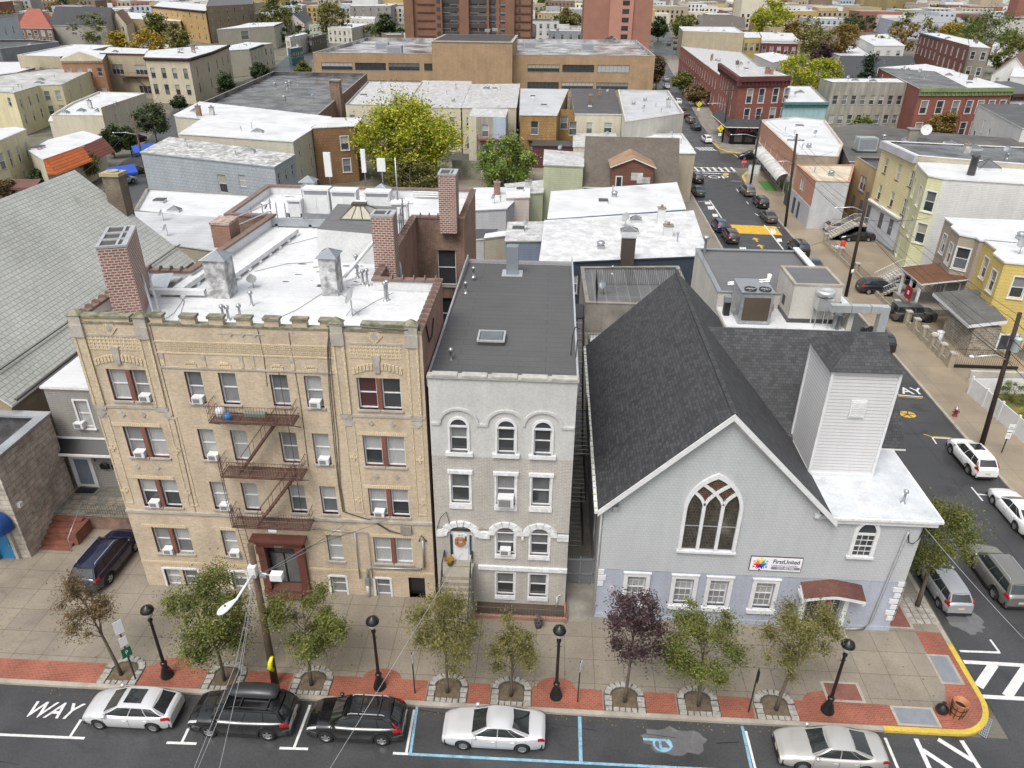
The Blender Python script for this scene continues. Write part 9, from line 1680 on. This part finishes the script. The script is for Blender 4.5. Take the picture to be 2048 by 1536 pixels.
mb=MB(plain('dark_planter',(.03,.03,.035),.5));mb.lathe((.1,30.0,K),[(.18,0),(.26,.4),(.2,.4)],12);fo=mb.build('planter');tag(fo,'dark round planter with a wilted plant by the yard railing corner','planter');mb=MB(L_purple)
for i in range(70):t=R3 .uniform(0,6.28);q=R3 .uniform(0,.3);x_,y_,z_=.1+q*math.cos(t),30+q*math.sin(t),K+.42+R3 .uniform(0,.25);mb.poly([(x_,y_,z_),(x_+.07,y_+.02,z_+.03),(x_+.02,y_+.07,z_+.06)])
mb.build('plant',fo)
PX,PY=-13.32,25.3;o=empty('utility_pole',(PX,PY,K),'weathered wooden utility pole with a curved white street light arm and yellow tag','utility pole')
mb=MB(wood_pole);mb.tube([(PX,PY,0),(PX+.22,PY,9.4)],[.19,.14],12,wood_pole);mb.build('pole',o)
mb=MB(alum);A0=Vector((PX+.18,PY-.1,7.75));tip=onY(472,1200,23.2);A1=onY(497,1168,24.2);mb.tube([tuple(A0),tuple(A1+Vector((0,0,.15))),tuple(tip)],.055,8,white);mb.tube([tuple(A0+Vector((0,0,-.5))),tuple(A1)],.02,5,galv);arm=mb.build('lamp_arm',o)
hd=onY(452,1216,22.85);dv=(hd-tip).normalized();sv_=dv.cross(Vector((0,0,1))).normalized();uv_=sv_.cross(dv);mb=MB(white);mb.sm=True;vs=[]
for t,w_,h_ in((-.1,.05,.05),(.1,.1,.07),(.35,.2,.1),(.6,.24,.1),(.8,.2,.08),(.92,.08,.04)):
 for a in range(10):q=a*math.pi/5;vs.append(tip+dv*t+sv_*w_*math.cos(q)+uv_*h_*math.sin(q)+Vector((0,0,.02)))
mb.raw(vs,[(i*10+j,i*10+(j+1)%10,(i+1)*10+(j+1)%10,(i+1)*10+j)for i in range(5)for j in range(10)]);lh=mb.build('lamp_head',arm if False else o);c_=tip+dv*.5+uv_*.1;mb=MB(g_blue);mb.lathe(tuple(c_),[(.04,-.05),(.04,.08),(.001,.09)],8,g_blue);mb.build('photocell',lh)
mb=MB(alum);mb.box(PX+.0,PY-.35,7.7,PX+.35,PY-.05,8.3,white);mb.tube([(PX+.2,PY-.1,7.9),(PX+1.1,PY-.3,7.85)],.04,6,galv);mb.box(PX+1.05,PY-.5,7.7,PX+1.6,PY-.15,8.05,white);mb.box(PX+.5,PY-.35,7.72,PX+.8,PY-.1,7.85,steel_grey);mb.build('camera_bracket',o)
mb=MB(plain('yellow_tag',(.78,.72,.02),.5,var=.05));mb.tube([(PX+.1,PY-.12,1.3),(PX+.02,PY-.22,1.6),(PX+.1,PY-.2,2.0),(PX+.2,PY-.14,2.3)],[.1,.14,.12,.08],6);mb.build('yellow_tag',o)
def wire(pts,r_,label,m=black,sag=.35,n=10,name='overhead_wire',grp='overhead wires'):
 mb=MB(m);mb.tube(cable(pts,n=n,sag=sag),r_,4,m);return tag(mb.build(name),label,'wire',grp)
whc=plain('pale_cable',(.3,.3,.32),.6);T0=(PX+.2,PY-.15,7.6)
wl_=[('pale twin cable dropping from the wooden pole to the lower left',onY(470,1330,21.5),onY(385,1545,18.5)),('second pale cable beside the twin one at lower left',onY(478,1340,21.5),onY(392,1545,18.6)),('pale cable crossing the black roof-box vehicle',onY(482,1345,21.6),onY(437,1545,18.5))]
for lb,m_,e_ in wl_:wire([T0,tuple(m_),tuple(e_)],.012,lb,whc,0,2)
for i,(ez,dx)in enumerate(((5.55,0),(5.4,.15),(5.25,.3))):wire([T0,(-11.0+dx,CF-.1,ez)],.014,'grey service cable from the wooden pole to the brick facade, '+('upper','middle','lower')[i],black if i%2 else whc,.15,8)
wire([(PX+.2,PY,8.3),(-8.4,CF-.1,5.9)],.012,'thin wire from the camera bracket to the facade pipes',black,.1,8)
wire([tuple(onY(925,1105,26)),tuple(onY(655,1545,18))],.011,'thin pale wire passing over the second black vehicle',whc,0,2)
wire([(19.65,YF-.1,7.6),tuple(onY(2060,1290,24))],.014,'pale wire running from the church corner over the corner tree',whc,.1,8)
def side_pole(x,y,h,label,arm=None,trans=0,m=dark_pole,lean=(0,0),cross=True,band=None):
 o=empty('utility_pole',(x,y,K),label,'utility pole','dark utility poles along the side street');mb=MB(m);mb.tube([(x,y,0),(x+lean[0],y+lean[1],h)],[.2,.15],10,m);mb.build('pole',o)
 if cross:mb=MB(m);mb.box(x-1.2+lean[0],y-.06,h-.9,x+1.2+lean[0],y+.06,h-.78,m);mb.build('crossarm',o)
 if arm:
  z,dx,dz=arm;mb=MB(alum);mb.tube([(x,y,z),(x-dx*.5,y-.2,z+dz),(x-dx,y-.3,z+dz*.8)],.05,6);a=mb.build('lamp_arm',o);mb=MB(white);mb.sm=True;mb.lathe((x-dx-.25,y-.3,z+dz*.8),[(.001,-.08),(.16,-.05),(.2,.02),(.12,.08),(.001,.1)],8,white);mb.build('lamp_head',a)
 for i in range(trans):
  t=math.pi*(.25+i*.62);cx_,cy_=x-.62*math.cos(t*1.1),y-.45*math.sin(t*1.1);mb=MB(plain('transformer_grey',(.42,.47,.5),.5,var=.1));mb.sm=True;mb.lathe((cx_,cy_,h-2.9),[(.26,0),(.28,.05),(.28,.95),(.3,.98),(.24,1.1),(.05,1.14)],12,MATS['transformer_grey']);c=mb.build('transformer',o);mb=MB(steel_grey);mb.tube([(cx_,cy_,h-1.8),(cx_,cy_,h-1.45)],.04,6);mb.build('bushing',c)
 if band:mb=MB(wsg);mb.tube([(x,y,band),(x,y,band+.45)],.22,10,wsg);mb.build('white_band',o)
 return o
side_pole(34.56,50.95,11.4,'dark utility pole with three transformers by the white parked vehicle',(7.4,3.0,.7),3,lean=(-.75,0),cross=False)
side_pole(34.5,82.3,12.2,'dark utility pole with a white band by the navy wagon',(10.0,3.2,.6),0,lean=(-.3,0),band=3.0,cross=False)
side_pole(34.9,110.1,13.4,'tall dark utility pole beside the white painted wall',(9.2,3.2,.5),0,lean=(-.8,0))
side_pole(35.8,136.8,12.2,'dark utility pole before the pharmacy corner',(8.2,4.5,.5),0,cross=True)
side_pole(38.2,176,12,'utility pole beyond the intersection by the brown tree',(8,4,.5),0);side_pole(-73.5,132,10.5,'wooden utility pole on the left avenue near the blue awning',(7.4,3.8,.4),0,m=wood_pole)
PL=[(33.8,50.95,11.0),(34.2,82.3,11.8),(34.1,110.1,12.9),(35.8,136.8,11.9),(38.2,176,11.6)]
nm=['nearest','second','third','fourth']
for j in range(4):
 for i,(dx,dz)in enumerate(((-.5,0),(.5,-.1),(0,-1.6),(.1,-2.3),(-.1,-2.9),(.15,-3.3))):
  a,b=PL[j],PL[j+1];wire([(a[0]+dx,a[1],a[2]+dz),(b[0]+dx,b[1],b[2]+dz)],.018 if i<5 else.035,f'black side street wire, {nm[j]} span, '+('top left','top right','upper middle','middle','lower middle','lowest thick cable')[i],black,.6,10)
for i,(dx,dz)in enumerate(((-.5,0),(0,-1.6),(.1,-2.6),(.15,-3.3))):a=PL[0];wire([(a[0]+dx,a[1],a[2]+dz),(a[0]+dx-.4,15,a[2]+dz-.3)],.028,'black wire running off the right edge, '+('topmost','second','third','lowest')[i],black,.6,10)
wire([(34.2,82.3,9.2),(44.4,88,8)],.02,'service wire from the banded pole to the yellow building',black,.3);wire([(34.1,110,10),(43.5,121,9)],.02,'service wire from the tall pole to the tan house',black,.3);wire([(33.9,51,8),(39.8,70,4.4)],.02,'service wire from the transformer pole to the grey porch',black,.3);wire([(34.2,82.3,8.6),(18.5,61.5,11.5)],.02,'wire crossing the side street toward the ivory building',black,.4)
wire([(-73.5,132,9.5),(-95,190,9.5)],.03,'avenue wire going away from the wooden pole',black,.6);wire([(-73.5,132,9.5),(-62,95,9)],.03,'avenue wire coming toward the slate church',black,.6)
for i,(px,py,lb)in enumerate(((1415,282,'person standing at the far crossing in dark clothes'),)):pass
blm=plain('royal_blue_canvas',(.02,.07,.38),.6)
for px,py,w,lb in((245,345,5,'blue shop awning below the avenue trees, nearer one'),(292,300,5,'blue shop awning further along the left avenue')):
 w=1.6;p=at(px,py,2.6);mb=MB(blm);mb.raw([(p.x-w,p.y-1.5,2.3),(p.x+w,p.y+2,2.3),(p.x+w-1.5,p.y+4,3.2),(p.x-w-1.5,p.y+.5,3.2),(p.x-w,p.y-1.5,1.9),(p.x+w,p.y+2,1.9)],[(0,1,2,3),(4,5,1,0)],blm);tag(mb.build('awning'),lb,'awning')
p=at(50,370,3);mb=MB(mat('brown_tile_awning',(.13,.06,.05),.7));mb.raw([(p.x-2.6,p.y-1.6,2.9),(p.x+2.2,p.y-.9,2.9),(p.x+1.8,p.y+1.6,3.6),(p.x-2.6,p.y+1.2,3.6),(p.x-2.6,p.y-1.6,2.5),(p.x+2.2,p.y-.9,2.5)],[(0,1,2,3),(4,5,1,0)]);tag(mb.build('awning'),'brown tiled door awning on the cream house at the left edge','awning')
ck=MB(mat('crack_sealant',(.018,.018,.019),.45));r8=random.Random(8)
for x0,y0,dx,dy,n in((-30,21.2,1.3,-.05,24),(2,20.6,1.2,.04,18),(-12,24.1,1.1,.0,20),(25.5,34,.05,1.4,30),(30.5,30,-.04,1.5,40),(26,118,1.1,.1,7),(25.5,95,.9,-.1,9)):
 x,y=x0,y0
 for i in range(n):
  x2,y2=x+dx*r8 .uniform(.6,1.2)+r8 .uniform(-.12,.12),y+dy+r8 .uniform(-.16,.16)*(1 if dx>dy else.3)
  if r8 .random()<.8:stripe(ck,(x,y),(x2,y2),r8 .uniform(.02,.045),.0045)
  x,y=x2,y2
struct(ck,'road_crack')
gs=MB(mat('pavement_spot',(.12,.105,.085),.7))
for i in range(260):
 x,y=r8 .uniform(-34,22),r8 .uniform(26.2,31.2);q=r8 .uniform(.02,.06);gs.poly([(x+q*math.cos(t),y+q*math.sin(t),K+.003)for t in(0,1.05,2.1,3.14,4.2,5.24)])
struct(gs,'pavement_spots')
fl=MB(leafm('fallen_leaves',[(.2,.12,.03),(.3,.2,.05),(.12,.11,.03)]))
for i in range(420):
 x,y=r8 .choice([r8 .uniform(-30,20),r8 .gauss(r8 .choice([q[0]for q in NT]),1.4)]),r8 .choice([r8 .uniform(24.0,24.45),r8 .uniform(24.8,27.5)]);z=.012 if y<24.5 else K+.02;a=r8 .uniform(0,6.28);q=r8 .uniform(.03,.06)
 fl.poly([(x+q*math.cos(a),y+q*math.sin(a),z),(x+q*.6*math.cos(a+1.6),y+q*.6*math.sin(a+1.6),z+.01),(x-q*math.cos(a),y-q*math.sin(a),z),(x+q*.6*math.cos(a-1.6),y+q*.6*math.sin(a-1.6),z+.01)])
tag(fl.build('fallen_leaves'),'fallen autumn leaves scattered along kerb and pavement','leaves',kind='stuff')
mb=MB(plain('blue_bag',(.02,.2,.5),.4));mb.sm=True;mb.lathe((-15.9,CF-.7,12.42),[(.16,0),(.24,.15),(.2,.3),(.05,.36)],8);tag(mb.build('bag'),'bright blue bag on the top fire escape landing','bag')
mb=MB(plain('white_bags',(.55,.56,.58),.5));mb.sm=True;mb.lathe((-16.4,CF-.4,12.42),[(.2,0),(.3,.2),(.22,.42),(.05,.5)],8);tag(mb.build('bag'),'white bag in the left end of the top fire escape landing','bag')
mb=MB(plain('planter_green',(.16,.2,.17),.6));mb.box(-15.2,CF-.45,12.42,-14.1,CF-.15,12.62);tag(mb.build('planter'),'long grey-green planter box on the top fire escape landing','planter')
mb=MB(white);mb.box(-14.75,CF-1.09,5.5,-14.3,CF-1.06,5.66);tag(mb.build('notice_plate'),'small white plate on the lowest fire escape landing edge','notice')
